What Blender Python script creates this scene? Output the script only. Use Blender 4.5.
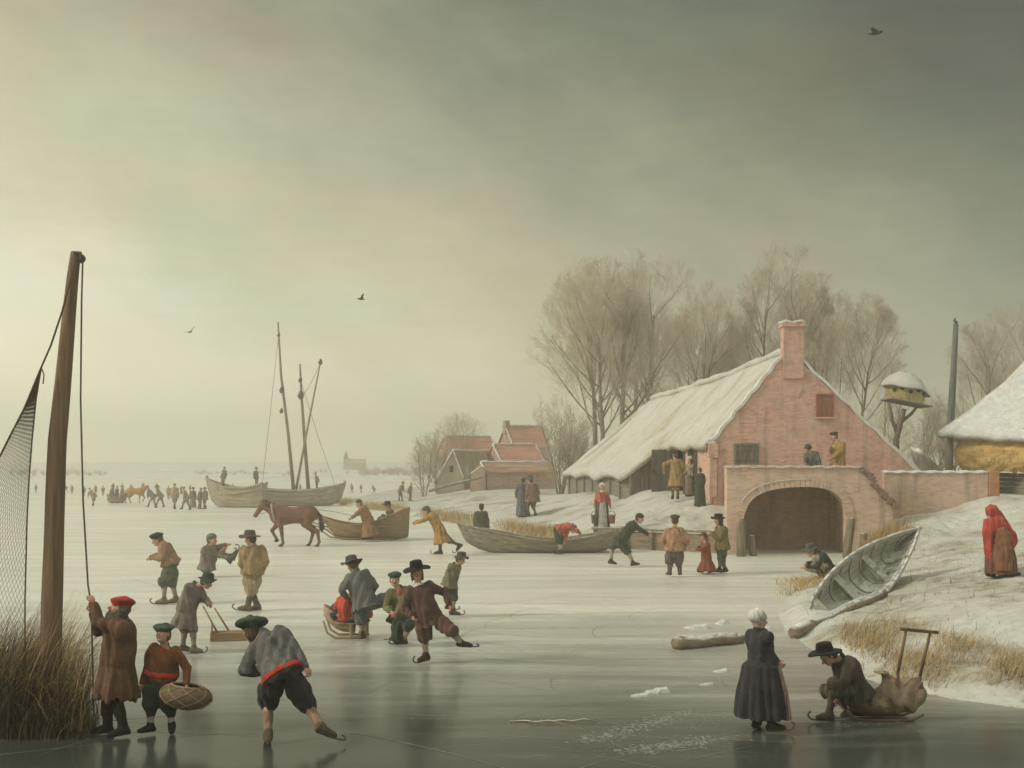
import bpy, bmesh, math, random
import numpy as np
from mathutils import Vector, Matrix

PI = math.pi
random.seed(7)
for _o in list(bpy.data.objects):
    bpy.data.objects.remove(_o)
SC = bpy.context.scene
COL = SC.collection

# ------------------------------------------------------------------ camera
F_PX, HOR, CAMZ = 1236.0, 456.0, 3.6
cam_d = bpy.data.cameras.new('camera')
cam = bpy.data.objects.new('camera', cam_d)
COL.objects.link(cam)
cam.location = (0, 0, CAMZ)
cam.rotation_euler = (math.radians(90), 0, 0)
cam_d.sensor_width = 36.0
cam_d.lens = 36.0 * F_PX / 1024.0
cam_d.shift_y = (HOR - 384.0) / 1024.0
cam_d.clip_start = 0.1
cam_d.clip_end = 5000
SC.camera = cam
SC.view_settings.view_transform = 'Standard'
SC.view_settings.look = 'None'
SC.view_settings.exposure = 0.0
SC.view_settings.gamma = 1.0
SC.view_settings.use_curve_mapping = False
SC.render.engine = 'CYCLES'
SC.cycles.use_denoising = True
SC.cycles.denoiser = 'OPENIMAGEDENOISE'
SC.cycles.max_bounces = 6
SC.cycles.diffuse_bounces = 3
SC.cycles.glossy_bounces = 3
SC.cycles.volume_bounces = 2
SC.cycles.caustics_reflective = False
SC.cycles.caustics_refractive = False

# ------------------------------------------------------------------ sky and sun
SUN_EL, SUN_AZ = math.radians(32), math.radians(-104)     # azimuth from +Y towards +X: from the left, a little behind the viewer
world = bpy.data.worlds.new('World')
SC.world = world
world.use_nodes = True


def nd(nt, typ, loc=None, **kw):
    n = nt.nodes.new(typ)
    for k, v in kw.items():
        if k in n.inputs.keys():
            n.inputs[k].default_value = v
        else:
            setattr(n, k, v)
    return n


def ramp(nt, stops, interp='LINEAR'):
    r = nt.nodes.new('ShaderNodeValToRGB')
    cr = r.color_ramp
    cr.interpolation = interp
    while len(cr.elements) < len(stops):
        cr.elements.new(0.5)
    for e, (p, c) in zip(cr.elements, stops):
        e.position = p
        e.color = (c, c, c, 1) if isinstance(c, (int, float)) else (c[0], c[1], c[2], 1)
    return r


def mth(nt, op, a, b=None, c=None, clamp=False):
    n = nt.nodes.new('ShaderNodeMath')
    n.operation = op
    n.use_clamp = clamp
    for i, v in enumerate((a, b, c)):
        if v is None:
            continue
        if isinstance(v, (int, float)):
            n.inputs[i].default_value = v
        else:
            nt.links.new(v, n.inputs[i])
    return n.outputs[0]


def mixc(nt, fac, a, b, mode='MIX'):
    n = nt.nodes.new('ShaderNodeMix')
    n.data_type = 'RGBA'
    n.blend_type = mode
    for idx, v in ((0, fac), (6, a), (7, b)):
        if isinstance(v, (int, float)):
            n.inputs[idx].default_value = v
        elif isinstance(v, (tuple, list)):
            n.inputs[idx].default_value = (v[0], v[1], v[2], 1)
        else:
            nt.links.new(v, n.inputs[idx])
    return n.outputs[2]


def build_world():
    nt = world.node_tree
    nt.nodes.clear()
    L = nt.links.new
    out = nt.nodes.new('ShaderNodeOutputWorld')
    tc = nt.nodes.new('ShaderNodeTexCoord')
    sep = nt.nodes.new('ShaderNodeSeparateXYZ')
    L(tc.outputs['Generated'], sep.inputs[0])
    x, y, z = sep.outputs
    el = mth(nt, 'ARCSINE', z)                       # elevation in radians
    az = mth(nt, 'ARCTAN2', x, y)                    # 0 straight ahead, + to the right
    # wind-drawn cloud texture
    mp = nt.nodes.new('ShaderNodeCombineXYZ')
    L(mth(nt, 'MULTIPLY', az, 1.3), mp.inputs[0])
    L(mth(nt, 'ADD', mth(nt, 'MULTIPLY', el, 2.2), mth(nt, 'MULTIPLY', az, 0.5)), mp.inputs[1])
    n1 = nd(nt, 'ShaderNodeTexNoise', Scale=3.0, Detail=8.0, Roughness=0.6)
    L(mp.outputs[0], n1.inputs['Vector'])
    n2 = nd(nt, 'ShaderNodeTexNoise', Scale=9.0, Detail=6.0, Roughness=0.6)
    mp2 = nt.nodes.new('ShaderNodeCombineXYZ')
    L(mth(nt, 'MULTIPLY', az, 1.6), mp2.inputs[0])
    L(mth(nt, 'MULTIPLY', el, 14.0), mp2.inputs[1])
    L(mp2.outputs[0], n2.inputs['Vector'])
    nz = mth(nt, 'SUBTRACT', n1.outputs[0], 0.5)
    nz2 = mth(nt, 'SUBTRACT', n2.outputs[0], 0.5)
    # cloud thickness: grows upward and to the right
    t = mth(nt, 'ADD', mth(nt, 'MULTIPLY', el, CL_EL), mth(nt, 'MULTIPLY', mth(nt, 'MAXIMUM', mth(nt, 'MINIMUM', az, 0.55), -0.5), CL_AZ))
    t = mth(nt, 'ADD', t, mth(nt, 'MULTIPLY', nz, 0.40))
    t = mth(nt, 'ADD', t, mth(nt, 'MULTIPLY', nz2, 0.055))
    t = mth(nt, 'ADD', t, CL_OFF)
    cr = ramp(nt, CL_STOPS)
    L(t, cr.inputs[0])
    # brighter fill added to the unseen sky overhead and behind the viewer
    over = nd(nt, 'ShaderNodeMapRange', interpolation_type='SMOOTHSTEP')
    over.inputs['From Min'].default_value = 0.45
    over.inputs['From Max'].default_value = 0.95
    L(el, over.inputs['Value'])
    back = nd(nt, 'ShaderNodeMapRange', interpolation_type='SMOOTHSTEP')
    back.inputs['From Min'].default_value = 0.2
    back.inputs['From Max'].default_value = -0.5
    L(y, back.inputs['Value'])
    thin = mth(nt, 'MAXIMUM', over.outputs[0], back.outputs[0])
    # thin and thick cloud differ a little in colour: cool grey-green gaps, warm rosy veils
    n3 = nd(nt, 'ShaderNodeTexNoise', Scale=4.5, Detail=5.0, Roughness=0.55)
    mp3 = nt.nodes.new('ShaderNodeCombineXYZ')
    L(mth(nt, 'ADD', az, 3.7), mp3.inputs[0])
    L(mth(nt, 'MULTIPLY', el, 2.4), mp3.inputs[1])
    L(mp3.outputs[0], n3.inputs['Vector'])
    hue = ramp(nt, [(0.32, (0.93, 1.0, 1.02)), (0.5, (1.0, 1.0, 1.0)), (0.68, (1.06, 0.985, 0.95))])
    L(n3.outputs[0], hue.inputs[0])
    tinted = mixc(nt, 1.0, cr.outputs[0], hue.outputs[0], 'MULTIPLY')
    cloud = mixc(nt, thin, tinted, FILL_SKY)
    sky = nt.nodes.new('ShaderNodeTexSky')
    sky.sky_type = 'NISHITA'
    sky.sun_disc = False
    sky.sun_elevation = SUN_EL
    sky.sun_rotation = SUN_AZ
    b1 = nt.nodes.new('ShaderNodeBackground')        # what blue light gets through
    L(sky.outputs[0], b1.inputs['Color'])
    b1.inputs['Strength'].default_value = 0.05
    b2 = nt.nodes.new('ShaderNodeBackground')
    L(cloud, b2.inputs['Color'])
    b2.inputs['Strength'].default_value = 1.0
    mx = nt.nodes.new('ShaderNodeMixShader')
    mx.inputs[0].default_value = 0.93
    L(b1.outputs[0], mx.inputs[1])
    L(b2.outputs[0], mx.inputs[2])
    L(mx.outputs[0], out.inputs['Surface'])


def s2l(r, g, b):
    f = lambda c: (c / 255.0) / 12.92 if c / 255.0 <= 0.04045 else ((c / 255.0 + 0.055) / 1.055) ** 2.4
    return (f(r), f(g), f(b))


CL_EL, CL_AZ, CL_OFF = 1.52, 0.58, 0.135
CL_STOPS = [(0.0, (1.08, 1.01, 0.76)), (0.15, (0.91, 0.86, 0.645)), (0.27, s2l(216, 211, 176)), (0.44, s2l(181, 178, 150)),
            (0.62, s2l(135, 138, 116)), (0.82, s2l(97, 100, 86)), (1.0, s2l(75, 78, 67))]
FILL_SKY = (0.74, 0.735, 0.63)  # fill brightness of the unseen sky, lifts surfaces facing the viewer
build_world()

sun_d = bpy.data.lights.new('sun', 'SUN')
sun_d.energy = 2.1
sun_d.angle = math.radians(8)
sun_d.color = (1.0, 0.93, 0.8)
sun = bpy.data.objects.new('sun', sun_d)
COL.objects.link(sun)
_sd = Vector((math.sin(SUN_AZ) * math.cos(SUN_EL), math.cos(SUN_AZ) * math.cos(SUN_EL), math.sin(SUN_EL)))
sun.rotation_euler = (-_sd).to_track_quat('-Z', 'Y').to_euler()


# ------------------------------------------------------------------ helpers
def G(py):                      # distance of the ice seen at picture row py
    return F_PX * CAMZ / (py - HOR)


def W(px, py, Y):               # the point at distance Y that is seen at (px, py)
    return Vector(((px - 512.0) / F_PX * Y, Y, CAMZ - (py - HOR) / F_PX * Y))


def X_(px, Y):
    return (px - 512.0) / F_PX * Y


def Z_(py, Y):
    return CAMZ - (py - HOR) / F_PX * Y


def link(name, me, mat=None, parent=None, loc=None):
    o = bpy.data.objects.new(name, me)
    COL.objects.link(o)
    if mat is not None:
        for m in (mat if isinstance(mat, (list, tuple)) else [mat]):
            me.materials.append(m)
    if parent is not None:
        o.parent = parent
    if loc is not None:
        o.location = loc
    return o


def tag(o, label=None, cat=None, group=None, kind=None):
    if label:
        o['label'] = label
    if cat:
        o['category'] = cat
    if group:
        o['group'] = group
    if kind:
        o['kind'] = kind
    return o


def thing(name, loc, label, cat, group=None, rz=0.0):
    o = bpy.data.objects.new(name, None)
    COL.objects.link(o)
    o.location = loc
    o.rotation_euler = (0, 0, rz)
    o.empty_display_size = 0.2
    return tag(o, label, cat, group)


def children(o):
    return [c for c in bpy.data.objects if c.parent == o]


class MB:
    """collects vertices and faces, becomes one mesh object"""

    def __init__(s):
        s.v, s.f, s.mi = [], [], []

    def add(s, vs, fs, mi=0):
        n = len(s.v)
        s.v.extend([tuple(v) for v in vs])
        s.f.extend([tuple(i + n for i in f) for f in fs])
        s.mi.extend([mi] * len(fs))
        return s

    def box(s, c, size, rot=None, mi=0, taper=1.0):
        sx, sy, sz = size[0] / 2, size[1] / 2, size[2] / 2
        vs = []
        for dz in (-1, 1):
            k = taper if dz > 0 else 1.0
            for dx, dy in ((-1, -1), (1, -1), (1, 1), (-1, 1)):
                p = Vector((dx * sx * k, dy * sy * k, dz * sz))
                if rot is not None:
                    p = rot @ p
                vs.append(p + Vector(c))
        fs = [(3, 2, 1, 0), (4, 5, 6, 7), (0, 1, 5, 4), (1, 2, 6, 5), (2, 3, 7, 6), (3, 0, 4, 7)]
        return s.add(vs, fs, mi)

    def bar(s, a, b, w, t, up=(0, 0, 1), mi=0, w2=None, t2=None):
        """rectangular bar from a to b, w across, t along 'up'"""
        a, b = Vector(a), Vector(b)
        d = (b - a).normalized()
        sd = d.cross(Vector(up))
        if sd.length < 1e-5:
            sd = d.cross(Vector((1, 0, 0)))
        sd.normalize()
        u = sd.cross(d).normalized()
        w2 = w if w2 is None else w2
        t2 = t if t2 is None else t2
        vs = []
        for p, ww, tt in ((a, w, t), (b, w2, t2)):
            for i, j in ((-1, -1), (1, -1), (1, 1), (-1, 1)):
                vs.append(p + sd * (i * ww / 2) + u * (j * tt / 2))
        fs = [(3, 2, 1, 0), (4, 5, 6, 7), (0, 1, 5, 4), (1, 2, 6, 5), (2, 3, 7, 6), (3, 0, 4, 7)]
        return s.add(vs, fs, mi)

    def tube(s, pts, rad, n=8, mi=0, cap=True):
        pts = [Vector(p) for p in pts]
        if isinstance(rad, (int, float)):
            rad = [rad] * len(pts)
        vs, fs = [], []
        ref = None
        for i, p in enumerate(pts):
            d = (pts[min(i + 1, len(pts) - 1)] - pts[max(i - 1, 0)])
            if d.length < 1e-9:
                d = Vector((0, 0, 1))
            d.normalize()
            if ref is None:
                ref = d.orthogonal().normalized()
            ref = (ref - d * ref.dot(d))
            if ref.length < 1e-6:
                ref = d.orthogonal()
            ref.normalize()
            bi = d.cross(ref)
            for k in range(n):
                a = 2 * PI * k / n
                vs.append(p + (ref * math.cos(a) + bi * math.sin(a)) * rad[i])
        for i in range(len(pts) - 1):
            for k in range(n):
                k2 = (k + 1) % n
                fs.append((i * n + k, i * n + k2, (i + 1) * n + k2, (i + 1) * n + k))
        if cap:
            fs.append(tuple(reversed(range(n))))
            e = (len(pts) - 1) * n
            fs.append(tuple(e + k for k in range(n)))
        return s.add(vs, fs, mi)

    def prism(s, poly, a, b, mi=0):
        """extrude the closed outline poly (points) along vector b-a"""
        off = Vector(b) - Vector(a)
        n = len(poly)
        p0 = [Vector(p) for p in poly]
        vs = p0 + [p + off for p in p0]
        fs = [tuple(reversed(range(n))), tuple(range(n, 2 * n))]
        for i in range(n):
            j = (i + 1) % n
            fs.append((i, j, n + j, n + i))
        return s.add(vs, fs, mi)

    def grid(s, rows, mi=0, closed=False):
        """rows: list of equal-length point lists"""
        m = len(rows[0])
        vs = [p for r in rows for p in r]
        fs = []
        for i in range(len(rows) - 1):
            for j in range(m - (0 if closed else 1)):
                j2 = (j + 1) % m
                fs.append((i * m + j, i * m + j2, (i + 1) * m + j2, (i + 1) * m + j))
        return s.add(vs, fs, mi)

    def slab(s, rows, offs, mi=0):
        """a thick sheet: rows = top points, offs = vector (or function of point) to the underside"""
        m, r = len(rows[0]), len(rows)
        fo = offs if callable(offs) else (lambda p: Vector(offs))
        top = [Vector(p) for row in rows for p in row]
        bot = [p + fo(p) for p in top]
        N = len(top)
        fs = []
        for i in range(r - 1):
            for j in range(m - 1):
                q = (i * m + j, i * m + j + 1, (i + 1) * m + j + 1, (i + 1) * m + j)
                fs.append(q)
                fs.append(tuple(N + k for k in reversed(q)))
        ring = [j for j in range(m)] + [i * m + m - 1 for i in range(1, r)] + [(r - 1) * m + j for j in range(m - 2, -1, -1)] + [i * m for i in range(r - 2, 0, -1)]
        for a, b in zip(ring, ring[1:] + ring[:1]):
            fs.append((b, a, N + a, N + b))
        return s.add(top + bot, fs, mi)

    def build(s, name, mat, parent=None, smooth=False, loc=None, bevel=0.0, fixn=False):
        me = bpy.data.meshes.new(name)
        me.from_pydata(s.v, [], s.f)
        if any(s.mi):
            me.polygons.foreach_set('material_index', s.mi)
        if fixn or bevel > 0:
            bm = bmesh.new()
            bm.from_mesh(me)
            bmesh.ops.recalc_face_normals(bm, faces=bm.faces)
            if bevel > 0:
                bmesh.ops.bevel(bm, geom=[e for e in bm.edges if len(e.link_faces) == 2 and e.calc_face_angle(0) > 0.5], offset=bevel, segments=1, affect='EDGES', clamp_overlap=True)
            bm.to_mesh(me)
            bm.free()
        if smooth:
            me.polygons.foreach_set('use_smooth', [True] * len(me.polygons))
        me.update()
        return link(name, me, mat, parent, loc)


# ------------------------------------------------------------------ materials
_M = {}


def newmat(name):
    m = bpy.data.materials.new(name)
    m.use_nodes = True
    nt = m.node_tree
    b = nt.nodes['Principled BSDF']
    return m, nt, b


def objvec(nt, scale=(1, 1, 1), coord='Object'):
    tc = nt.nodes.new('ShaderNodeTexCoord')
    mp = nt.nodes.new('ShaderNodeMapping')
    mp.inputs['Scale'].default_value = scale
    nt.links.new(tc.outputs[coord], mp.inputs['Vector'])
    return mp.outputs[0]


def noise(nt, vec, scale, detail=4.0, rough=0.55, dist=0.0):
    n = nd(nt, 'ShaderNodeTexNoise', Scale=scale, Detail=detail, Roughness=rough, Distortion=dist)
    nt.links.new(vec, n.inputs['Vector'])
    return n.outputs[0]


def bump(nt, b, h, strength=0.3, dist=0.02):
    bp = nd(nt, 'ShaderNodeBump', Strength=strength, Distance=dist)
    nt.links.new(h, bp.inputs['Height'])
    nt.links.new(bp.outputs[0], b.inputs['Normal'])
    return bp


def maprange(nt, v, a, b, c=0.0, d=1.0):
    n = nd(nt, 'ShaderNodeMapRange')
    n.inputs['From Min'].default_value = a
    n.inputs['From Max'].default_value = b
    n.inputs['To Min'].default_value = c
    n.inputs['To Max'].default_value = d
    nt.links.new(v, n.inputs['Value'])
    return n.outputs[0]


def rough_mat(name, rgb, var=0.35, scale=6.0, rough=0.85, stretch=(1, 1, 1), bmp=0.25, second=None, sec_at=(0.55, 0.72), spec=0.25, fine=40.0):
    """a plain worn material: colour that varies, optional patches of a second colour"""
    if name in _M:
        return _M[name]
    m, nt, b = newmat(name)
    v = objvec(nt, stretch)
    n1 = noise(nt, v, scale, 6.0, 0.6)
    n2 = noise(nt, v, fine, 3.0, 0.6)
    lo = tuple(c * (1 - var) for c in rgb)
    hi = tuple(min(1, c * (1 + var)) for c in rgb)
    c = mixc(nt, maprange(nt, n1, 0.3, 0.7), lo, hi)
    c = mixc(nt, maprange(nt, n2, 0.3, 0.75, 0.0, 0.55), c, lo)
    if second is not None:
        n3 = noise(nt, v, scale * 0.6, 5.0, 0.65)
        c = mixc(nt, maprange(nt, n3, sec_at[0], sec_at[1]), c, second)
    nt.links.new(c, b.inputs['Base Color'])
    b.inputs['Roughness'].default_value = rough
    b.inputs['Specular IOR Level'].default_value = spec
    if bmp > 0:
        bump(nt, b, mth(nt, 'ADD', n1, mth(nt, 'MULTIPLY', n2, 0.5)), bmp, 0.02)
    _M[name] = m
    return m


def cloth(rgb, name=None):
    key = 'cloth_%d_%d_%d' % tuple(int(c * 255) for c in rgb)
    if key in _M:
        return _M[key]
    m, nt, b = newmat(key)
    v = objvec(nt)
    n1 = noise(nt, v, 5.0, 5.0, 0.6)
    n2 = noise(nt, v, 60.0, 2.0, 0.6)
    n4 = noise(nt, objvec(nt, (14, 14, 2.0)), 2.2, 4.0, 0.6)      # threads and creases run down the cloth
    lo = tuple(c * 0.55 for c in rgb)
    hi = tuple(min(1, c * 1.5 + 0.006) for c in rgb)
    c = mixc(nt, maprange(nt, n1, 0.3, 0.7), lo, hi)
    c = mixc(nt, maprange(nt, n4, 0.4, 0.7, 0.0, 0.5), c, tuple(c_ * 0.55 for c_ in rgb))
    c = mixc(nt, maprange(nt, n2, 0.45, 0.75, 0.0, 0.4), c, tuple(min(1, c_ * 1.7 + 0.01) for c_ in rgb))
    nt.links.new(c, b.inputs['Base Color'])
    b.inputs['Roughness'].default_value = 0.95
    b.inputs['Specular IOR Level'].default_value = 0.12
    b.inputs['Sheen Weight'].default_value = 0.08
    bump(nt, b, mth(nt, 'ADD', mth(nt, 'MULTIPLY', n4, 1.0), mth(nt, 'MULTIPLY', n2, 0.3)), 0.8, 0.025)
    _M[key] = m
    return m


def wood(name, rgb, grain=(1, 1, 14), snowy=0.0, rough=0.8):
    """grain: scale per axis (small along the fibre)"""
    if name in _M:
        return _M[name]
    m, nt, b = newmat(name)
    v = objvec(nt, grain)
    n1 = noise(nt, v, 1.6, 7.0, 0.65, 0.4)
    n2 = noise(nt, objvec(nt), 1.3, 4.0, 0.6)
    c = mixc(nt, maprange(nt, n1, 0.3, 0.72), tuple(c * 0.45 for c in rgb), tuple(min(1, c * 1.45) for c in rgb))
    c = mixc(nt, maprange(nt, n2, 0.45, 0.75, 0, 0.5), c, tuple((c_ + 0.12) * 0.6 for c_ in rgb))
    if snowy > 0:
        geo = nt.nodes.new('ShaderNodeNewGeometry')
        sp = nt.nodes.new('ShaderNodeSeparateXYZ')
        nt.links.new(geo.outputs['Normal'], sp.inputs[0])
        n3 = noise(nt, objvec(nt), 5.0, 5.0, 0.65)
        k = mth(nt, 'MULTIPLY', maprange(nt, sp.outputs[2], 0.45, 0.85), maprange(nt, n3, 0.62 - 0.3 * snowy, 0.72 - 0.3 * snowy), clamp=True)
        c = mixc(nt, k, c, (0.72, 0.72, 0.66))
    nt.links.new(c, b.inputs['Base Color'])
    b.inputs['Roughness'].default_value = rough
    b.inputs['Specular IOR Level'].default_value = 0.25
    bump(nt, b, n1, 0.5, 0.012)
    _M[name] = m
    return m


def brick(name, rgb, mortar, worn, bw=0.24, rh=0.075, snow=0.0, darken=0.5):
    if name in _M:
        return _M[name]
    m, nt, b = newmat(name)
    L = nt.links.new
    tc = nt.nodes.new('ShaderNodeTexCoord')
    sp = nt.nodes.new('ShaderNodeSeparateXYZ')
    L(tc.outputs['Object'], sp.inputs[0])
    cb = nt.nodes.new('ShaderNodeCombineXYZ')
    L(mth(nt, 'ADD', sp.outputs[0], sp.outputs[1]), cb.inputs[0])
    wob = noise(nt, tc.outputs['Object'], 0.9, 3.0)
    L(mth(nt, 'ADD', sp.outputs[2], mth(nt, 'MULTIPLY', wob, 0.12)), cb.inputs[1])
    bt = nt.nodes.new('ShaderNodeTexBrick')
    L(cb.outputs[0], bt.inputs['Vector'])
    bt.inputs['Scale'].default_value = 1.0
    bt.inputs['Brick Width'].default_value = bw
    bt.inputs['Row Height'].default_value = rh
    bt.inputs['Mortar Size'].default_value = 0.009
    bt.inputs['Mortar Smooth'].default_value = 0.4
    bt.inputs['Bias'].default_value = -0.1
    bt.inputs['Color1'].default_value = (*[c * 1.15 for c in rgb], 1)
    bt.inputs['Color2'].default_value = (*[c * 0.72 for c in rgb], 1)
    bt.inputs['Mortar'].default_value = (*mortar, 1)
    n1 = noise(nt, tc.outputs['Object'], 0.7, 7.0, 0.62)
    n2 = noise(nt, tc.outputs['Object'], 2.6, 6.0, 0.65)
    c = mixc(nt, maprange(nt, n1, 0.40, 0.66, 0, 0.85), bt.outputs[0], worn)
    c = mixc(nt, maprange(nt, n2, 0.5, 0.75, 0, darken), c, tuple(x * 0.38 for x in rgb))
    # streaks of damp
    n4 = noise(nt, objvec(nt, (2.2, 2.2, 0.25)), 1.2, 5.0, 0.6)
    c = mixc(nt, maprange(nt, n4, 0.50, 0.70, 0, 0.5), c, (0.19, 0.15, 0.115))
    if snow > 0:
        n5 = noise(nt, tc.outputs['Object'], 9.0, 4.0, 0.7)
        c = mixc(nt, maprange(nt, n5, 0.75 - snow * 0.3, 0.8 - snow * 0.2), c, (0.7, 0.7, 0.66))
    L(c, b.inputs['Base Color'])
    b.inputs['Roughness'].default_value = 0.92
    b.inputs['Specular IOR Level'].default_value = 0.15
    bump(nt, b, mth(nt, 'SUBTRACT', n2, mth(nt, 'MULTIPLY', bt.outputs[1], 0.8)), 0.5, 0.02)
    _M[name] = m
    return m


def snow_mat(name, thin=0.0, under=(0.24, 0.19, 0.11), sc=0.5, grain=(1, 1, 1), tint=(0.80, 0.80, 0.74)):
    """wind-blown snow; 'thin' shows more of what lies under it"""
    if name in _M:
        return _M[name]
    m, nt, b = newmat(name)
    v = objvec(nt, grain)
    n1 = noise(nt, v, sc, 7.0, 0.65)
    n2 = noise(nt, v, sc * 7, 6.0, 0.7)
    n3 = noise(nt, v, sc * 40, 3.0, 0.6)
    c = mixc(nt, maprange(nt, n2, 0.35, 0.7), tuple(x * 0.68 for x in tint), tint)
    k = mth(nt, 'ADD', mth(nt, 'MULTIPLY', n1, 0.6), mth(nt, 'MULTIPLY', n2, 0.4))
    k = mth(nt, 'ADD', k, mth(nt, 'MULTIPLY', mth(nt, 'SUBTRACT', n3, 0.5), 0.16))
    c2 = mixc(nt, maprange(nt, n3, 0.35, 0.65), tuple(x * 0.6 for x in under), tuple(x * 1.5 for x in under))
    c = mixc(nt, maprange(nt, k, 0.60 - thin * 0.25, 0.70 - thin * 0.2), c, c2)
    nt.links.new(c, b.inputs['Base Color'])
    b.inputs['Roughness'].default_value = 0.8
    b.inputs['Specular IOR Level'].default_value = 0.2
    bump(nt, b, mth(nt, 'ADD', n2, mth(nt, 'MULTIPLY', n3, 0.35)), 0.55, 0.06)
    _M[name] = m
    return m

# ================================================================== the ground
SHORE = [(-13.5, 93), (-10.5, 84), (-7.1, 78), (-4.3, 69), (-2.1, 62.7), (-0.4, 57), (1.2, 53), (3.4, 48.6), (8.4, 46.0), (12.5, 45.0),
         (11.9, 42.4), (9.9, 37.4), (7.7, 33.4), (6.5, 29.9), (5.75, 26.5), (5.6, 24.2), (5.5, 21.5), (5.75, 19.6), (6.5, 18.3), (7.6, 17.3), (10, 15.6), (14, 13), (24, 6)]
LAND = SHORE + [(70, 4), (70, 175), (-6, 175), (-13, 120)]


def np_noise(x, y, seed=0, octv=4, f=1.0):
    r = np.random.RandomState(seed)
    o = np.zeros_like(x)
    a = 1.0
    for i in range(octv):
        for _ in range(3):
            t = r.uniform(0, 2 * PI)
            p = r.uniform(0, 6.28)
            q = r.uniform(0.7, 1.3) * f
            o += a * np.sin((x * math.cos(t) + y * math.sin(t)) * q + p + 1.3 * np.sin((x * math.sin(t) - y * math.cos(t)) * q * 0.6 + p * 2))
        f *= 2.1
        a *= 0.5
    return o / 3.0


def signed_land(x, y):
    """distance to the shore, + inland"""
    P = np.stack([x, y], -1)
    poly = np.array(LAND, float)
    n = len(poly)
    d = np.full(x.shape, 1e9)
    inside = np.zeros(x.shape, bool)
    for i in range(n):
        a, b = poly[i], poly[(i + 1) % n]
        ab = b - a
        t = np.clip(((P - a) @ ab) / (ab @ ab), 0, 1)
        q = a + t[..., None] * ab
        d = np.minimum(d, np.hypot(P[..., 0] - q[..., 0], P[..., 1] - q[..., 1]))
        c = ((a[1] > y) != (b[1] > y))
        with np.errstate(divide='ignore', invalid='ignore'):
            xi = (b[0] - a[0]) * (y - a[1]) / (b[1] - a[1] + 1e-12) + a[0]
        inside ^= c & (x < xi)
    return np.where(inside, d, -d)


def sst(t):
    t = np.clip(t, 0, 1)
    return t * t * (3 - 2 * t)


_r = random.Random(31)
FEET = []
for (ax_, ay_, bx_, by_) in ((14.5, 22.5, 9.2, 29.5), (10.8, 25.5, 13.5, 41), (7.0, 34.0, 11, 31), (4.6, 50, 9.0, 52.5), (13, 41, 17, 45.5)):
    _n = int(math.hypot(bx_ - ax_, by_ - ay_) / 0.36)
    for _k in range(_n):
        _t = _k / _n
        FEET.append((ax_ + (bx_ - ax_) * _t + 0.35 * math.sin(_t * 7) + (0.13 if _k % 2 else -0.13) + _r.gauss(0, 0.05), ay_ + (by_ - ay_) * _t + _r.gauss(0, 0.06)))


def height(x, y):
    x = np.asarray(x, float)
    y = np.asarray(y, float)
    d = signed_land(x, y) + 0.35 * np_noise(x, y, 3, 3, 0.9) * sst((y - 20) / 8) * 0.6
    far = sst((y - 66) / 14)
    right = sst((x - 8.5) / 2.5) * sst((47 - y) / 3)
    hm = 1.95 * (1 - far) + 1.1 * far
    hm = np.where(x < 0, hm * (0.35 + 0.65 * sst((x + 9) / 9)), hm)
    w = 11.0 * (1 - right) + 10.5 * right
    hm = hm + right * 0.25 * sst((x - 12) / 8)
    s0 = 0.22 + 0.46 * sst((x - 2.2) / 2.0) * sst((9 - x) / 1.0) * sst((y - 44) / 3) * sst((60 - y) / 6)
    w = np.where((y < 60), w * (1 - 0.25 * sst((x - 4) / 3) * (1 - right)), w)
    h = np.where(d > 0, s0 * sst(d / 0.7) + (hm - s0) * sst(d / w), 0.5 * np.maximum(d, -1.4))
    # the hump of snow against the right flank of the bridge
    h = h + 0.55 * np.exp(-(((x - 13.6) / 1.5) ** 2 + ((y - 42.2) / 2.6) ** 2)) * (d > 0)
    h = h + 0.75 * np.exp(-(((x - 15.0) / 1.5) ** 2 + ((y - 45.6) / 2.2) ** 2)) * (d > 0) + 0.45 * np.exp(-(((x - 18.0) / 1.6) ** 2 + ((y - 46.0) / 2.4) ** 2)) * (d > 0)
    h = h + (0.05 * np_noise(x, y, 11, 4, 1.1) + 0.022 * np_noise(x, y, 5, 3, 5.0)) * sst(d / 1.0)
    for fx, fy in FEET:                              # trodden places
        q = ((x - fx) / 0.13) ** 2 + ((y - fy) / 0.17) ** 2
        h = h - np.where(q < 6, 0.075 * np.exp(-q) - 0.02 * np.exp(-(np.sqrt(np.minimum(q, 9)) - 1.6) ** 2 * 3), 0) * (d > 0.6)
    # room for the vault of the bridge
    h = np.where((x > 8.15 + 0.19 * (y - 45)) & (x < 12.75 + 0.19 * (y - 45)) & (y < 49.0) & (y > 44.9), -0.7, h)
    return h


_HX, _HY = np.arange(-22, 34, 0.15), np.arange(5, 120, 0.2)
_HG = height(*np.meshgrid(_HX, _HY))


def H(x, y):
    """height of the snow, read from a table"""
    fx, fy = (x + 22) / 0.15, (y - 5) / 0.2
    i, j = int(fx), int(fy)
    if 0 <= i < len(_HX) - 1 and 0 <= j < len(_HY) - 1:
        a, b = fx - i, fy - j
        return float((_HG[j, i] * (1 - a) + _HG[j, i + 1] * a) * (1 - b) + (_HG[j + 1, i] * (1 - a) + _HG[j + 1, i + 1] * a) * b)
    return float(height(np.array([x]), np.array([y]))[0])


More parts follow.
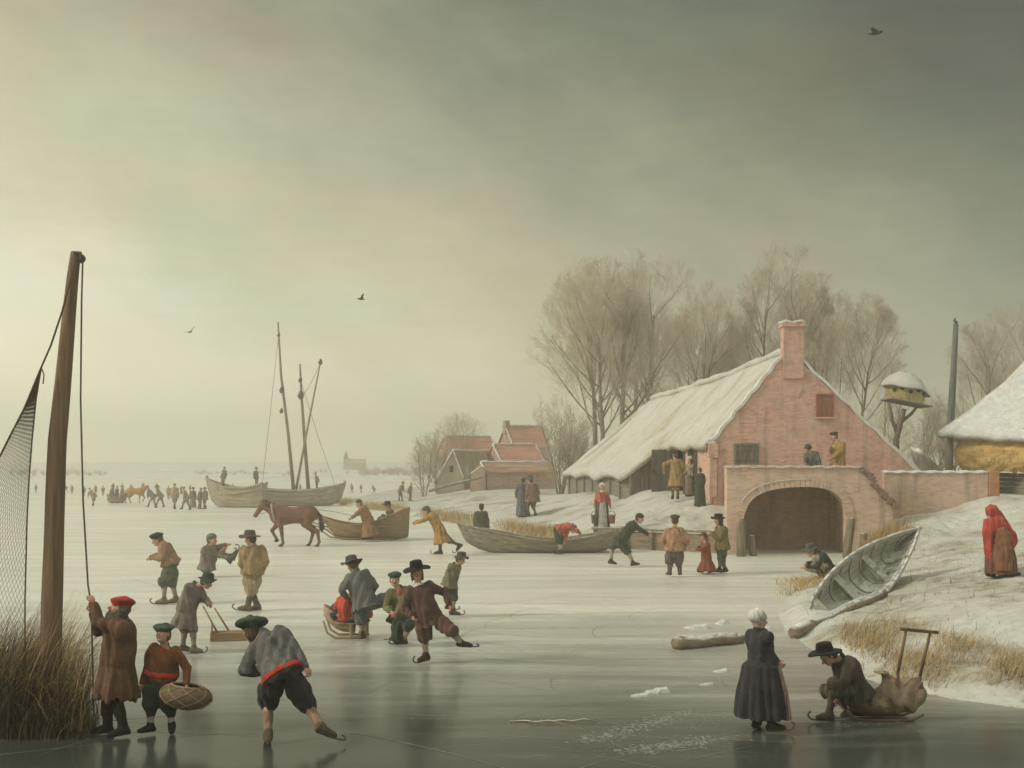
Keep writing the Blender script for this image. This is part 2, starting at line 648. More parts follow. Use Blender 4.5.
def grid_mesh(name, xs, ys, hf, mat, keep=None, smooth=True):
    X, Y = np.meshgrid(xs, ys)
    Zz = hf(X, Y)
    V = np.stack([X, Y, Zz], -1).reshape(-1, 3)
    nx, ny = len(xs), len(ys)
    I = np.arange(nx * ny).reshape(ny, nx)
    Q = np.stack([I[:-1, :-1], I[:-1, 1:], I[1:, 1:], I[1:, :-1]], -1).reshape(-1, 4)
    if keep is not None:
        k = keep(Zz).reshape(-1)
        Q = Q[k[Q].any(1)]
        used = np.unique(Q)
        mp = np.zeros(nx * ny, int)
        mp[used] = np.arange(len(used))
        V, Q = V[used], mp[Q]
    return link(name, np_mesh(name, V, Q, smooth), mat)


def np_mesh(name, V, Q, smooth=True):
    me = bpy.data.meshes.new(name)
    V = np.asarray(V, np.float32)
    Q = np.asarray(Q, np.int32)
    k = Q.shape[1] if len(Q) else 4
    me.vertices.add(len(V))
    me.vertices.foreach_set('co', V.reshape(-1))
    me.loops.add(Q.size)
    me.loops.foreach_set('vertex_index', Q.reshape(-1))
    me.polygons.add(len(Q))
    me.polygons.foreach_set('loop_start', np.arange(len(Q), dtype=np.int32) * k)
    me.polygons.foreach_set('loop_total', np.full(len(Q), k, np.int32))
    if smooth:
        me.polygons.foreach_set('use_smooth', np.ones(len(Q), bool))
    me.update(calc_edges=True)
    return me


def ice_mat():
    m, nt, b = newmat('ice')
    L = nt.links.new
    v = objvec(nt)
    big = noise(nt, objvec(nt, (0.35, 1, 1)), 0.16, 6.0, 0.62)           # broad wind-swept drifts of hoar frost
    str_ = noise(nt, objvec(nt, (0.16, 1.3, 1)), 0.9, 7.0, 0.66)         # long streaks
    fine = noise(nt, objvec(nt, (0.6, 3.0, 1)), 7.0, 4.0, 0.65)
    frost = mth(nt, 'ADD', mth(nt, 'MULTIPLY', big, 0.5), mth(nt, 'MULTIPLY', str_, 0.5))
    frost = mth(nt, 'ADD', frost, mth(nt, 'MULTIPLY', mth(nt, 'SUBTRACT', fine, 0.5), 0.25))
    # pale-far, dark-near reflection gradient painted in as frost colour, its edge broken by noise
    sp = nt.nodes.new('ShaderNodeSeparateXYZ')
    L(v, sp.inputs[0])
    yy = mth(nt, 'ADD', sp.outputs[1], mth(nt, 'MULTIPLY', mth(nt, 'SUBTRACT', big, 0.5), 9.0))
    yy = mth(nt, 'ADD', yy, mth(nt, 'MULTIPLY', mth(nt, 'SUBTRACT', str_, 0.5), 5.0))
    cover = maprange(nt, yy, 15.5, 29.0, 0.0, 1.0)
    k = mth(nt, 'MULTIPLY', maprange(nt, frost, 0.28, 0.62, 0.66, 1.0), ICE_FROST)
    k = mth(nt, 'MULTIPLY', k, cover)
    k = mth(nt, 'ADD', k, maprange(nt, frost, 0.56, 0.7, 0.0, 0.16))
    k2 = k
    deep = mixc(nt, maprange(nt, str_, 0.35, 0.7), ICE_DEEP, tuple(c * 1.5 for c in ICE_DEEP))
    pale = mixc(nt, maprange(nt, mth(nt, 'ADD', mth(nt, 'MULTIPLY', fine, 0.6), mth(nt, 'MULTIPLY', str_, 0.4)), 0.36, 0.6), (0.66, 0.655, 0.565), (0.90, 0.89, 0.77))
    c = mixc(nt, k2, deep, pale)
    L(c, b.inputs['Base Color'])
    L(maprange(nt, k2, 0.0, 0.9, ICE_ROUGH, 0.36), b.inputs['Roughness'])
    b.inputs['IOR'].default_value = 1.31
    b.inputs['Specular IOR Level'].default_value = 0.4
    bump(nt, b, mth(nt, 'ADD', mth(nt, 'MULTIPLY', str_, 0.6), mth(nt, 'MULTIPLY', fine, 0.4)), 0.07, 0.02)
    return m


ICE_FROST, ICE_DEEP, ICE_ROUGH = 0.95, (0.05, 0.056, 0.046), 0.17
xs = np.concatenate([np.linspace(-590, -60, 8), np.linspace(-50, 50, 40), np.linspace(60, 590, 8)])
ys = np.concatenate([np.linspace(-15, 8, 6), np.linspace(10, 200, 60), np.linspace(215, 705, 16)])
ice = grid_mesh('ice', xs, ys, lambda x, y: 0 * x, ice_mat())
tag(ice, kind='structure')

M_SNOW = snow_mat('snow_ground', thin=0.46, sc=0.55, under=(0.27, 0.235, 0.16), tint=(0.68, 0.68, 0.60))
gx = np.concatenate([np.arange(-20, 3.0, 0.5), np.arange(3.0, 21.0, 0.10), np.arange(21, 70, 1.2)])
gy = np.concatenate([np.arange(5, 16, 0.5), np.arange(16, 48, 0.11), np.arange(48, 66, 0.3), np.arange(66, 176, 0.9)])
bank = grid_mesh('snow_bank', gx, gy, height, M_SNOW, keep=lambda z: z > -0.35)
tag(bank, kind='structure')


def far_h(x, y):
    e = sst((y - 188 - 6 * np.sin(x * 0.031) - 4 * np.sin(x * 0.083 + 1)) / 6.0) * 0.35 - 0.1
    return e + 0.12 * np_noise(x, y, 8, 3, 0.05) * sst((y - 195) / 20)


far = grid_mesh('far_shore', np.linspace(-420, 300, 121), np.concatenate([np.linspace(170, 215, 24), np.linspace(225, 700, 14)]), far_h,
                snow_mat('snow_far', thin=0.22, sc=0.05, under=(0.25, 0.21, 0.13)))
tag(far, kind='structure')

# winter air between the viewer and the far things
hz = MB().box((0, 345, 10.5), (1200, 730, 25.0))
m_h = bpy.data.materials.new('winter_haze')
m_h.use_nodes = True
_nt = m_h.node_tree
_nt.nodes.clear()
_o = _nt.nodes.new('ShaderNodeOutputMaterial')
_v = _nt.nodes.new('ShaderNodeVolumePrincipled')
_v.inputs['Color'].default_value = (0.985, 0.99, 0.93, 1)
_v.inputs['Density'].default_value = 0.0032
_v.inputs['Anisotropy'].default_value = 0.82
_nt.links.new(_v.outputs[0], _o.inputs['Volume'])
haze = hz.build('haze', m_h)
tag(haze, kind='stuff')

# ================================================================== materials of the place
M_BRICK = brick('brick_house', (0.63, 0.345, 0.265), (0.56, 0.46, 0.38), (0.64, 0.45, 0.35))
M_BRICK2 = brick('brick_bridge', (0.60, 0.39, 0.29), (0.56, 0.48, 0.39), (0.60, 0.47, 0.36), darken=0.35)
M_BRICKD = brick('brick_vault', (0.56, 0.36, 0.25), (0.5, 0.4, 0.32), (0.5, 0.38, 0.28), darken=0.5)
M_SNOWCAP = snow_mat('snow_cap', thin=-0.3, sc=1.2)
M_THATCH = snow_mat('snowy_thatch', thin=0.42, under=(0.40, 0.345, 0.25), sc=0.7, grain=(0.55, 1.0, 0.55), tint=(0.68, 0.67, 0.60))
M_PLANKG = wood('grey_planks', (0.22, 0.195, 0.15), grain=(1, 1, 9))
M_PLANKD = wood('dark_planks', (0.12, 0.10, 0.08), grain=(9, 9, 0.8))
M_OAK = wood('oak_post', (0.20, 0.165, 0.115), grain=(7, 7, 0.7), snowy=0.5)
M_OAKH = wood('oak_beam', (0.22, 0.18, 0.13), grain=(0.7, 7, 7), snowy=0.6)
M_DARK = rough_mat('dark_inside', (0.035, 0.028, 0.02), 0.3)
M_SHUT = wood('shutter_green', (0.17, 0.16, 0.115), grain=(9, 9, 0.8))


def wob(p, a=0.05, s=1.3):
    return Vector((math.sin(p[0] * s * 1.7 + p[1] * s + 1.1) * math.cos(p[2] * s * 1.3), math.sin(p[1] * s * 1.4 + p[2] * s * 2.1), math.sin(p[0] * s * 2.3 + p[2] * s + 0.6) * math.cos(p[1] * s * 0.9))) * a


# ================================================================== the farmhouse
def farmhouse():
    ax = -0.14                                   # the ridge runs back and slightly to the left
    Y0, Y1, Y2 = 52.0, 60.0, 74.5
    base = Vector((X_(790, Y0), Y0, 1.4))
    t = thing('farmhouse', base, 'long pink brick farmhouse with snowy thatched roof and gable chimney beside the bridge', 'farmhouse')
    loc = lambda p: Vector(p) - base
    A = W(788, 350, Y0)                          # apex
    Lc = W(713, 441, Y0)
    Rc = W(921, 474, Y0)
    lx0 = Lc.x
    # gable wall, 0.4 thick, window opening is cut by building it from pieces: wall outline first
    gz = 1.2
    out = [(Lc.x, Y0, gz), (Rc.x, Y0, gz), (Rc.x, Y0, Rc.z), (A.x, Y0, A.z), (Lc.x, Y0, Lc.z)]
    MB().prism([loc(p) for p in out], (0, 0, 0), (0, 0.4, 0)).build('gable_wall', M_BRICK, t, fixn=True)
    # snow on the raking edges, with a stepped kneeler at the left
    cp = MB()
    def rake(a, b, w=0.34, th=0.10, nseg=14):
        a, b = Vector(a), Vector(b)
        rows = []
        n = Vector((-(b - a).z, 0, (b - a).x)).normalized()
        if n.z < 0:
            n = -n
        for i in range(nseg + 1):
            q = a.lerp(b, i / nseg) + n * (th * (0.8 + 0.4 * math.sin(i * 2.3)))
            rows.append([loc(q + Vector((0, -0.07, 0)) + wob(q, 0.02)), loc(q + Vector((0, w, 0)))])
        cp.slab(rows, lambda p: -n * (th * 1.2))
    rake((A.x - 0.33, Y0, A.z - 0.38), (Lc.x - 0.02, Y0, Lc.z), 0.5)
    rake((A.x + 0.32, Y0, A.z - 0.22), (Rc.x, Y0, Rc.z), 0.5)
    cp.box(loc((Lc.x - 0.12, Y0 + 0.18, Lc.z - 0.05)), (0.42, 0.52, 0.12))
    cp.build('coping_snow', M_SNOWCAP, t, smooth=False, fixn=True)
    kn = MB().box(loc((Lc.x + 0.0, Y0 - 0.06, Lc.z - 0.42)), (0.42, 0.12, 0.6)).box(loc((Lc.x, Y0 - 0.05, Lc.z - 1.55)), (0.30, 0.10, 1.6))
    kn.build('corner_pier', M_BRICK, t, bevel=0.015)
    # chimney: stack above, breast on the gable
    c0, c1 = X_(783, Y0), X_(803, Y0)
    zt = Z_(322, Y0)
    ch = MB().box(loc(((c0 + c1) / 2, Y0 + 0.2, (zt + A.z - 1.2) / 2)), (c1 - c0, 0.62, zt - A.z + 1.2))
    ch.box(loc(((c0 + c1) / 2, Y0 + 0.2, zt - 0.12)), (c1 - c0 + 0.14, 0.74, 0.16))
    d0, d1 = X_(787, Y0), X_(806, Y0)
    ch.prism([loc(p) for p in ((d0, Y0 - 0.02, Z_(396, Y0)), (d0 + 0.5, Y0 - 0.02, Z_(398, Y0)), (d1 + 0.02, Y0 - 0.02, Z_(372, Y0)), (c1 - 0.02, Y0 - 0.02, A.z - 0.4), (c0 + 0.02, Y0 - 0.02, A.z - 0.4))], (0, -0.10, 0), (0, 0.0, 0))
    cm = ch.build('chimney', M_BRICK, t, fixn=True)
    MB().slab([[loc((c0 - 0.08 + i * (c1 - c0 + 0.16) / 6, Y0 - 0.16 + j * 0.72, zt + 0.05 + 0.05 * math.sin(i * 1.7 + j) - 0.03 * (i in (0, 6)))) for j in (0, 0.33, 0.66, 1.0)] for i in range(7)],
              (0, 0, -0.1)).build('snow_cap', M_SNOWCAP, cm, smooth=True, fixn=True)
    # small window up in the gable, and the shuttered one below
    def window(px0, px1, py0, py1, mat, shutters):
        x0, x1 = X_(px0, Y0), X_(px1, Y0)
        z0, z1 = Z_(py1, Y0), Z_(py0, Y0)
        f = MB()
        w_ = 0.09
        for a, b in (((x0, z0), (x0, z1)), ((x1, z0), (x1, z1))):
            f.box(loc((a[0], Y0 - 0.04, (z0 + z1) / 2)), (w_, 0.12, z1 - z0 + w_))
        for z in (z0, z1):
            f.box(loc(((x0 + x1) / 2, Y0 - 0.035, z)), (x1 - x0 - w_ - 0.004, 0.11, w_))
        f.box(loc(((x0 + x1) / 2, Y0 - 0.03, (z0 + z1) / 2)), (0.06, 0.1, z1 - z0 - w_ - 0.004))
        wn = f.build('window', mat, t)
        if shutters:
            s = MB()
            for sx in (-1, 1):
                cx = (x0 + x1) / 2 + sx * (x1 - x0) * 0.25
                for k in range(3):
                    s.box(loc((cx + (k - 1) * 0.185, Y0 - 0.045 - 0.006 * (k % 2), (z0 + z1) / 2)), (0.178, 0.03, z1 - z0 - 0.1))
                for zz in (0.25, 0.75):
                    s.box(loc((cx, Y0 - 0.075, z0 + (z1 - z0) * zz)), (0.5, 0.03, 0.07))
            s.build('shutter', M_SHUT, wn)
        else:
            MB().box(loc(((x0 + x1) / 2, Y0 - 0.02, (z0 + z1) / 2)), (x1 - x0 - 0.1, 0.03, z1 - z0 - 0.1)).build('shutter', wood('red_shutter', (0.36, 0.19, 0.13), grain=(9, 9, 0.8)), wn)
        MB().box(loc(((x0 + x1) / 2, Y0 - 0.07, z0 - 0.08)), (x1 - x0 + 0.2, 0.16, 0.06)).build('sill', M_BRICK2, wn)
    window(735, 757.5, 444.5, 463.5, M_SHUT, True)
    window(817, 832, 395, 416, rough_mat('red_frame', (0.30, 0.12, 0.07), 0.3), False)
    # tall-windowed front part of the side wall with the doorway, then the low boarded part
    def sx(x, y):
        return x + ax * (y - Y0)
    mw = M_BRICK
    q = MB()
    def wallseg(xa, ya, za0, za1, xb, yb, zb0, zb1, th=0.3):
        a0, a1, b0, b1 = loc((xa, ya, za0)), loc((xa, ya, za1)), loc((xb, yb, zb0)), loc((xb, yb, zb1))
        q.prism([a0, b0, b1, a1], (0, 0, 0), (th, 0, 0))
    yd0, yd1, yd2, yd3 = 54.3, 55.4, 56.2, 58.6
    wallseg(sx(lx0, Y0 + 0.4), Y0 + 0.4, 1.0, 4.2, sx(lx0, yd0), yd0, 1.0, 4.2)
    wallseg(sx(lx0, yd0), yd0, 3.95, 4.2, sx(lx0, yd1), yd1, 3.95, 4.2)
    wallseg(sx(lx0, yd1), yd1, 1.0, 4.2, sx(lx0, yd2), yd2, 1.0, 4.2)
    wallseg(sx(lx0, yd2), yd2, 3.95, 4.2, sx(lx0, yd3), yd3, 3.95, 4.2)
    wallseg(sx(lx0, yd3), yd3, 1.0, 4.2, sx(lx0, Y1), Y1, 1.0, 4.2)
    q.build('side_wall', mw, t, fixn=True)
    # dark room seen through the doors
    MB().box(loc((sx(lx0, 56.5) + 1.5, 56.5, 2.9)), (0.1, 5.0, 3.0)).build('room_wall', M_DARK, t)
    dr = MB()
    for k in range(4):
        dr.bar(loc((sx(lx0, yd3) - 0.05 - k * 0.24, yd3 + 0.02 + 0.05 * k, 1.85)), loc((sx(lx0, yd3) - 0.05 - k * 0.24, yd3 + 0.02 + 0.05 * k, 3.9)), 0.235, 0.05, up=(0, 1, 0))
    d = dr.build('door', M_PLANKD, t)
    MB().box(loc((sx(lx0, yd3) - 0.82, yd3 + 0.1, 2.9)), (0.05, 0.14, 0.14)).build('handle', M_DARK, d)
    for y in (yd0, yd1, yd2, yd3):
        MB().box(loc((sx(lx0, y) - 0.02, y, 2.9)), (0.14, 0.12, 2.1)).build('door_post', M_PLANKD, t)
    # the aisle: dark boarded end facing us and the pale boarded long wall
    xa, xb = X_(632, Y1), X_(570, 76.0)
    ea, eb = Z_(472, Y1), Z_(471, 76.0)
    m_x = sx(lx0, Y1)
    e = MB()
    n = 9
    for i in range(n):
        u0, u1 = i / n, (i + 1) / n
        zA = lambda u: ea + (4.15 - ea) * u - 0.03
        x0, x1 = xa + (m_x + 0.3 - xa) * u0, xa + (m_x + 0.3 - xa) * u1 - 0.012
        yy = Y1 - 0.02 * (i % 2)
        e.prism([loc((x0, yy, 0.9)), loc((x1, yy, 0.9)), loc((x1, yy, zA(u1))), loc((x0, yy, zA(u0)))], (0, 0, 0), (0, 0.06, 0))
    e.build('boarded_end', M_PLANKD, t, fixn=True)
    e = MB()
    nb = 8
    for i in range(nb):
        z0 = 0.9 + i * 0.235
        e.prism([loc((xa - 0.02 + 0.015 * math.sin(i * 2.1), Y1 + 0.02, z0)), loc((xb - 0.02, 76, z0 - 0.05)), loc((xb, 76, z0 + 0.2)), loc((xa + 0.02, Y1 + 0.02, z0 + 0.225))], (0, 0, 0), (0.09, 0, 0))
    for k in range(8):
        y = Y1 + 0.12 + k * (16 - 0.2) / 7
        e.box(loc((xa + (xb - xa) * (y - Y1) / 16 - 0.05, y, 1.75)), (0.09, 0.16, 1.9))
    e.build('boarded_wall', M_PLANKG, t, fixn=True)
    e = MB().box(loc((xb + 5.2, 76.2, 1.8)), (10.6, 0.2, 2.0)).box(loc((Rc.x + ax * 12, 64, 2.0)), (0.3, 23.0, 2.0))
    e.build('back_wall', M_PLANKG, t)
    # ---- roof: one thick sheet of thatch per slope, uneven at the eaves
    rz = lambda y: A.z - 0.02 - 0.95 * ((y - Y0) / (Y2 - Y0)) ** 1.1 - 0.18 * math.sin(PI * min(1, (y - Y0) / (Y2 - Y0)))
    ridge = lambda y: Vector((sx(A.x, y), y, rz(y)))
    def eaveL(y):
        if y <= Y1:
            p = Vector((sx(lx0, y) - 0.28, y, 4.12 + 0.06 * math.sin(y * 2.1)))
            return p
        u = (y - Y1) / (76.4 - Y1)
        return Vector((xa + (xb - xa) * u - 0.45, y, ea + (eb - ea) * u - 0.12 + 0.10 * math.sin(y * 1.1)))
    ys_ = [Y0 + 0.42] + list(np.linspace(53, Y1 - 0.35, 16)) + list(np.linspace(Y1 + 0.02, 76.4, 34))
    rows = []
    rnd = random.Random(3)
    for y in ys_:
        yr = min(y, Y2)
        a, b = ridge(yr), eaveL(y)
        if y > Y2:
            k = (y - Y2) / (76.4 - Y2)
            a = ridge(Y2).lerp(Vector((sx(A.x, Y2) - 0.6, 76.4, rz(Y2) - 2.2)), k * 0.6)
        row = []
        for j in range(20):
            v = j / 19.0
            p = a.lerp(b, v)
            p.z -= 0.22 * math.sin(PI * v) * (1 if y > Y1 else 0.6)
            p += wob(p, 0.045, 1.0) + Vector((0, 0, rnd.uniform(-0.018, 0.018)))
            if j == 19:
                p += Vector((rnd.uniform(-0.05, 0.05), 0, rnd.uniform(-0.05, 0.03)))
            row.append(loc(p))
        rows.append(row)
    rl = MB().slab(rows, (0.14, 0, -0.24))
    # right slope
    rows = []
    for y in np.linspace(Y0 + 0.42, 76.4, 26):
        a = ridge(min(y, Y2))
        b = Vector((Rc.x + ax * (y - Y0) + 0.3, y, Rc.z - 0.2))
        row = []
        for j in range(12):
            p = a.lerp(b, j / 11.0)
            p += wob(p, 0.05, 1.0)
            row.append(loc(p))
        rows.append(list(reversed(row)))
    rl.slab(rows, (-0.14, 0, -0.24))
    # hip at the back
    rows = []
    for i in range(13):
        u = i / 12.0
        a = ridge(Y2).lerp(ridge(Y2), u)
        b = Vector((xb - 0.45, 76.4, eb - 0.1)).lerp(Vector((Rc.x + ax * 24 + 0.3, 76.4, Rc.z - 0.2)), u)
        rows.append([loc(a.lerp(b, j / 7.0) + wob(a.lerp(b, j / 7.0), 0.05)) for j in range(8)])
    rl.slab(rows, (0, -0.16, -0.22))
    # ridge bolster
    rl.tube([loc(ridge(y) + Vector((0, 0, 0.02)) + wob(ridge(y), 0.05)) for y in np.linspace(Y0 + 0.3, Y2, 26)], [0.16 + 0.03 * math.sin(i * 1.9) for i in range(26)], 8)
    rl.build('roof', M_THATCH, t, smooth=True)
    return t


farmhouse()


# ================================================================== the bridge
def bridge():
    Yb = 45.0
    base = Vector((X_(795, Yb), Yb, 0))
    t = thing('brick_bridge', base, 'pink brick bridge with one wide low arch over the ice', 'bridge')
    loc = lambda p: Vector(p) - base
    # arch outline in the picture plane of the front wall
    arch_px = [(742, 556), (742, 530), (744, 516), (749, 504), (757, 496), (770, 490.5), (790, 487.5), (810, 487), (826, 489), (836, 494), (843, 502), (846, 513), (847, 530), (847, 556)]
    arch0 = [W(px, py, Yb) for px, py in arch_px]
    arch = [arch0[0]]
    for i in range(len(arch0) - 1):                   # rounded through the points
        a_, b_, c_, d_ = arch0[max(0, i - 1)], arch0[i], arch0[i + 1], arch0[min(len(arch0) - 1, i + 2)]
        for k in range(1, 5):
            u = k / 4.0
            arch.append(0.5 * ((2 * b_) + (c_ - a_) * u + (2 * a_ - 5 * b_ + 4 * c_ - d_) * u * u + (3 * b_ - a_ - 3 * c_ + d_) * u ** 3))
    for i in range(1, len(arch)):
        arch[i].x = max(arch[i].x, arch[i - 1].x + 1e-3)
    n = len(arch)
    right = [(863, 466.5), (868, 472), (872, 479), (878, 488), (886, 496), (893, 503), (895, 560)]
    outer_px = [(727, 560), (727.5, 530), (728, 505), (729, 480), (731, 467.5), (755, 467), (790, 466.5), (825, 466.5), (850, 466.5)] + right[:1]
    # build the front wall as vertical strips between arch and top so that no n-gon is needed
    topz = lambda x: Z_(467, Yb) if x <= X_(863, Yb) else np.interp(x, [X_(a, Yb) for a, _ in right[:-1]], [Z_(b, Yb) for _, b in right[:-1]])
    w = MB()
    th = 0.55
    zb = -0.5
    xsL = [X_(727, Yb), arch[0].x]
    w.prism([loc((xsL[0], Yb, zb)), loc((xsL[1], Yb, zb)), loc((xsL[1], Yb, topz(0))), loc((xsL[0], Yb, topz(0)))], (0, 0, 0), (0, th, 0))
    ux = sorted(set([round(p.x, 4) for p in arch]))
    mid = [p for p in arch if p.z > -0.2]
    for a, b in zip(mid[:-1], mid[1:]):
        if b.x - a.x < 1e-4:
            continue
        w.prism([loc((a.x, Yb, a.z)), loc((b.x, Yb, b.z)), loc((b.x, Yb, topz(b.x))), loc((a.x, Yb, topz(a.x)))], (0, 0, 0), (0, th, 0))
    xr = [arch[-1].x] + [X_(a, Yb) for a, _ in right[:-1]]
    for x0, x1 in zip(xr[:-1], xr[1:]):
        w.prism([loc((x0, Yb, zb)), loc((x1, Yb, zb)), loc((x1, Yb, topz(x1))), loc((x0, Yb, topz(x0)))], (0, 0, 0), (0, th, 0))
    w.build('front_wall', M_BRICK2, t, fixn=True)
    # arch ring standing a finger proud, its extrados carrying a line of snow
    ring, snowl = MB(), MB()
    cx, cz = X_(795, Yb), 0.9
    ins, outs = [], []
    for i_, p in list(enumerate(arch))[4:-4]:
        tg = arch[i_ + 2] - arch[i_ - 2]
        dv = Vector((-tg.z, 0, tg.x)).normalized()
        ins.append(p + Vector((0, -0.03, 0)))
        outs.append(p + dv * 0.27 + Vector((0, -0.03, 0)))
    for i in range(len(ins) - 1):
        segs = max(1, int((ins[i + 1] - ins[i]).length / 0.11))
        for k in range(segs):
            u0, u1 = k / segs + 0.03 / segs, (k + 0.94) / segs
            ring.prism([loc(ins[i].lerp(ins[i + 1], u0)), loc(ins[i].lerp(ins[i + 1], u1)), loc(outs[i].lerp(outs[i + 1], u1)), loc(outs[i].lerp(outs[i + 1], u0))], (0, -0.012 * ((i + k) % 3), 0), (0, 0.10, 0))
    ring.build('arch_ring', M_BRICK2, t, fixn=True)
    pts = [loc(outs[i] + Vector((0, -0.02, 0.01))) for i in range(7, len(outs) - 20)]
    snowl.tube(pts, [0.008 + 0.012 * abs(math.sin(i * 0.9)) for i in range(len(pts))], 6)
    snowl.build('arch_snow', M_SNOWCAP, t, smooth=True)
    # vault and its closed far end
    v = MB()
    rows = []
    for d in np.linspace(0.5, 3.6, 6):
        rows.append([loc(p + Vector((0.19 * d, d, 0))) for p in arch])
    v.slab([list(reversed(r)) for r in rows], lambda p: Vector((p.x, 0, p.z - 0.6)).normalized() * 0.15)
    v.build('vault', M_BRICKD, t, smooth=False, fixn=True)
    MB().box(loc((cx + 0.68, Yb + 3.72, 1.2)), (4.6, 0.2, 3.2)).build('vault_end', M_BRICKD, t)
    # deck, side walls, parapet copings under snow
    x0, x1 = X_(727, Yb), X_(866, Yb)
    xs0 = X_(729, 51.6)
    MB().prism([loc(p) for p in ((x0 + 0.01, Yb + 0.56, 2.61), (x1 - 0.02, Yb + 0.56, 2.61), (x1 - 0.02, 51.6, 2.61), (xs0, 51.6, 2.61))], (0, 0, 0), (0, 0, 0.22)).build('deck', M_SNOW, t, fixn=True)
    MB().prism([loc(p) for p in ((x0 + 0.02, Yb + 0.56, -0.2), (x0 + 0.42, Yb + 0.56, -0.2), (xs0 + 0.42, 51.6, -0.2), (xs0 + 0.02, 51.6, -0.2))], (0, 0, 0), (0, 0, 2.8)).build('flank_wall', M_BRICK2, t, fixn=True)
    MB().box(loc((x1 - 0.25, 48.55, 1.2)), (0.4, 6.0, 2.8)).build('flank_wall', M_BRICK2, t)
    c = MB()
    rows = []
    for i in range(31):
        x = x0 - 0.05 + (X_(863, Yb) - x0 + 0.05) * i / 30
        z = Z_(467, Yb) + 0.03 + 0.018 * math.sin(i * 1.9) + 0.01 * math.sin(i * 5.1)
        rows.append([loc((x, Yb - 0.07 + 0.02 * math.sin(i * 2.7), z - 0.02)), loc((x, Yb + 0.2, z + 0.02)), loc((x, Yb + 0.6, z - 0.02))])
    c.slab([list(reversed(r)) for r in rows], (0, 0, -0.055))
    c.build('parapet_coping', brick('brick_coping', (0.50, 0.33, 0.25), (0.48, 0.42, 0.35), (0.62, 0.52, 0.44), bw=0.12, rh=0.3, snow=0.7), t, smooth=True, fixn=True)
    # broken stepped end of the wing wall
    s = MB()
    rr_ = random.Random(9)
    for i in range(15):
        u = i / 14.0
        px = 863 + 31 * u ** 0.9
        p = W(px, np.interp(px, [863, 868, 872, 878, 886, 893, 896], [468, 472, 478, 487, 495, 502, 506]), Yb)
        s.box(loc((p.x + rr_.uniform(-0.02, 0.06), Yb + 0.22, p.z - 0.10 + rr_.uniform(-0.03, 0.03))), (rr_.uniform(0.16, 0.30), 0.66 + rr_.uniform(0, 0.1), rr_.uniform(0.16, 0.26)), Matrix.Rotation(rr_.uniform(0.1, 0.7), 3, 'Y'))
    s.build('stepped_end', brick('brick_dark_end', (0.25, 0.14, 0.10), (0.3, 0.25, 0.2), (0.3, 0.2, 0.15), snow=0.35), t, bevel=0.02)
    return t


bridge()


# ================================================================== walls, fences, quay
def yard_wall():
    Ya = 47.2
    xa, xb = X_(884, Ya), X_(988, Ya)
    base = Vector((xa, Ya, 1.0))
    t = thing('yard_wall', base, 'low pink brick yard wall running right from the bridge to the hay barn', 'wall')
    loc = lambda p: Vector(p) - base
    w = MB()
    N = 12
    for i in range(N):
        x0, x1 = xa + (xb - xa) * i / N, xa + (xb - xa) * (i + 1) / N
        w.prism([loc((x0, Ya, 1.2)), loc((x1, Ya, 1.2)), loc((x1, Ya, Z_(472 + 0.3 * math.sin(i + 1), Ya))), loc((x0, Ya, Z_(472 + 0.3 * math.sin(i), Ya)))], (0, 0, 0), (0, 0.35, 0))
    w.build('wall_face', M_BRICK2, t, fixn=True)
    rows = [[loc((xa + (xb - xa) * i / 24, Ya + d, Z_(471.3, Ya) + 0.02 * math.sin(i * 1.7 + d * 5) + k)) for d, k in ((0.4, -0.02), (0.17, 0.03), (-0.05, -0.02))] for i in range(25)]
    MB().slab(rows, (0, 0, -0.06)).build('coping_snow', M_SNOWCAP, t, smooth=True, fixn=True)
    x2 = X_(999, Ya)
    MB().box(loc(((xb + x2) / 2 + 0.01, Ya + 0.17, (1.2 + Z_(471, Ya)) / 2)), (x2 - xb - 0.02, 0.46, Z_(471, Ya) - 1.2)).build('end_pier', brick('brick_orange', (0.46, 0.20, 0.09), (0.4, 0.3, 0.2), (0.45, 0.22, 0.1)), t, bevel=0.02)


yard_wall()


def quay():
    """timber revetment of the bank left of the bridge"""
    p0, p1 = Vector((3.35, 48.4, 0)), Vector((8.3, 45.5, 0))
    t = thing('timber_quay', (p0 + p1) / 2, 'low grey timber quay edge with a snowy top beam left of the bridge', 'quay')
    loc = lambda p: Vector(p) - (p0 + p1) / 2
    d = (p1 - p0)
    m = MB()
    for i in range(4):
        z = 0.04 + i * 0.185
        m.bar(loc(p0 + Vector((0, 0, z))), loc(p1 + Vector((0, 0, z + 0.01 * math.sin(i)))), 0.06, 0.175)
    m.build('planking', wood('quay_planks', (0.27, 0.205, 0.14), grain=(1.2, 1.2, 9)), t)
    nrm = Vector((-d.y, d.x, 0)).normalized()
    if nrm.y > 0:
        nrm = -nrm
    MB().bar(loc(p0 - d.normalized() * 0.2 + Vector((0, 0, 0.77)) + nrm * 0.03), loc(p1 + Vector((0, 0, 0.79)) + nrm * 0.03), 0.24, 0.10).build('top_beam', M_OAKH, t, bevel=0.015)
    for i in range(6):
        q = p0 + d * (0.04 + i * 0.185) + nrm * 0.10
        MB().tube([loc(q + Vector((0, 0, -0.3))), loc(q + Vector((0.01 * (i % 3 - 1), 0, 0.68 - 0.03 * (i % 2)))), loc(q + Vector((0.01, 0, 0.71)))], [0.075, 0.07, 0.045], 8).build('post', M_OAK, t, smooth=False)


quay()


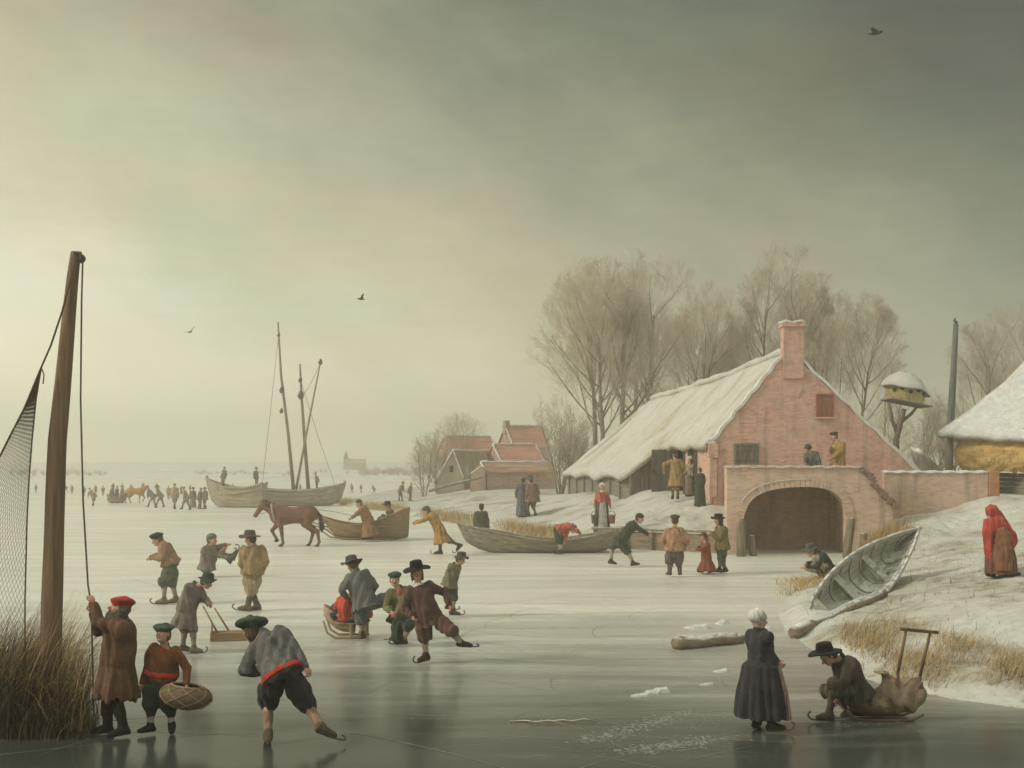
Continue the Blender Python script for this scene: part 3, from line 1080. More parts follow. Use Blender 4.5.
def mooring_post(px, py0, py1, Y, lean, r, label, group='mooring posts beside the bridge arch'):
    base = W(px, py1, Y)
    base.z = 0
    h = Z_(py0, Y)
    m = MB()
    sec = [(-0.4, 1.0), (h * 0.3, 1.0), (h * 0.7, 0.94), (h * 0.93, 0.9), (h * 0.985, 0.72), (h, 0.4)]
    pts = [Vector((lean * max(0, z), 0.04 * z, z)) for z, _ in sec]
    m.tube(pts, [r * k for _, k in sec], 11)
    for i, v in enumerate(m.v):
        m.v[i] = (v[0] + 0.015 * math.sin(v[2] * 9 + v[1] * 30), v[1] + 0.012 * math.sin(v[2] * 7 + v[0] * 25), v[2])
    o = m.build('mooring_post', M_OAK, None, smooth=True, loc=base)
    tag(o, label, 'post', group)


mooring_post(741, 519, 556, 44.3, 0.02, 0.16, 'tall round topped mooring post left of the bridge arch')
mooring_post(753, 535, 556, 44.5, -0.04, 0.12, 'short mooring post just inside the left edge of the arch')
mooring_post(846, 518, 559, 43.6, 0.16, 0.15, 'tall leaning post right of the bridge arch')
mooring_post(861, 533, 559, 42.9, 0.12, 0.14, 'short leaning post nearest the beached boat')


def hay_barrack():
    cx, cy = 23.6, 55.0
    base = Vector((cx, cy, 1.9))
    t = thing('hay_barrack', base, 'open hay barn with snowy pyramid roof over golden hay at right edge', 'hay barn')
    loc = lambda p: Vector(p) - base
    rot = Matrix.Rotation(math.radians(52), 3, 'Z')
    loc = lambda p: rot @ (Vector(p) - base)
    hw = 3.45
    ap = Vector((cx, cy, 8.7))
    ez = 4.72
    m = MB()
    cor = [Vector((cx - hw, cy - hw, ez)), Vector((cx + hw, cy - hw, ez)), Vector((cx + hw, cy + hw, ez)), Vector((cx - hw, cy + hw, ez))]
    for i in range(4):
        a, b = cor[i], cor[(i + 1) % 4]
        rows = []
        for k in range(15):
            u = k / 14.0
            e = a.lerp(b, u) + Vector((0, 0, -0.28 * math.sin(PI * u) + 0.05 * math.sin(k * 2.2)))
            rows.append([loc(ap.lerp(e, j / 11.0) + Vector((0, 0, -0.35 * math.sin(PI * j / 11.0))) + wob(ap.lerp(e, j / 11.0), 0.05)) for j in range(12)])
        m.slab(rows, lambda p: Vector((0, 0, -0.26)))
    m.build('roof', snow_mat('snowy_roof_thick', thin=-0.02, under=(0.36, 0.32, 0.24), sc=0.6, tint=(0.76, 0.77, 0.71)), t, smooth=True)
    # hay: a bulging stack
    rows = []
    rnd = random.Random(5)
    zs = np.linspace(2.9, 4.75, 9)
    for z in zs:
        u = (z - 2.9) / 1.85
        bulge = 0.35 + 0.28 * math.sin(PI * min(1, u * 1.1 + 0.1)) + 0.25 * u
        row = []
        for k in range(60):
            a = 2 * PI * k / 60
            sx_, sy_ = math.cos(a), math.sin(a)
            q = max(abs(sx_), abs(sy_))
            rr = (hw * 0.72 + bulge) / (q ** 0.75)
            row.append(loc((cx + sx_ * rr + rnd.uniform(-0.06, 0.06), cy + sy_ * rr * 0.99 + rnd.uniform(-0.06, 0.06), z + rnd.uniform(-0.05, 0.05))))
        rows.append(row)
    hay = MB().grid(rows, closed=True)
    # tufts
    for k in range(900):
        a = rnd.uniform(0, PI * 2)
        z = rnd.uniform(2.9, 4.6)
        sx_, sy_ = math.cos(a), math.sin(a)
        q = max(abs(sx_), abs(sy_))
        u = (z - 2.9) / 1.85
        rr = (hw * 0.72 + 0.35 + 0.28 * math.sin(PI * min(1, u * 1.1 + 0.1)) + 0.25 * u) / (q ** 0.75)
        p = Vector((cx + sx_ * rr, cy + sy_ * rr * 0.99, z))
        d = Vector((sx_ * rnd.uniform(0.05, 0.22), sy_ * rnd.uniform(0.05, 0.22), rnd.uniform(-0.3, 0.05)))
        s_ = Vector((rnd.uniform(-0.03, 0.03), rnd.uniform(-0.03, 0.03), 0.02))
        hay.add([loc(p - s_), loc(p + s_), loc(p + d)], [(0, 1, 2)])
    hay.build('hay', rough_mat('hay', (0.62, 0.41, 0.15), 0.45, 2.5, 0.95, (1, 1, 2.2), 0.8, second=(0.60, 0.50, 0.30), sec_at=(0.58, 0.66)), t, smooth=False)
    pl = MB()
    for k in range(8):
        z = 1.35 + k * 0.2
        pl.box(loc((cx, cy - hw * 0.999 + 0.35, z)), (hw * 1.62, 0.06, 0.19))
        pl.box(loc((cx - hw + 0.85, cy, z)), (0.06, hw * 1.6, 0.19))
    pl.build('boarded_base', M_PLANKG, t)
    for px_, py_ in ((-hw + 1.0, -hw * 0.999 + 0.3), (hw - 0.7, -hw * 0.999 + 0.3), (hw - 0.7, hw * 0.999 - 0.3), (-hw + 0.7, hw * 0.999 - 0.3)):
        MB().tube([loc((cx + px_, cy + py_, 1.2)), loc((cx + px_, cy + py_, 5.1))], [0.13, 0.11], 8).build('post', M_OAK, t)
    return t


hay_barrack()


def pole_back():
    Y = 59.0
    b, tp = W(950, 440, Y), W(956, 324, Y)
    b = b + (b - tp) * 0.35
    base = Vector((b.x, Y, H(b.x, Y) - 0.3))
    m = MB().tube([Vector((0, 0, 0)), (b - base), (tp - base) * 0.6 + (b - base) * 0.4, tp - base], [0.2, 0.19, 0.16, 0.12], 9)
    o = m.build('hoist_pole', wood('pole_grey', (0.15, 0.15, 0.13), grain=(7, 7, 0.6)), None, smooth=True, loc=base)
    tag(o, 'tall bare grey pole rising behind the snowy hay barn roof', 'pole')
    q = MB().tube([tp - base + Vector((0, -0.12, 0.02)), tp - base + Vector((-0.12, -0.1, 0.16)), tp - base + Vector((-0.06, -0.08, 0.3))], [0.08, 0.06, 0.02], 6)
    q.build('hook', M_PLANKD, o, smooth=True)


pole_back()


def dovecote():
    Y = 56.0
    c = W(907, 396, Y)
    base = Vector((X_(897, Y), Y, 1.7))
    t = thing('dovecote', base, 'thatched dovecote on a forked post with snow on its roof behind the gable', 'dovecote')
    loc = lambda p: Vector(p) - base
    p0 = W(896, 440, Y)
    m = MB().tube([Vector((0.0, 0, 0)), loc(p0), loc(W(900, 424, Y)), loc(W(904, 409, Y))], [0.17, 0.15, 0.14, 0.11], 8)
    m.tube([loc(W(897.5, 434, Y)), loc(W(892, 420, Y)), loc(W(888.5, 402, Y))], [0.10, 0.09, 0.07], 7)
    m.tube([loc(W(901, 422, Y)), loc(W(911, 414, Y)), loc(W(919, 404, Y) )], [0.09, 0.075, 0.06], 7)
    m.build('post', M_OAK, t, smooth=True)
    # platform of boards, tilted down to the right
    a, b = W(886, 399, Y), W(926, 407, Y)
    pl = MB()
    for k in range(6):
        off = Vector((0, -0.75 + k * 0.3, 0))
        pl.bar(loc(a + off), loc(b + off), 0.28, 0.08)
    pl.build('platform', M_OAKH, t, bevel=0.01)
    # body: straw-coloured drum with entry holes, leaning with the platform
    ctr = W(905.5, 393, Y)
    tl = lambda x, y, z: loc(ctr + Vector((x, y, z - 0.17 * x)))
    body = []
    for z, r in ((-0.42, 0.74), (-0.15, 0.86), (0.15, 0.87), (0.42, 0.76), (0.6, 0.5)):
        body.append([tl(r * math.cos(x), r * 0.85 * math.sin(x), z) for x in np.linspace(0, 2 * PI, 25)[:-1]])
    MB().grid(body, closed=True).build('nest_box', rough_mat('straw_drum', (0.46, 0.38, 0.18), 0.4, 6, 0.95, (1, 1, 0.4), 0.6), t, smooth=True)
    for k in range(5):
        aa = -PI / 2 + (k - 2) * 0.42
        q0 = tl(0.80 * math.cos(aa), 0.68 * math.sin(aa), 0.02 + 0.12 * (k % 2))
        q1 = tl(0.92 * math.cos(aa), 0.79 * math.sin(aa), 0.02 + 0.12 * (k % 2))
        MB().tube([q0, q1], 0.085, 10).build('entry_hole', M_DARK, t)
    # thatched lid: a rounded cap that droops at the right
    rows = []
    for r, z in ((0.03, 0.98), (0.35, 0.90), (0.7, 0.68), (0.95, 0.42), (1.08, 0.24)):
        rows.append([tl(r * math.cos(x), r * 0.9 * math.sin(x), z + 0.03 * math.sin(5 * x + r * 7) - 0.35 * max(0, math.cos(x) * r - 0.55)) for x in np.linspace(0, 2 * PI, 31)])
    MB().slab(rows, (0, 0, -0.10)).build('roof', M_THATCH, t, smooth=True)


dovecote()


def stump():
    Y = 50.0
    base = Vector((X_(931, Y), Y, 1.7))
    m = MB()
    loc = lambda p: Vector(p) - base
    pts = [Vector((0.1, 0, 0)), loc(W(930, 470, Y)), loc(W(921, 458, Y)), loc(W(914, 450, Y))]
    m.tube(pts, [0.42, 0.40, 0.30, 0.16], 10)
    for i, v in enumerate(m.v):
        m.v[i] = (v[0] + 0.05 * math.sin(v[2] * 6 + v[1] * 8), v[1] * 0.7, v[2] + 0.05 * math.sin(v[0] * 11))
    o = m.build('tree_stump', wood('stump', (0.20, 0.19, 0.15), grain=(6, 6, 1.0), snowy=0.7), None, smooth=True, loc=base)
    tag(o, 'leaning snow dusted tree stump behind the yard wall right of the gable', 'tree stump')
    MB().tube([loc(W(911, 447, Y)), loc(W(917, 452, Y)), loc(W(924, 456, Y))], [0.03, 0.09, 0.05], 6).build('snow_cap', M_SNOWCAP, o, smooth=True)


stump()


# ================================================================== bare winter trees
M_BARK = rough_mat('bark', (0.255, 0.21, 0.16), 0.4, 5, 0.95, (1, 1, 0.25), 0.6)
M_TWIG = rough_mat('twigs', (0.56, 0.475, 0.355), 0.22, 0.6, 0.95, bmp=0.0, second=(0.68, 0.635, 0.53), sec_at=(0.5, 0.65))


def tubes(pairs):
    """many thin 3-sided tapered twigs at once -> V, Q. pairs: (n, 2, 3) points with radii (n,2)"""
    P, R = pairs
    n = len(P)
    d = P[:, 1] - P[:, 0]
    d /= np.maximum(np.linalg.norm(d, axis=1, keepdims=True), 1e-9)
    ref = np.where(np.abs(d[:, 2:3]) > 0.9, np.array([[1.0, 0, 0]]), np.array([[0, 0, 1.0]]))
    u = np.cross(d, ref)
    u /= np.maximum(np.linalg.norm(u, axis=1, keepdims=True), 1e-9)
    w = np.cross(d, u)
    V = np.zeros((n, 2, 3, 3))
    for k in range(3):
        a = 2 * PI * k / 3
        o = u * math.cos(a) + w * math.sin(a)
        for e in range(2):
            V[:, e, k] = P[:, e] + o * R[:, e:e + 1]
    I = np.arange(n * 6).reshape(n, 2, 3)
    Q = []
    for k in range(3):
        k2 = (k + 1) % 3
        Q.append(np.stack([I[:, 0, k], I[:, 0, k2], I[:, 1, k2], I[:, 1, k]], -1))
    return V.reshape(-1, 3), np.concatenate(Q)


def bare_tree(name, base, h, label, group, seed, stems=1, spread=0.5, clear=0.35, lean=(0, 0), r0=None, density=1.0, crown_w=None, fine=0.0115):
    rnd = random.Random(seed)
    base = Vector(base)
    t = thing(name, base, label, 'tree', group)
    r0 = r0 or h * 0.014
    thick, segP, segR = MB(), [], []
    crown_w = crown_w or h * 0.32

    def grow(p, d, L, r, lvl):
        """a curving shoot; returns nothing, fills the lists"""
        n = 5 if lvl <= 1 else (4 if lvl == 2 else 3)
        pts, rad = [p.copy()], [r]
        q, dd = p.copy(), d.copy()
        for i in range(n):
            up = 0.10 if lvl < 3 else 0.05
            dd = (dd + Vector((rnd.gauss(0, 0.09), rnd.gauss(0, 0.09), up + rnd.gauss(0, 0.05)))).normalized()
            q = q + dd * (L / n)
            pts.append(q.copy())
            rad.append(max(fine * 0.5, r * (1 - 0.72 * (i + 1) / n)))
        if lvl <= 1:
            thick.tube(pts, rad, 6 if lvl else 9)
        else:
            for i in range(n):
                segP.append((pts[i], pts[i + 1]))
                segR.append((rad[i], rad[i + 1]))
        if lvl >= 4:
            return
        k = {0: 15, 1: 10, 2: 8, 3: 5}[lvl] * (density if lvl > 0 else 1)
        k = int(k + rnd.random())
        for j in range(k):
            s = (clear if lvl == 0 else 0.22) + (1 - (clear if lvl == 0 else 0.22)) * (j + rnd.random() * 0.8) / k
            s = min(s, 0.99)
            i = min(n - 1, int(s * n))
            f = s * n - i
            pos = pts[i].lerp(pts[i + 1], f)
            rr = rad[i] + (rad[i + 1] - rad[i]) * f
            ax = (pts[i + 1] - pts[i]).normalized()
            side = ax.orthogonal().normalized()
            side.rotate(Matrix.Rotation(rnd.uniform(0, 2 * PI), 3, ax))
            ang = rnd.uniform(0.3, 0.75) * (0.8 + spread)
            nd_ = (ax * math.cos(ang) + side * math.sin(ang) + Vector((0, 0, 0.12))).normalized()
            if lvl == 0:
                Ln = crown_w * rnd.uniform(0.75, 1.2) * (1.2 - 0.6 * s)
            else:
                Ln = L * rnd.uniform(0.4, 0.7) * (1.1 - 0.45 * s)
            # the crown fills a rounded outline: shoots stop at it
            o_ = Vector((lean[0] * h * 0.62, lean[1] * h * 0.62, 0.63 * h))
            sc = Vector((1 / (crown_w * 1.02), 1 / (crown_w * 1.02), 1 / (0.37 * h)))
            A_ = Vector([(pos[i_] - o_[i_]) * sc[i_] for i_ in range(3)])
            D_ = Vector([nd_[i_] * sc[i_] for i_ in range(3)])
            a_, b_, c_ = D_.dot(D_), A_.dot(D_), A_.dot(A_) - 1
            dist = (-b_ + math.sqrt(max(0, b_ * b_ - a_ * c_))) / a_ if b_ * b_ > a_ * c_ else 0.3
            if lvl == 0 and stems < 3:
                Ln = max(0.25 * crown_w, min(dist * rnd.uniform(0.72, 0.95), crown_w * 1.5))
            elif lvl > 0 and stems < 3:
                Ln = min(Ln, max(0.35, dist * rnd.uniform(0.85, 1.1)))
            grow(pos, nd_, Ln, max(fine * 0.5, rr * rnd.uniform(0.42, 0.6)), lvl + 1)

    for s in range(stems):
        a = 2 * PI * s / max(1, stems) + rnd.uniform(-0.4, 0.4)
        d = Vector((lean[0] + (0.16 * math.cos(a) if stems > 1 else 0), lean[1] + (0.16 * math.sin(a) if stems > 1 else 0), 1)).normalized()
        grow(Vector((0.1 * math.cos(a) * (stems > 1), 0.1 * math.sin(a) * (stems > 1), -0.3)), d, h * rnd.uniform(0.70, 0.78), r0 * (1 if stems == 1 else 0.75), 0)
    thick.build('trunk', M_BARK, t, smooth=True)
    V, Q = tubes((np.array([[list(a), list(b)] for a, b in segP]), np.array(segR)))
    link('crown', np_mesh('crown', V, Q, True), M_TWIG, t)
    return t


def T(px, Y, ytop, seed, label, group='bare winter trees behind the farmhouse', name='bare_tree', **kw):
    x = X_(px, Y)
    b = (x, Y, H(x, Y))
    return bare_tree(name, b, Z_(ytop, Y) - b[2], label, group, seed, **kw)


T(601, 86, 276, 11, 'bare tall tree at the left edge of the grove, nearest the red roofs', lean=(-0.06, 0), clear=0.30, crown_w=4.6)
T(596, 92, 256, 12, 'tall frosty tree standing second in the grove behind the thatched roof', lean=(0.0, 0), clear=0.34, crown_w=4.3)
T(622, 88, 246, 13, 'tallest straight dark trunked tree in the left half of the grove', lean=(0.03, 0), clear=0.36, crown_w=4.4)
T(655, 95, 254, 14, 'slim tree rising above the middle of the long snowy roof', lean=(0.02, 0), clear=0.36, crown_w=4.4)
T(684, 90, 272, 15, 'tree leaning right above the upper slope of the snowy roof', lean=(0.08, 0), clear=0.36, crown_w=3.8)
T(772, 88, 240, 16, 'broad crowned tree showing directly left of and above the chimney', lean=(0.07, 0), clear=0.44, crown_w=3.6, stems=2)
T(846, 86, 287, 17, 'spreading tree right of the chimney above the gable slope', lean=(0.05, 0), clear=0.40, crown_w=3.7, stems=2)
T(733, 97, 330, 18, 'low faint tree filling the gap left of the chimney', clear=0.3, crown_w=3.2)
T(640, 108, 268, 31, 'faint far tree filling the middle of the grove behind the dark trunked one', lean=(0, 0), clear=0.3, crown_w=5.5)
T(708, 106, 286, 32, 'faint far tree at the right end of the left grove', lean=(0.03, 0), clear=0.3, crown_w=5.0)
T(808, 110, 272, 33, 'faint far tree behind the chimney top', lean=(0.02, 0), clear=0.3, crown_w=4.8)
T(985, 84, 318, 19, 'bare tree beyond the hay barn at the right edge', lean=(0.02, 0), clear=0.3, crown_w=3.2)
T(1012, 88, 304, 20, 'outermost right bare tree half hidden by the hay barn roof', lean=(0.03, 0), clear=0.3, crown_w=3.6)
T(883, 80, 365, 21, 'thin bare bush tree between the gable and the dovecote', name='bare_shrub', density=0.5, stems=3, clear=0.15, crown_w=2.4)
T(925, 84, 385, 22, 'thin grey thicket bush behind the dovecote', name='bare_shrub', density=0.5, stems=4, clear=0.12, crown_w=2.2)
T(950, 88, 375, 23, 'grey thicket bush behind the tall pole', name='bare_shrub', density=0.5, stems=4, clear=0.12, crown_w=2.3)
T(560, 82, 390, 24, 'lowest bush in front of the grove left of the thatched eave', name='bare_shrub', density=0.5, stems=4, clear=0.1, crown_w=2.4)
T(577, 84, 415, 25, 'bushy undergrowth against the left end of the thatched roof', name='bare_shrub', density=0.5, stems=4, clear=0.1, crown_w=2.0)
G2 = 'pale pollard shrubs beside the red roofed barns'
T(424, 100, 430, 26, 'thin pale shrub left of the red roofed barns', G2, 'bare_shrub', stems=3, clear=0.15, crown_w=1.7, density=0.5)
T(437, 104, 420, 27, 'taller pale shrub just left of the first gable', G2, 'bare_shrub', stems=3, clear=0.15, crown_w=2.0, density=0.5)
T(461, 112, 412, 28, 'faint tree rising behind the pale gable', G2, 'bare_shrub', stems=2, clear=0.2, crown_w=2.6, density=0.5)


# ================================================================== the far barns
M_TILE = rough_mat('red_tiles', (0.60, 0.31, 0.22), 0.35, 1.2, 0.9, (0.3, 1, 5), 0.6, second=(0.55, 0.42, 0.33), sec_at=(0.6, 0.75))
M_TILE2 = rough_mat('grey_thatch', (0.36, 0.28, 0.19), 0.35, 1.4, 0.95, (3, 1, 0.5), 0.6, second=(0.50, 0.47, 0.40), sec_at=(0.52, 0.68))
M_PALE = rough_mat('pale_plaster', (0.42, 0.36, 0.27), 0.3, 1.2, 0.95)
M_BARN = brick('brick_barn', (0.54, 0.36, 0.27), (0.4, 0.34, 0.27), (0.46, 0.36, 0.27))


def barn(px0, pxa, px1, py_ap, py_eave, py_base, Y, depth, label, roof_mat, wall_mat, ridge_px, chimney=None, window=False):
    """gable towards us from px0 to px1 with its apex at pxa; the ridge runs back to the right until ridge_px (same row)"""
    a, l, r = W(pxa, py_ap, Y), W(px0, py_eave, Y), W(px1, py_eave, Y)
    base = Vector(((l.x + r.x) / 2, Y, 0))
    zb = Z_(py_base, Y)
    base.z = zb - 0.3
    t = thing('barn', base, label, 'barn', 'red roofed barns in the distance')
    loc = lambda p: Vector(p) - base
    run = Vector((X_(ridge_px, Y) - a.x, depth, 0))
    zb -= 0.5
    MB().prism([loc((l.x, Y, zb)), loc((r.x, Y, zb)), loc(r), loc(a), loc(l)], (0, 0, 0), (0, 0.25, 0)).build('gable_wall', wall_mat, t, fixn=True)
    off = run
    w = MB()
    w.prism([loc((r.x, Y + 0.26, zb)), loc((r.x, Y + 0.26, r.z)), loc(Vector((r.x, Y + 0.26, r.z)) + off), loc(Vector((r.x, Y + 0.26, zb)) + off)], (-0.2, 0, 0), (0, 0, 0))
    w.prism([loc((l.x, Y + 0.26, zb)), loc((l.x, Y + 0.26, l.z)), loc(Vector((l.x, Y + 0.26, l.z)) + off), loc(Vector((l.x, Y + 0.26, zb)) + off)], (0, 0, 0), (0.2, 0, 0))
    w.build('side_wall', wall_mat, t, fixn=True)
    rf = MB()
    for e, sgn in ((l, -1), (r, 1)):
        e2 = e + Vector((sgn * 0.25, 0, -0.2))
        rows = [[loc(a.lerp(e2, j / 6.0) + off * (i / 8.0) + Vector((0, -0.1 + 0.05, 0.05 - 0.08 * math.sin(PI * i / 8))) + wob(a.lerp(e2, j / 6.0) + off * (i / 8.0), 0.04)) for j in range(7)] for i in range(9)]
        rf.slab(rows if sgn < 0 else [list(reversed(q)) for q in rows], (0, 0, -0.16))
    ro = rf.build('roof', roof_mat, t, smooth=False, fixn=True)
    # snow on ridge and rakes
    s = MB()
    s.tube([loc(a + off * (i / 10.0) + Vector((0, 0, 0.1 - 0.08 * math.sin(PI * i / 10)))) for i in range(11)], [0.09 + 0.03 * math.sin(i * 2) for i in range(11)], 6)
    for e in (l, r):
        s.tube([loc(a.lerp(e, i / 6.0) + Vector((0, -0.12, 0.08))) for i in range(7)], [0.06 + 0.02 * math.sin(i * 3) for i in range(7)], 5)
    s.build('ridge_snow', M_SNOWCAP, ro, smooth=True)
    if chimney:
        cx, top = chimney
        p = W(cx, top, Y)
        zr = W(pxa, py_ap, Y).z
        cm = MB().box(loc((p.x, Y + 0.4, (p.z + zr - 0.6) / 2)), (0.42, 0.42, p.z - zr + 0.6)).build('chimney', wall_mat, ro)
        MB().box(loc((p.x, Y + 0.4, p.z + 0.03)), (0.48, 0.48, 0.08)).build('snow_cap', M_SNOWCAP, cm)
    if window:
        p = a.lerp((l + r) / 2, 0.62)
        MB().box(loc((p.x, Y - 0.02, p.z)), (0.3, 0.06, 0.5)).build('window', M_DARK, t)


def long_barn(px0, px1, py_r, py_e, py_b, Y, label, roof_mat, wall_mat, depth=3.0, apex_px=None, chimney=None, yaw=28):
    """long side towards us: ridge row py_r, eave row py_e, foot row py_b"""
    x0, x1 = X_(px0, Y), X_(px1, Y)
    zr, ze, zb = Z_(py_r, Y + depth / 2), Z_(py_e, Y), Z_(py_b, Y) - 0.5
    base = Vector(((x0 + x1) / 2, Y, Z_(py_b, Y) - 0.3))
    t = thing('barn', base, label, 'barn', 'red roofed barns in the distance', rz=math.radians(yaw))
    loc = lambda p: Vector(p) - base
    MB().box(loc(((x0 + x1) / 2, Y + depth / 2, (zb + ze) / 2)), (x1 - x0, depth, ze - zb)).build('wall', wall_mat, t)
    for x in (x0, x1 - 0.2):
        g = MB()
        g.prism([loc((x, Y, ze + 0.002)), loc((x, Y + depth, ze + 0.002)), loc((x, Y + depth / 2, zr))], (0, 0, 0), (0.2, 0, 0))
        g.build('gable_wall', wall_mat, t, fixn=True)
    rf = MB()
    for s_ in (0, 1):
        rows = []
        for i in range(13):
            x = x0 - 0.12 + (x1 - x0 + 0.24) * i / 12 + 0.0
            row = []
            for j in range(6):
                y = Y + depth / 2 + (depth / 2 + 0.2) * (j / 5.0) * (-1 if s_ == 0 else 1)
                z = zr + 0.1 + (ze - 0.1 - zr) * (j / 5.0)
                p = Vector((x, y, z))
                row.append(loc(p + wob(p, 0.035)))
            rows.append(row if s_ else list(reversed(row)))
        rf.slab(rows, (0, 0, -0.14))
    ro = rf.build('roof', roof_mat, t, fixn=True)
    MB().tube([loc((x0 - 0.1 + (x1 - x0 + 0.2) * i / 14, Y + depth / 2, zr + 0.12 + 0.03 * math.sin(i * 2.2))) for i in range(15)], [0.10 + 0.03 * math.sin(i * 1.7) for i in range(15)], 6).build('ridge_snow', M_SNOWCAP, ro, smooth=True)
    for s_ in (-1, 1):
        xe = x0 - 0.1 if s_ < 0 else x1 + 0.1
        MB().tube([loc((xe, Y - 0.1 + (depth / 2 + 0.1) * i / 6, ze + 0.12 + (zr - ze) * i / 6)) for i in range(7)], 0.075, 5).build('rake_snow', M_SNOWCAP, ro, smooth=True)
    if chimney:
        x, zc = X_(chimney[0], Y), Z_(chimney[1], Y)
        MB().box(loc((x, Y + depth / 2, (zr + zc) / 2 - 0.3)), (0.5, 0.5, zc - zr + 0.7)).build('chimney', wall_mat, ro)


barn(437, 453, 464, 451, 480, 495, 100, 7, 'barn with pale pointed gable at the left of the cluster', M_TILE2, M_PALE, 497, window=True)
long_barn(450, 500, 437.5, 452, 480, 112, 'barn with orange roof showing over the pale gabled barn', M_TILE, M_BARN)
long_barn(499, 546, 445.5, 463, 492, 104, 'middle barn with a bright red roof edged with snow', M_TILE, M_BARN)
long_barn(511, 552, 427, 447, 480, 114, 'highest red roofed barn at the back with a small chimney', M_TILE, M_BARN, chimney=(511.5, 421))
long_barn(486, 558, 463.5, 472, 496, 94, 'long low brick barn in front with a flat snowy roofline', rough_mat('brown_tiles', (0.36, 0.21, 0.14), 0.35, 1.2, 0.9, (0.3, 1, 5), 0.5, second=(0.5, 0.42, 0.34), sec_at=(0.55, 0.7)), M_BARN, depth=4.0, yaw=12)
_b = W(476, 494, 93.0)
_t = thing('brick_pier', (_b.x, 93.0, _b.z - 0.2), 'brick chimney pier at the left end of the long low barn', 'pier')
MB().prism([(-0.55, 0, -0.3), (0.7, 0, -0.3), (0.72, 0, 2.0), (0.35, 0, 2.25), (-0.35, 0, 1.7)], (0, 0, 0), (0, 0.8, 0)).build('brickwork', M_BARN, _t, fixn=True)
MB().tube([(-0.4, 0.3, 1.74), (0.0, 0.3, 2.02), (0.36, 0.3, 2.3), (0.74, 0.3, 2.04)], 0.07, 6).build('snow_cap', M_SNOWCAP, _t, smooth=True)
_a, _c = W(429, 491, 92), W(482, 477.5, 92)
_m = MB().tube([Vector((0, 0, 0)), (_c - _a) * 0.5 + Vector((0, 0, 0.05)), _c - _a], [0.11, 0.10, 0.07], 7)
_o = _m.build('fallen_pole', M_OAKH, None, smooth=True, loc=_a)
tag(_o, 'long slanting pole leaning up against the brick pier', 'pole')


# ================================================================== far horizon
def church():
    Y = 300.0
    base = Vector((X_(346, Y), Y, 0.2))
    t = thing('church', base, 'tiny hazy church with a pointed tower on the horizon', 'church')
    hgt = Z_(451, Y)
    MB().box((0, 0, hgt * 0.27), (1.1, 1.1, hgt * 0.56)).build('tower', M_PALE, t)
    MB().add([(-0.62, -0.62, hgt * 0.552), (0.62, -0.62, hgt * 0.552), (0.62, 0.62, hgt * 0.552), (-0.62, 0.62, hgt * 0.552), (0, 0, hgt)], [(0, 1, 4), (1, 2, 4), (2, 3, 4), (3, 0, 4), (3, 2, 1, 0)]).build('spire', rough_mat('slate', (0.14, 0.14, 0.13)), t)
    MB().box((2.6, 0.2, 0.75), (4.1, 2.0, 1.6)).prism([(0.56, -0.9, 1.56), (0.56, 1.3, 1.56), (0.56, 0.2, 2.7)], (0, 0, 0), (4.2, 0, 0)).build('nave', M_PALE, t, fixn=True)


church()


def far_wood():
    rnd = random.Random(44)
    P, R = [], []
    for (px0, px1, n, hmin, hmax) in ((355, 420, 46, 1.0, 2.4), (4, 110, 40, 0.6, 1.9), (195, 350, 30, 0.5, 1.4), (400, 480, 26, 1.0, 2.2)):
        for i in range(n):
            Y = rnd.uniform(205, 240)
            x = X_(rnd.uniform(px0, px1), Y)
            h = rnd.uniform(hmin, hmax)
            for k in range(26):
                a = rnd.uniform(0, 2 * PI)
                z = rnd.uniform(0.1, 0.55) * h
                L = h * rnd.uniform(0.25, 0.5)
                d = Vector((math.cos(a) * 0.9, math.sin(a) * 0.9, rnd.uniform(0.4, 1.6))).normalized()
                p = Vector((x + rnd.uniform(-0.3, 0.3), Y + rnd.uniform(-0.3, 0.3), 0.1 + z))
                P.append((list(p), list(p + d * L)))
                R.append((0.035, 0.015))
            P.append(([x, Y, 0], [x, Y, h * 0.7]))
            R.append((0.07, 0.03))
    V, Q = tubes((np.array(P), np.array(R)))
    o = link('far_wood', np_mesh('far_wood', V, Q), M_TWIG)
    tag(o, kind='stuff', label='hazy line of small bare trees along the horizon', cat='trees')


far_wood()


# ================================================================== soft shapes: bodies, clothes, animals, sacks
# a shape is a list of rounded solids blended into one skin (signed distances, surface nets)
class Cap:                                   # tapered rounded limb
    def __init__(s, a, b, r1, r2=None, k=0.02, sq=None):
        s.a, s.b, s.r1, s.r2, s.k = np.array(a, float), np.array(b, float), r1, (r1 if r2 is None else r2), k
        s.lo = np.minimum(s.a - max(r1, s.r2), s.b - max(r1, s.r2))
        s.hi = np.maximum(s.a + max(r1, s.r2), s.b + max(r1, s.r2))

    def d(s, P):
        ab = s.b - s.a
        t = np.clip(((P - s.a) @ ab) / max(ab @ ab, 1e-9), 0, 1)
        q = P - s.a - t[:, None] * ab
        return np.sqrt((q * q).sum(1)) - (s.r1 + (s.r2 - s.r1) * t)


class Ell:                                   # ellipsoid with its own axes
    def __init__(s, c, r, R=None, k=0.02):
        s.c, s.r, s.k = np.array(c, float), np.array(r, float), k
        s.R = np.eye(3) if R is None else np.array(R, float)     # columns are the axes
        m = max(r)
        s.lo, s.hi = s.c - m, s.c + m

    def d(s, P):
        q = (P - s.c) @ s.R
        k0 = np.sqrt(((q / s.r) ** 2).sum(1))
        k1 = np.sqrt(((q / (s.r * s.r)) ** 2).sum(1))
        return np.where(k1 > 1e-6, k0 * (k0 - 1.0) / np.maximum(k1, 1e-6), -min(s.r))


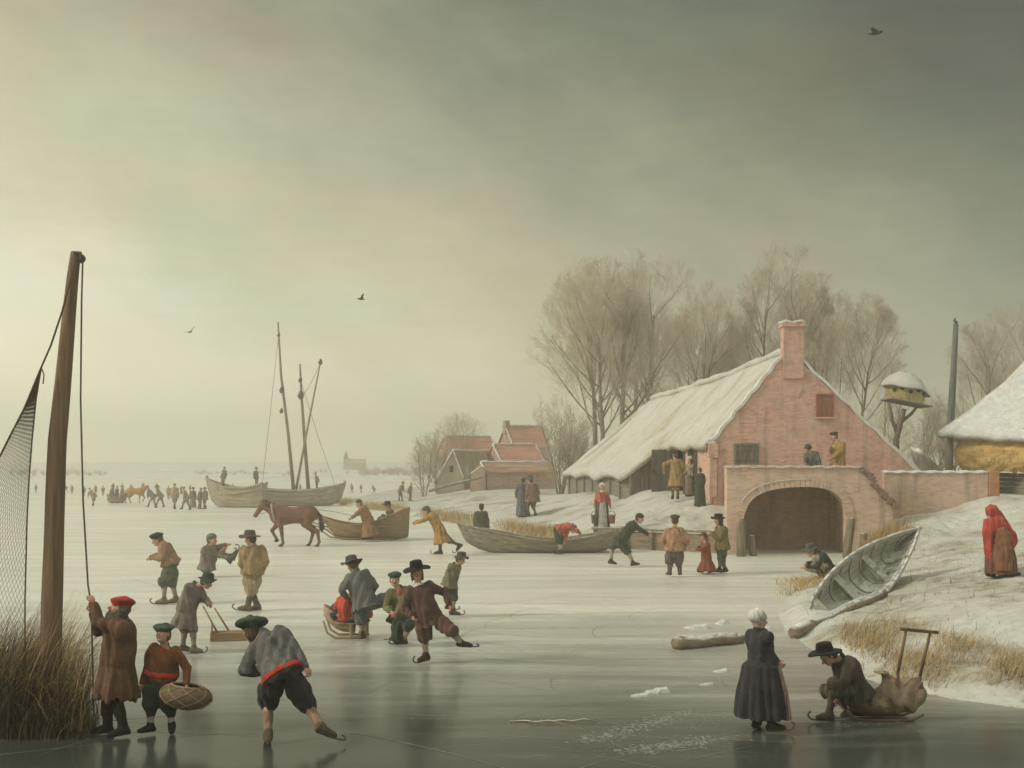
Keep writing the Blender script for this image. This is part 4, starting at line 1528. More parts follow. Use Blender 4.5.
class Loft:                                  # a tapering oval column a->b, flat cut ends, optional pleats
    def __init__(s, a, b, prof, side, k=0.02, pleat=0.0, npl=14, rag=0.0, round_=0.0, ph=0.0):
        s.a, s.b, s.k = np.array(a, float), np.array(b, float), k
        ax = s.b - s.a
        s.L = np.linalg.norm(ax)
        s.ax = ax / s.L
        side = np.array(side, float)
        side = side - s.ax * (side @ s.ax)
        s.u = side / np.linalg.norm(side)
        s.w = np.cross(s.ax, s.u)
        s.t = np.array([p[0] for p in prof])
        s.rx = np.array([p[1] for p in prof])
        s.ry = np.array([p[2] for p in prof])
        s.pleat, s.npl, s.rag, s.round_, s.ph = pleat, npl, rag, round_, ph
        m = max(s.rx.max(), s.ry.max()) * (1 + pleat) + 0.02
        s.lo, s.hi = np.minimum(s.a, s.b) - m, np.maximum(s.a, s.b) + m

    def d(s, P):
        q = P - s.a
        z = q @ s.ax
        x, y = q @ s.u, q @ s.w
        t = z / s.L
        rx = np.interp(t, s.t, s.rx)
        ry = np.interp(t, s.t, s.ry)
        e = 1.0
        if s.pleat > 0:
            an = np.arctan2(y / ry, x / rx)
            amt = np.clip(t * 1.3, 0, 1)
            e = 1.0 + s.pleat * amt * (np.sin(an * s.npl + s.ph + 1.2 * np.sin(an * 3 + 1)) * 0.7 + 0.5 * np.sin(an * (s.npl // 2 + 1) + 2.1 + s.ph))
        rad = np.sqrt((x / (rx * e)) ** 2 + (y / (ry * e)) ** 2)
        dd = (rad - 1) * np.minimum(rx, ry) * 0.85
        end = z - s.L
        if s.rag > 0:
            an = np.arctan2(y, x)
            end = end + s.rag * (np.sin(an * 9 + 1) + 0.7 * np.sin(an * 23 + 2) + 0.5 * np.sin(an * 41))
        c = np.maximum(-z, end)
        if s.round_ > 0:
            r = s.round_
            return np.minimum(np.maximum(dd + r, c + r), 0) + np.sqrt(np.maximum(dd + r, 0) ** 2 + np.maximum(c + r, 0) ** 2) - r
        return np.maximum(dd, c)


class Cut:                                   # keep the half-space (p - a) . n < 0
    def __init__(s, a, n, soft=0.0, wav=0.0):
        s.a, s.n, s.wav = np.array(a, float), np.array(n, float) / np.linalg.norm(n), wav

    def d(s, P):
        v = (P - s.a) @ s.n
        if s.wav > 0:
            v = v + s.wav * np.sin(P[:, 0] * 37 + P[:, 1] * 23)
        return v


class Sub:                                   # carve a hollow
    def __init__(s, prim, k=0.01):
        s.p, s.k = prim, k

    def d(s, P):
        return s.p.d(P)


def folds(P, seed=0.0, f=1.0):
    x, y, z = P[:, 0] * f, P[:, 1] * f, P[:, 2] * f
    w = 1.7 * np.sin(z * 7 + x * 5 + seed) + 1.3 * np.sin(y * 9 - z * 4 + seed * 2)
    return 0.55 * np.sin(24 * x + 15 * y + w * 1.5 + seed) + 0.45 * np.sin(19 * z + 11 * (x - y) + w * 2.0 + seed * 3) + 0.55 * np.sin(43 * x - 29 * y + 6 * z + w + seed)


def sdf_mesh(items, h, fold=0.0, seed=0.0, ff=1.0, k_all=None, fz=1.0):
    prims = [p for p in items if not isinstance(p, (Cut, Sub))]
    post = [p for p in items if isinstance(p, (Cut, Sub))]
    lo = np.min([p.lo for p in prims], 0) - 3 * h - fold
    hi = np.max([p.hi for p in prims], 0) + 3 * h + fold
    B = 8
    nb = np.maximum(1, np.ceil((hi - lo) / (h * B)).astype(int))
    gi = np.stack(np.meshgrid(*[np.arange(n) for n in nb], indexing='ij'), -1).reshape(-1, 3)
    cen = lo + (gi + 0.5) * B * h
    D = np.stack([p.d(cen) for p in prims])                     # prims x blocks
    dm = D.min(0)
    half = B * h * 0.5 * 1.7321
    kmax = max([p.k for p in prims] + [0])
    act = (np.abs(dm) < half * 1.25 + 2 * h + kmax + 2 * fold) | ((dm < 0) & (dm > -half * 2.2))
    for p in post:
        act |= (np.abs(p.d(cen)) < half * 1.2 + h) & (dm < half + kmax)
    gi, D, dm = gi[act], D[:, act], dm[act]
    m = len(gi)
    r9 = np.arange(B + 1)
    loc = np.stack(np.meshgrid(r9, r9, r9, indexing='ij'), -1).reshape(-1, 3)
    n9 = len(loc)
    P = (lo + (gi[:, None, :] * B + loc[None]) * h)             # m x 729 x 3
    val = np.full((m, n9), 1e3)
    for i, p in enumerate(prims):
        s = np.nonzero(D[i] < np.maximum(dm, 0) + half * 2.0 + 3 * p.k)[0]
        if not len(s):
            continue
        q = p.d(P[s].reshape(-1, 3)).reshape(len(s), n9)
        v = val[s]
        k = p.k if k_all is None else k_all
        if k > 0:
            hh = np.maximum(k - np.abs(v - q), 0) / k
            v = np.minimum(v, q) - hh * hh * k * 0.25
        else:
            v = np.minimum(v, q)
        val[s] = v
    if fold > 0:
        val += fold * folds(P.reshape(-1, 3) * np.array([1, 1, fz]), seed, ff).reshape(m, n9)
    for p in post:
        q = p.d(P.reshape(-1, 3)).reshape(m, n9)
        val = np.maximum(val, q if isinstance(p, Cut) else -q)
    val = val.reshape(m, B + 1, B + 1, B + 1)
    # surface nets
    c = [val[:, i:i + B, j:j + B, k:k + B] for i in (0, 1) for j in (0, 1) for k in (0, 1)]
    neg = sum((x < 0).astype(np.int8) for x in c)
    bi, ci, cj, ck = np.nonzero((neg > 0) & (neg < 8))
    if not len(bi):
        return np.zeros((0, 3)), np.zeros((0, 4), int)
    cv = np.stack([x[bi, ci, cj, ck] for x in c], -1)
    offs = np.array([(i, j, k) for i in (0, 1) for j in (0, 1) for k in (0, 1)], float)
    acc = np.zeros((len(bi), 3))
    cnt = np.zeros(len(bi))
    for a in range(8):
        for b in range(a + 1, 8):
            if np.abs(offs[a] - offs[b]).sum() != 1:
                continue
            va, vb = cv[:, a], cv[:, b]
            x = (va < 0) != (vb < 0)
            t = np.where(x, va / np.where(x, va - vb, 1), 0)
            acc += np.where(x[:, None], offs[a] + t[:, None] * (offs[b] - offs[a]), 0)
            cnt += x
    g = gi[bi] * B + np.stack([ci, cj, ck], -1)
    V = lo + (g + acc / cnt[:, None]) * h
    N = (nb * B + 4).astype(np.int64)
    key = (g[:, 0].astype(np.int64) * N[1] + g[:, 1]) * N[2] + g[:, 2]
    order = np.argsort(key)
    ks = key[order]

    def find(gg):
        kk = (gg[:, 0].astype(np.int64) * N[1] + gg[:, 1]) * N[2] + gg[:, 2]
        i = np.clip(np.searchsorted(ks, kk), 0, len(ks) - 1)
        return np.where(ks[i] == kk, order[i], -1)

    Q = []
    for ax, (a1, a2), corner in ((0, (1, 2), 4), (1, (2, 0), 2), (2, (0, 1), 1)):
        v0, v1 = cv[:, 0], cv[:, corner]
        s = np.nonzero((v0 < 0) != (v1 < 0))[0]
        gg = g[s]
        e1, e2 = np.zeros(3, int), np.zeros(3, int)
        e1[a1] = 1
        e2[a2] = 1
        q = np.stack([s, find(gg - e1), find(gg - e1 - e2), find(gg - e2)], -1)
        fl = v0[s] > 0
        q[fl] = q[fl][:, ::-1]
        Q.append(q[(q >= 0).all(1)])
    Q = np.concatenate(Q)
    return V, Q


def soft(name, items, h, mat, parent=None, fold=0.0, seed=0.0, ff=1.0, loc=None, matfn=None, fz=1.0):
    V, Q = sdf_mesh(items, h, fold, seed, ff, fz=fz)
    me = np_mesh(name, V, Q, True)
    o = link(name, me, mat, parent, loc)
    if matfn is not None and len(Q):
        cen = V[Q].mean(1)
        me.polygons.foreach_set('material_index', matfn(cen).astype(np.int32))
    return o


# ================================================================== people
SKIN = rough_mat('skin', (0.56, 0.35, 0.255), 0.22, 9, 0.6, bmp=0.08, spec=0.35)
CHEEK = rough_mat('flushed_skin', (0.52, 0.235, 0.165), 0.2, 9, 0.6, bmp=0.08, spec=0.35)
LIP = rough_mat('lips', (0.33, 0.10, 0.08), 0.2, 9, 0.5, bmp=0.0)
EYEW = rough_mat('eye_white', (0.55, 0.50, 0.44), 0.1, 9, 0.3, bmp=0.0)
EYED = rough_mat('eye_dark', (0.03, 0.02, 0.015), 0.1, 9, 0.3, bmp=0.0)
IRON = rough_mat('skate_iron', (0.10, 0.09, 0.08), 0.3, 20, 0.45, bmp=0.1, spec=0.5)


def vec(*a):
    return np.array(a, float)


def unit(v):
    v = np.asarray(v, float)
    n = np.linalg.norm(v)
    return v / n if n > 1e-9 else v


def ik(a, b, l1, l2, pole):
    """middle joint of a two-bone chain; also the reachable end"""
    a, b = np.asarray(a, float), np.asarray(b, float)
    d = b - a
    L = np.linalg.norm(d)
    if L > (l1 + l2) * 0.995:
        b = a + d / L * (l1 + l2) * 0.995
        d = b - a
        L = np.linalg.norm(d)
    L = max(L, abs(l1 - l2) + 1e-3)
    x = (l1 * l1 - l2 * l2 + L * L) / (2 * L)
    hgt = math.sqrt(max(0, l1 * l1 - x * x))
    u = d / max(np.linalg.norm(d), 1e-9)
    p = np.asarray(pole, float)
    p = p - u * (p @ u)
    if np.linalg.norm(p) < 1e-6:
        p = vec(0, 1, 0) - u * u[1]
    return a + u * x + unit(p) * hgt, b


def rodr(v, axis, ang):
    axis = unit(axis)
    return v * math.cos(ang) + np.cross(axis, v) * math.sin(ang) + axis * (axis @ v) * (1 - math.cos(ang))


class Fig:
    """one person. Points are given as they are seen: (column, row, extra depth in metres) at distance Y."""

    def __init__(s, base, Y, hp, face, z=None, **kw):
        s.bx, s.by, s.Y = base[0], base[1], Y
        s.kpx = Y / F_PX
        s.s = hp * s.kpx / 1.72                     # size relative to a 1.72 m figure
        s.O = np.array(W(base[0], base[1], Y))
        if kw.get('snap'):
            s.O[2] = H(s.O[0], s.O[1])
        s.px = s.kpx
        a = math.radians(face)
        s.F = vec(math.sin(a), -math.cos(a), 0)     # where the body faces
        s.S = vec(math.cos(a), math.sin(a), 0)      # the side seen right when it faces us
        s.hb = float(np.clip(s.kpx * 0.5, 0.0075, 0.03))
        s.hc = float(np.clip(s.kpx * 0.72, 0.0095, 0.036))
        s.kw = kw
        s.seed = (base[0] * 0.37 + base[1] * 0.11) % 6.28
        s.pose(**kw)

    def P(s, p):
        """picture point to figure-local metres"""
        if p is None:
            return None
        dz = p[2] if len(p) > 2 else 0.0
        return np.array(W(p[0], p[1], s.Y + dz)) - s.O

    def pose(s, hip=None, neck=None, head=None, fa=None, fb=None, ha=None, hb=None, hface=None, pitch=0.0, roll=0.0, ea=None, eb=None,
             ka=None, kb=None, sface=None, ta=None, tb=None, **_):
        k = s.s
        S, F = s.S, s.F
        up = vec(0, 0, 1)
        s.hip = vec(0, 0, 0.93 * k) if hip is None else s.P(hip)
        s.neck = s.hip + vec(0, 0, 0.53 * k) if neck is None else s.P(neck)
        tors = unit(s.neck - s.hip)
        s.tors = tors
        if sface is not None:
            a = math.radians(sface)
            s.SS = vec(math.cos(a), math.sin(a), 0)
            s.SF = vec(math.sin(a), -math.cos(a), 0)
        else:
            s.SS, s.SF = S, F
        s.SF = unit(s.SF - tors * (s.SF @ tors))
        s.SS = unit(s.SS - tors * (s.SS @ tors))
        a = math.radians(hface if hface is not None else (s.kw.get('face_', 0) if False else math.degrees(math.atan2(s.F[0], -s.F[1]))))
        hf = vec(math.sin(a), -math.cos(a), 0)
        hs = vec(math.cos(a), math.sin(a), 0)
        pt = math.radians(pitch)                     # + looks up
        hu = up * math.cos(pt) - hf * math.sin(pt)
        hf = hf * math.cos(pt) + up * math.sin(pt)
        rl = math.radians(roll)
        hu, hs = hu * math.cos(rl) + hs * math.sin(rl), hs * math.cos(rl) - hu * math.sin(rl)
        s.HF, s.HS, s.HU = hf, hs, hu
        nk = unit(tors * 0.6 + hu * 0.6)
        s.head = s.neck + nk * 0.10 * k + hu * 0.075 * k + hf * 0.02 * k if head is None else s.P(head)
        # legs
        hw = 0.095 * k
        s.legs = []
        s.ll = []
        for sg, foot, knee, toe in ((1, fa, ka, ta), (-1, fb, kb, tb)):
            h = s.hip + S * hw * sg - tors * 0.03 * k
            f = (s.O * 0 + S * 0.10 * k * sg) + vec(0, 0, 0.085 * k) if foot is None else s.P(foot)
            td = F if toe is None else unit(vec(math.sin(math.radians(toe[0])) * math.cos(math.radians(toe[1])), -math.cos(math.radians(toe[0])) * math.cos(math.radians(toe[1])), math.sin(math.radians(toe[1]))))
            pole = F * 1.0 + S * 0.12 * sg if knee is None else s.P(knee) - (h + f) / 2
            q = 1.0
            if knee is None:                          # standing legs: nearly straight, as long as the sitter's
                q = float(np.clip(np.linalg.norm(f - h) * 1.012 / (0.855 * k), 0.6, 1.0))
            s.ll.append((0.43 * k * q, 0.425 * k * q))
            kn, f = ik(h, f, s.ll[-1][0], s.ll[-1][1], pole)
            s.legs.append((h, kn, f, td))
        # arms
        s.arms = []
        for sg, hand, elb in ((1, ha, ea), (-1, hb, eb)):
            sh = s.neck + s.SS * 0.175 * k * sg - tors * 0.055 * k
            if hand is None:
                w = sh + s.SS * 0.08 * k * sg - up * 0.50 * k + s.SF * 0.06 * k
            else:
                w = s.P(hand)
            pole = (-s.SF * 0.8 - up * 0.4 + s.SS * 0.5 * sg) if elb is None else s.P(elb) - (sh + w) / 2
            el, w = ik(sh, w, 0.285 * k, 0.25 * k, pole)
            s.arms.append((sh, el, w))

    def ground(s, skates):
        """put the soles of standing feet on the ground under them"""
        k = s.s
        zf = s.kw.get('gz', 0.0)
        want = (0.105 if skates else 0.0835) * k + zf
        for i, (h, kn, f, td) in enumerate(s.legs):
            if abs(f[2] - want) < 0.13 * k and abs(td[2]) < 0.12 and not s.kw.get('free'):
                f = vec(f[0], f[1], want)
                td = unit(vec(td[0], td[1], 0))
                kn, f = ik(h, f, s.ll[i][0], s.ll[i][1], kn - (h + f) / 2)
                s.legs[i] = (h, kn, f, td)

    # ---- the body: one continuous skin with a face and five-fingered hands
    def hand_items(s, i):
        k = s.s
        sh, el, w = s.arms[i]
        sg = 1 if i == 0 else -1
        d = unit(w - el)
        curl = s.kw.get('curl', 0.5)
        # palm turned towards the body / what it holds
        nrm = s.SF * 0.5 - s.SS * sg * 0.7 - vec(0, 0, 0.3)
        nrm = unit(nrm - d * (nrm @ d))
        lat = np.cross(d, nrm)
        if lat @ s.SF < 0:
            lat = -lat                                # thumb side
        it = []
        pc = w + d * 0.045 * k
        it.append(Ell(pc, (0.05 * k, 0.040 * k, 0.018 * k), np.stack([d, lat, nrm], 1), k=0.012 * k))
        it.append(Cap(w - d * 0.01 * k, pc, 0.026 * k, 0.024 * k, k=0.015 * k))
        fr = max(0.0085 * k, 0.0085)
        for j, (o, L) in enumerate(((0.030, 0.072), (0.010, 0.080), (-0.010, 0.075), (-0.029, 0.058))):
            b0 = w + d * 0.080 * k + lat * o * k
            d1 = unit(rodr(d, np.cross(d, nrm), curl * 0.8) + lat * o * 3)
            b1 = b0 + d1 * L * 0.5 * k
            d2 = rodr(d1, np.cross(d, nrm), curl * 1.3)
            b2 = b1 + d2 * L * 0.5 * k
            it.append(Cap(b0 - d * 0.012 * k, b1, fr * 1.05, fr, k=0.004))
            it.append(Cap(b1, b2, fr, fr * 0.8, k=0.004))
        t0 = w + d * 0.025 * k + lat * 0.030 * k
        t1 = t0 + unit(d * 0.7 + lat * 0.6 + nrm * 0.35) * 0.036 * k
        t2 = t1 + unit(d * 0.9 + lat * 0.15 + nrm * 0.5) * 0.030 * k
        it.append(Cap(t0, t1, fr * 1.25, fr * 1.1, k=0.006))
        it.append(Cap(t1, t2, fr * 1.1, fr * 0.85, k=0.004))
        return it

    def head_items(s):
        k = s.s * 1.13
        c, f, u, r = s.head, s.HF, s.HU, s.HS
        R = np.stack([r, f, u], 1)
        p = lambda x, y, z: c + (r * x + f * y + u * z) * k
        it = [Ell(p(0, -0.008, 0.030), (0.074 * k, 0.094 * k, 0.088 * k), R, k=0.02 * k),
              Ell(p(0, 0.022, -0.035), (0.060 * k, 0.070 * k, 0.080 * k), R, k=0.03 * k),
              Ell(p(0, 0.062, -0.088), (0.026 * k, 0.022 * k, 0.020 * k), R, k=0.02 * k),        # chin
              Cap(p(-0.035, 0.078, 0.022), p(0.035, 0.078, 0.022), 0.014 * k, k=0.014 * k),          # brow
              Cap(p(0, 0.088, 0.005), p(0, 0.112, -0.026), 0.010 * k, 0.0155 * k, k=0.008 * k),       # nose
              Ell(p(-0.036, 0.068, -0.026), (0.022 * k, 0.018 * k, 0.018 * k), R, k=0.015 * k),
              Ell(p(0.036, 0.068, -0.026), (0.022 * k, 0.018 * k, 0.018 * k), R, k=0.015 * k),        # cheeks
              Cap(p(-0.018, 0.088, -0.056), p(0.018, 0.088, -0.056), 0.0085 * k, k=0.006 * k),        # lips
              Ell(p(-0.078, -0.008, -0.004), (0.010 * k, 0.020 * k, 0.030 * k), R, k=0.008 * k),
              Ell(p(0.078, -0.008, -0.004), (0.010 * k, 0.020 * k, 0.030 * k), R, k=0.008 * k)]       # ears
        return it

    def body(s, root):
        k = s.s
        it = s.head_items()
        it.append(Cap(s.neck - s.tors * 0.03 * k, s.head - s.HU * 0.05 * k - s.HF * 0.012 * k, 0.060 * k, 0.052 * k, k=0.03 * k))
        it += s.torso_items(0.0)
        for h, kn, f, td in s.legs:
            it += [Cap(h, kn, 0.082 * k, 0.052 * k, k=0.03 * k), Cap(kn, f, 0.052 * k, 0.034 * k, k=0.02 * k),
                   Ell(kn + (f - kn) * 0.3 - td * 0.015 * k, (0.05 * k, 0.05 * k, 0.1 * k), None, k=0.02 * k) if abs(unit(f - kn)[2]) > 0.8 else Cap(kn + (f - kn) * 0.15, kn + (f - kn) * 0.5, 0.05 * k, 0.045 * k, k=0.02),
                   Cap(f, f + td * 0.10 * k - vec(0, 0, 0.045 * k), 0.028 * k, 0.018 * k, k=0.01 * k)]
        for i, (sh, el, w) in enumerate(s.arms):
            it += [Cap(sh, el, 0.048 * k, 0.038 * k, k=0.03 * k), Cap(el, w, 0.040 * k, 0.027 * k, k=0.015 * k)]
            it += s.hand_items(i)
        c, f, u, r, kk = s.head, s.HF, s.HU, s.HS, s.s * 1.13
        e = s.hb

        def mf(C):
            q = C - c
            x, y, z = q @ r / kk, q @ f / kk, q @ u / kk
            o = np.zeros(len(C), int)
            front = y > 0.045
            o[front & (((np.abs(x) - 0.034) ** 2 + (z + 0.028) ** 2) < 0.022 ** 2)] = 1
            o[(y > 0.098) & (z < 0.0)] = 1
            o[front & (np.abs(x) < 0.026) & (np.abs(z + 0.056) < 0.0095)] = 2
            ex = np.abs(x) - 0.032
            o[front & ((ex / 0.0185) ** 2 + ((z - 0.004) / 0.0085) ** 2 < 1)] = 3
            o[front & (ex ** 2 + (z - 0.004) ** 2 < 0.0085 ** 2)] = 4
            o[front & (np.abs(ex) < 0.022) & (np.abs(z - 0.024 + np.abs(ex) * 0.25) < 0.0048)] = 5
            return o
        hairm = s.kw.get('brow', cloth((0.10, 0.065, 0.04)))
        return soft('body', it, e, [SKIN, CHEEK, LIP, EYEW, EYED, hairm], root, matfn=mf)

    def torso_items(s, g, top=0.0):
        """trunk, grown by g metres"""
        k = s.s
        S, F = s.SS, s.SF
        fat = s.kw.get('fat', 1.0)
        hipc, nk = s.hip, s.neck
        L = np.linalg.norm(nk - hipc)
        a = hipc - s.tors * 0.06 * k
        b = nk + s.tors * 0.0
        pr = [(0, 0.155 * k * fat + g, 0.115 * k * fat + g), (0.28, 0.150 * k * fat + g, 0.110 * k * fat + g), (0.55, 0.158 * k * fat + g, 0.112 * k * fat + g), (0.80, 0.168 * k + g, 0.110 * k + g), (0.93, 0.125 * k + g, 0.085 * k + g), (1.0, 0.085 * k + g, 0.065 * k + g)]
        it = [Loft(a, b, pr, S, k=0.03 * k, round_=0.03 * k)]
        for sg in (1, -1):
            it.append(Ell(nk + S * 0.145 * k * sg - s.tors * 0.075 * k, (0.058 * k + g * 0.7,) * 3, None, k=0.06 * k))
        return it

    # ---- garments
    def jacket(s, root, col, hem=None, sleeve=1.0, flare=0.05, name='jacket', rag=0.0, collar=True, g=0.030, loose=0.0):
        """hem: length below the hip centre in metres of a 1.72 m figure (negative ends above)"""
        k = s.s
        hem = 0.05 if hem is None else hem
        it = s.torso_items(g * k + loose * k)
        down = -s.tors if hem < 0.25 else unit(-s.tors * 0.35 + vec(0, 0, -1))
        a = s.hip + s.tors * 0.16 * k
        b = s.hip + down * hem * k
        fat = s.kw.get('fat', 1.0)
        rx0, ry0 = 0.15 * k * fat + g * k + loose * k, 0.115 * k * fat + g * k + loose * k
        it.append(Loft(a, b, [(0, rx0 * 0.92, ry0 * 0.92), (0.4, rx0 * 1.04, ry0 * 1.06), (1, rx0 * 1.08 + flare * k, ry0 * 1.1 + flare * k)], s.S if hem > 0.2 else s.SS, k=0.05 * k, pleat=0.05 + (0.03 if hem > 0.2 else 0), npl=11, rag=rag * k, ph=s.seed))
        for i, (sh, el, w) in enumerate(s.arms):
            w2 = el + (w - el) * (0.93 * sleeve)
            it += [Cap(sh, el, 0.073 * k + loose * k * 0.5, 0.067 * k, k=0.06 * k), Cap(el, w2, 0.067 * k, 0.050 * k, k=0.02 * k)]
        if collar:
            it.append(Cap(s.neck - s.tors * 0.02 * k, s.neck + s.tors * 0.035 * k, 0.082 * k, 0.070 * k, k=0.03 * k))
        it.append(Sub(Cap(s.neck + s.tors * 0.02 * k + s.HF * 0.02 * k, s.neck + s.tors * 0.2 * k + s.HF * 0.05 * k, 0.058 * k, 0.075 * k)))
        # a hollow under the hem so that legs come out of it
        return soft(name, it, s.hc, cloth(col), root, fold=0.0135 * k, seed=s.seed, fz=0.3 if hem > 0.2 else 0.7)

    def cuffs(s, root, col):
        for i, (sh, el, w) in enumerate(s.arms):
            a, b = el + (w - el) * 0.90, el + (w - el) * 1.0
            soft('cuff', [Loft(a, b, [(0, 0.042 * s.s, 0.042 * s.s), (1, 0.046 * s.s, 0.046 * s.s)], s.S if abs(unit(b - a) @ s.S) < 0.9 else s.F, k=0.0)], s.hb, cloth(col), root)

    def breeches(s, root, col, below=0.0, baggy=1.0, name='breeches', gather=True):
        """baggy knee breeches; below = how far past the knee they hang (fraction of the shin)"""
        k = s.s
        fat = s.kw.get('fat', 1.0)
        it = [Loft(s.hip + s.tors * 0.13 * k, s.hip - s.tors * 0.10 * k, [(0, 0.148 * k * fat, 0.118 * k * fat), (0.5, 0.178 * k * fat, 0.145 * k * fat), (1, 0.170 * k * fat, 0.14 * k * fat)], s.S, k=0.06 * k, round_=0.03 * k, pleat=0.03, npl=15)]
        for h, kn, f, td in s.legs:
            e = kn + (f - kn) * (below + 0.08)
            d = unit(e - h)
            L = np.linalg.norm(e - h)
            r = 0.105 * k * baggy
            it.append(Cap(h, h + (kn - h) * 0.55, 0.098 * k, r, k=0.06 * k))
            it.append(Cap(h + (kn - h) * 0.55, kn, r, r * 0.92, k=0.05 * k))
            if below > 0.05:
                it.append(Cap(kn, e, r * 0.92, 0.074 * k, k=0.03 * k))
            else:
                it.append(Cap(kn, e, r * 0.85, 0.072 * k, k=0.03 * k))
        return soft(name, it, s.hc, cloth(col), root, fold=0.014 * k, seed=s.seed + 1, ff=1.15, fz=0.4)

    def stockings(s, root, col, name='stocking', thick=1.0):
        k = s.s
        for h, kn, f, td in s.legs:
            soft(name, [Cap(kn + (f - kn) * 0.0, kn + (f - kn) * 0.35, 0.058 * k * thick, 0.060 * k * thick, k=0.02 * k), Cap(kn + (f - kn) * 0.35, f - unit(f - kn) * 0.0, 0.060 * k * thick, 0.042 * k * thick, k=0.02 * k)], s.hc, cloth(col), root, fold=0.005 * k, seed=s.seed, ff=1.6)

    def shoes(s, root, col, boot=0.0, skates=False, name=None):
        k = s.s
        for h, kn, f, td in s.legs:
            leg = unit(kn - f)
            flat = unit(td - leg * (td @ leg) * 0.35)
            sole = unit(np.cross(np.cross(flat, leg), flat))       # up from the sole
            heel = f - sole * 0.045 * k - flat * 0.045 * k
            toe = f - sole * 0.052 * k + flat * 0.155 * k
            it = [Cap(heel, toe, 0.042 * k, 0.038 * k, k=0.02 * k), Cap(f - sole * 0.01 * k, f + flat * 0.09 * k - sole * 0.035 * k, 0.048 * k, 0.042 * k, k=0.03 * k), Cap(heel, f + leg * (0.03 + boot) * k, 0.036 * k, 0.046 * k + boot * 0.03 * k, k=0.03 * k)]
            it.append(Cap(f - sole * 0.01 * k, f + leg * (0.045 + boot * 0.3) * k, 0.05 * k, 0.049 * k, k=0.03 * k))
            if boot > 0.1:
                it.append(Cap(f + leg * boot * 0.4 * k, f + leg * (boot) * k, 0.058 * k, 0.064 * k, k=0.02 * k))
            it.append(Cut(f - sole * 0.082 * k, -sole))
            o = soft(name or ('boot' if boot > 0.1 else 'shoe'), it, s.hb * 1.1, cloth(col), root, fold=0.003 * k, seed=s.seed, ff=2)
            if skates:
                m = MB()
                z0 = f - sole * 0.088 * k
                pts = [z0 - flat * 0.09 * k, z0 + flat * 0.05 * k, z0 + flat * 0.18 * k, z0 + flat * 0.255 * k + sole * 0.012 * k, z0 + flat * 0.30 * k + sole * 0.05 * k, z0 + flat * 0.295 * k + sole * 0.095 * k, z0 + flat * 0.26 * k + sole * 0.115 * k]
                for a, b in zip(pts[:-1], pts[1:]):
                    m.bar(a, b, max(0.012 * k, 0.35 * s.kpx), 0.024 * k, up=tuple(sole))
                m.bar(z0 - flat * 0.07 * k + sole * 0.012 * k, z0 + flat * 0.16 * k + sole * 0.012 * k, 0.05 * k, 0.014 * k, up=tuple(sole))
                m.build('skate', IRON, o)

    def skirt(s, root, col, hem, rx=0.30, ry=0.26, name='skirt', pleat=0.05, top=0.12, waist=0.15):
        """hem: row in the picture"""
        k = s.s
        a = s.hip + s.tors * top * k
        b = vec(s.hip[0] * 0.6, s.hip[1] * 0.6, (s.by - hem) * s.kpx)
        it = [Loft(a, b, [(0, waist * k, waist * 0.85 * k), (0.12, (waist * 0.55 + rx * 0.45) * k, (waist * 0.5 + ry * 0.45) * k), (0.6, rx * 0.9 * k, ry * 0.9 * k), (1, rx * k, ry * k)], s.S, k=0.02, pleat=pleat, npl=15, ph=s.seed, rag=0.004 * k)]
        return soft(name, it, s.hc, cloth(col), root, fold=0.009 * k, seed=s.seed, fz=0.15)

    def apron(s, root, col, hem, yaw=0.0, rx=0.315, ry=0.275, width=0.9):
        """a curved panel lying over the skirt's front; yaw turns it round the body"""
        k = s.s
        a = s.hip + s.tors * 0.12 * k
        b = vec(s.hip[0] * 0.6, s.hip[1] * 0.6, (s.by - hem) * s.kpx)
        f = rodr(s.F, vec(0, 0, 1), math.radians(yaw))
        sd = rodr(s.S, vec(0, 0, 1), math.radians(yaw))
        rows = []
        for i in range(17):
            t = i / 16.0
            rxx = np.interp(t, [0, 0.12, 0.6, 1], [0.165, 0.16 * 0.55 + rx * 0.47, rx * 0.93, rx * 1.04])
            ryy = np.interp(t, [0, 0.12, 0.6, 1], [0.15, 0.15 * 0.5 + ry * 0.5, ry * 0.95, ry * 1.06])
            c = a + (b - a) * t
            row = []
            for j in range(17):
                an = (j / 16.0 - 0.5) * width * (1.1 + 0.25 * t)
                rr = 1.0 + 0.025 * math.sin(j * 1.7 + t * 2) * t
                row.append(Vector(c + (sd * math.sin(an) * rxx + f * math.cos(an) * ryy) * rr * k))
            rows.append(row)
        m = MB().slab(rows, lambda p: Vector(f) * (-0.012 * k))
        return m.build('apron', cloth(col), root, smooth=True, fixn=True)

    def sash(s, root, col, at=0.12, w=0.05, g=0.03):
        k = s.s
        fat = s.kw.get('fat', 1.0)
        a, b = s.hip + s.tors * (at - w / 2) * k, s.hip + s.tors * (at + w / 2) * k
        soft('sash', [Loft(a, b, [(0, 0.158 * k * fat + g * k, 0.122 * k * fat + g * k), (1, 0.155 * k * fat + g * k, 0.12 * k * fat + g * k)], s.SS, k=0, round_=0.012 * k)], s.hb * 1.2, cloth(col), root, fold=0.003 * k, seed=s.seed, ff=2)

    def collar(s, root, col, r=0.105, name='collar'):
        k = s.s
        a = s.neck + s.tors * 0.045 * k
        b = s.neck - s.tors * 0.015 * k + s.SF * 0.02 * k
        soft(name, [Loft(a, b, [(0, 0.072 * k, 0.068 * k), (1, r * k, r * k * 0.95)], s.SS, k=0)], s.hb, cloth(col), root, fold=0.002 * k, seed=s.seed, ff=2)

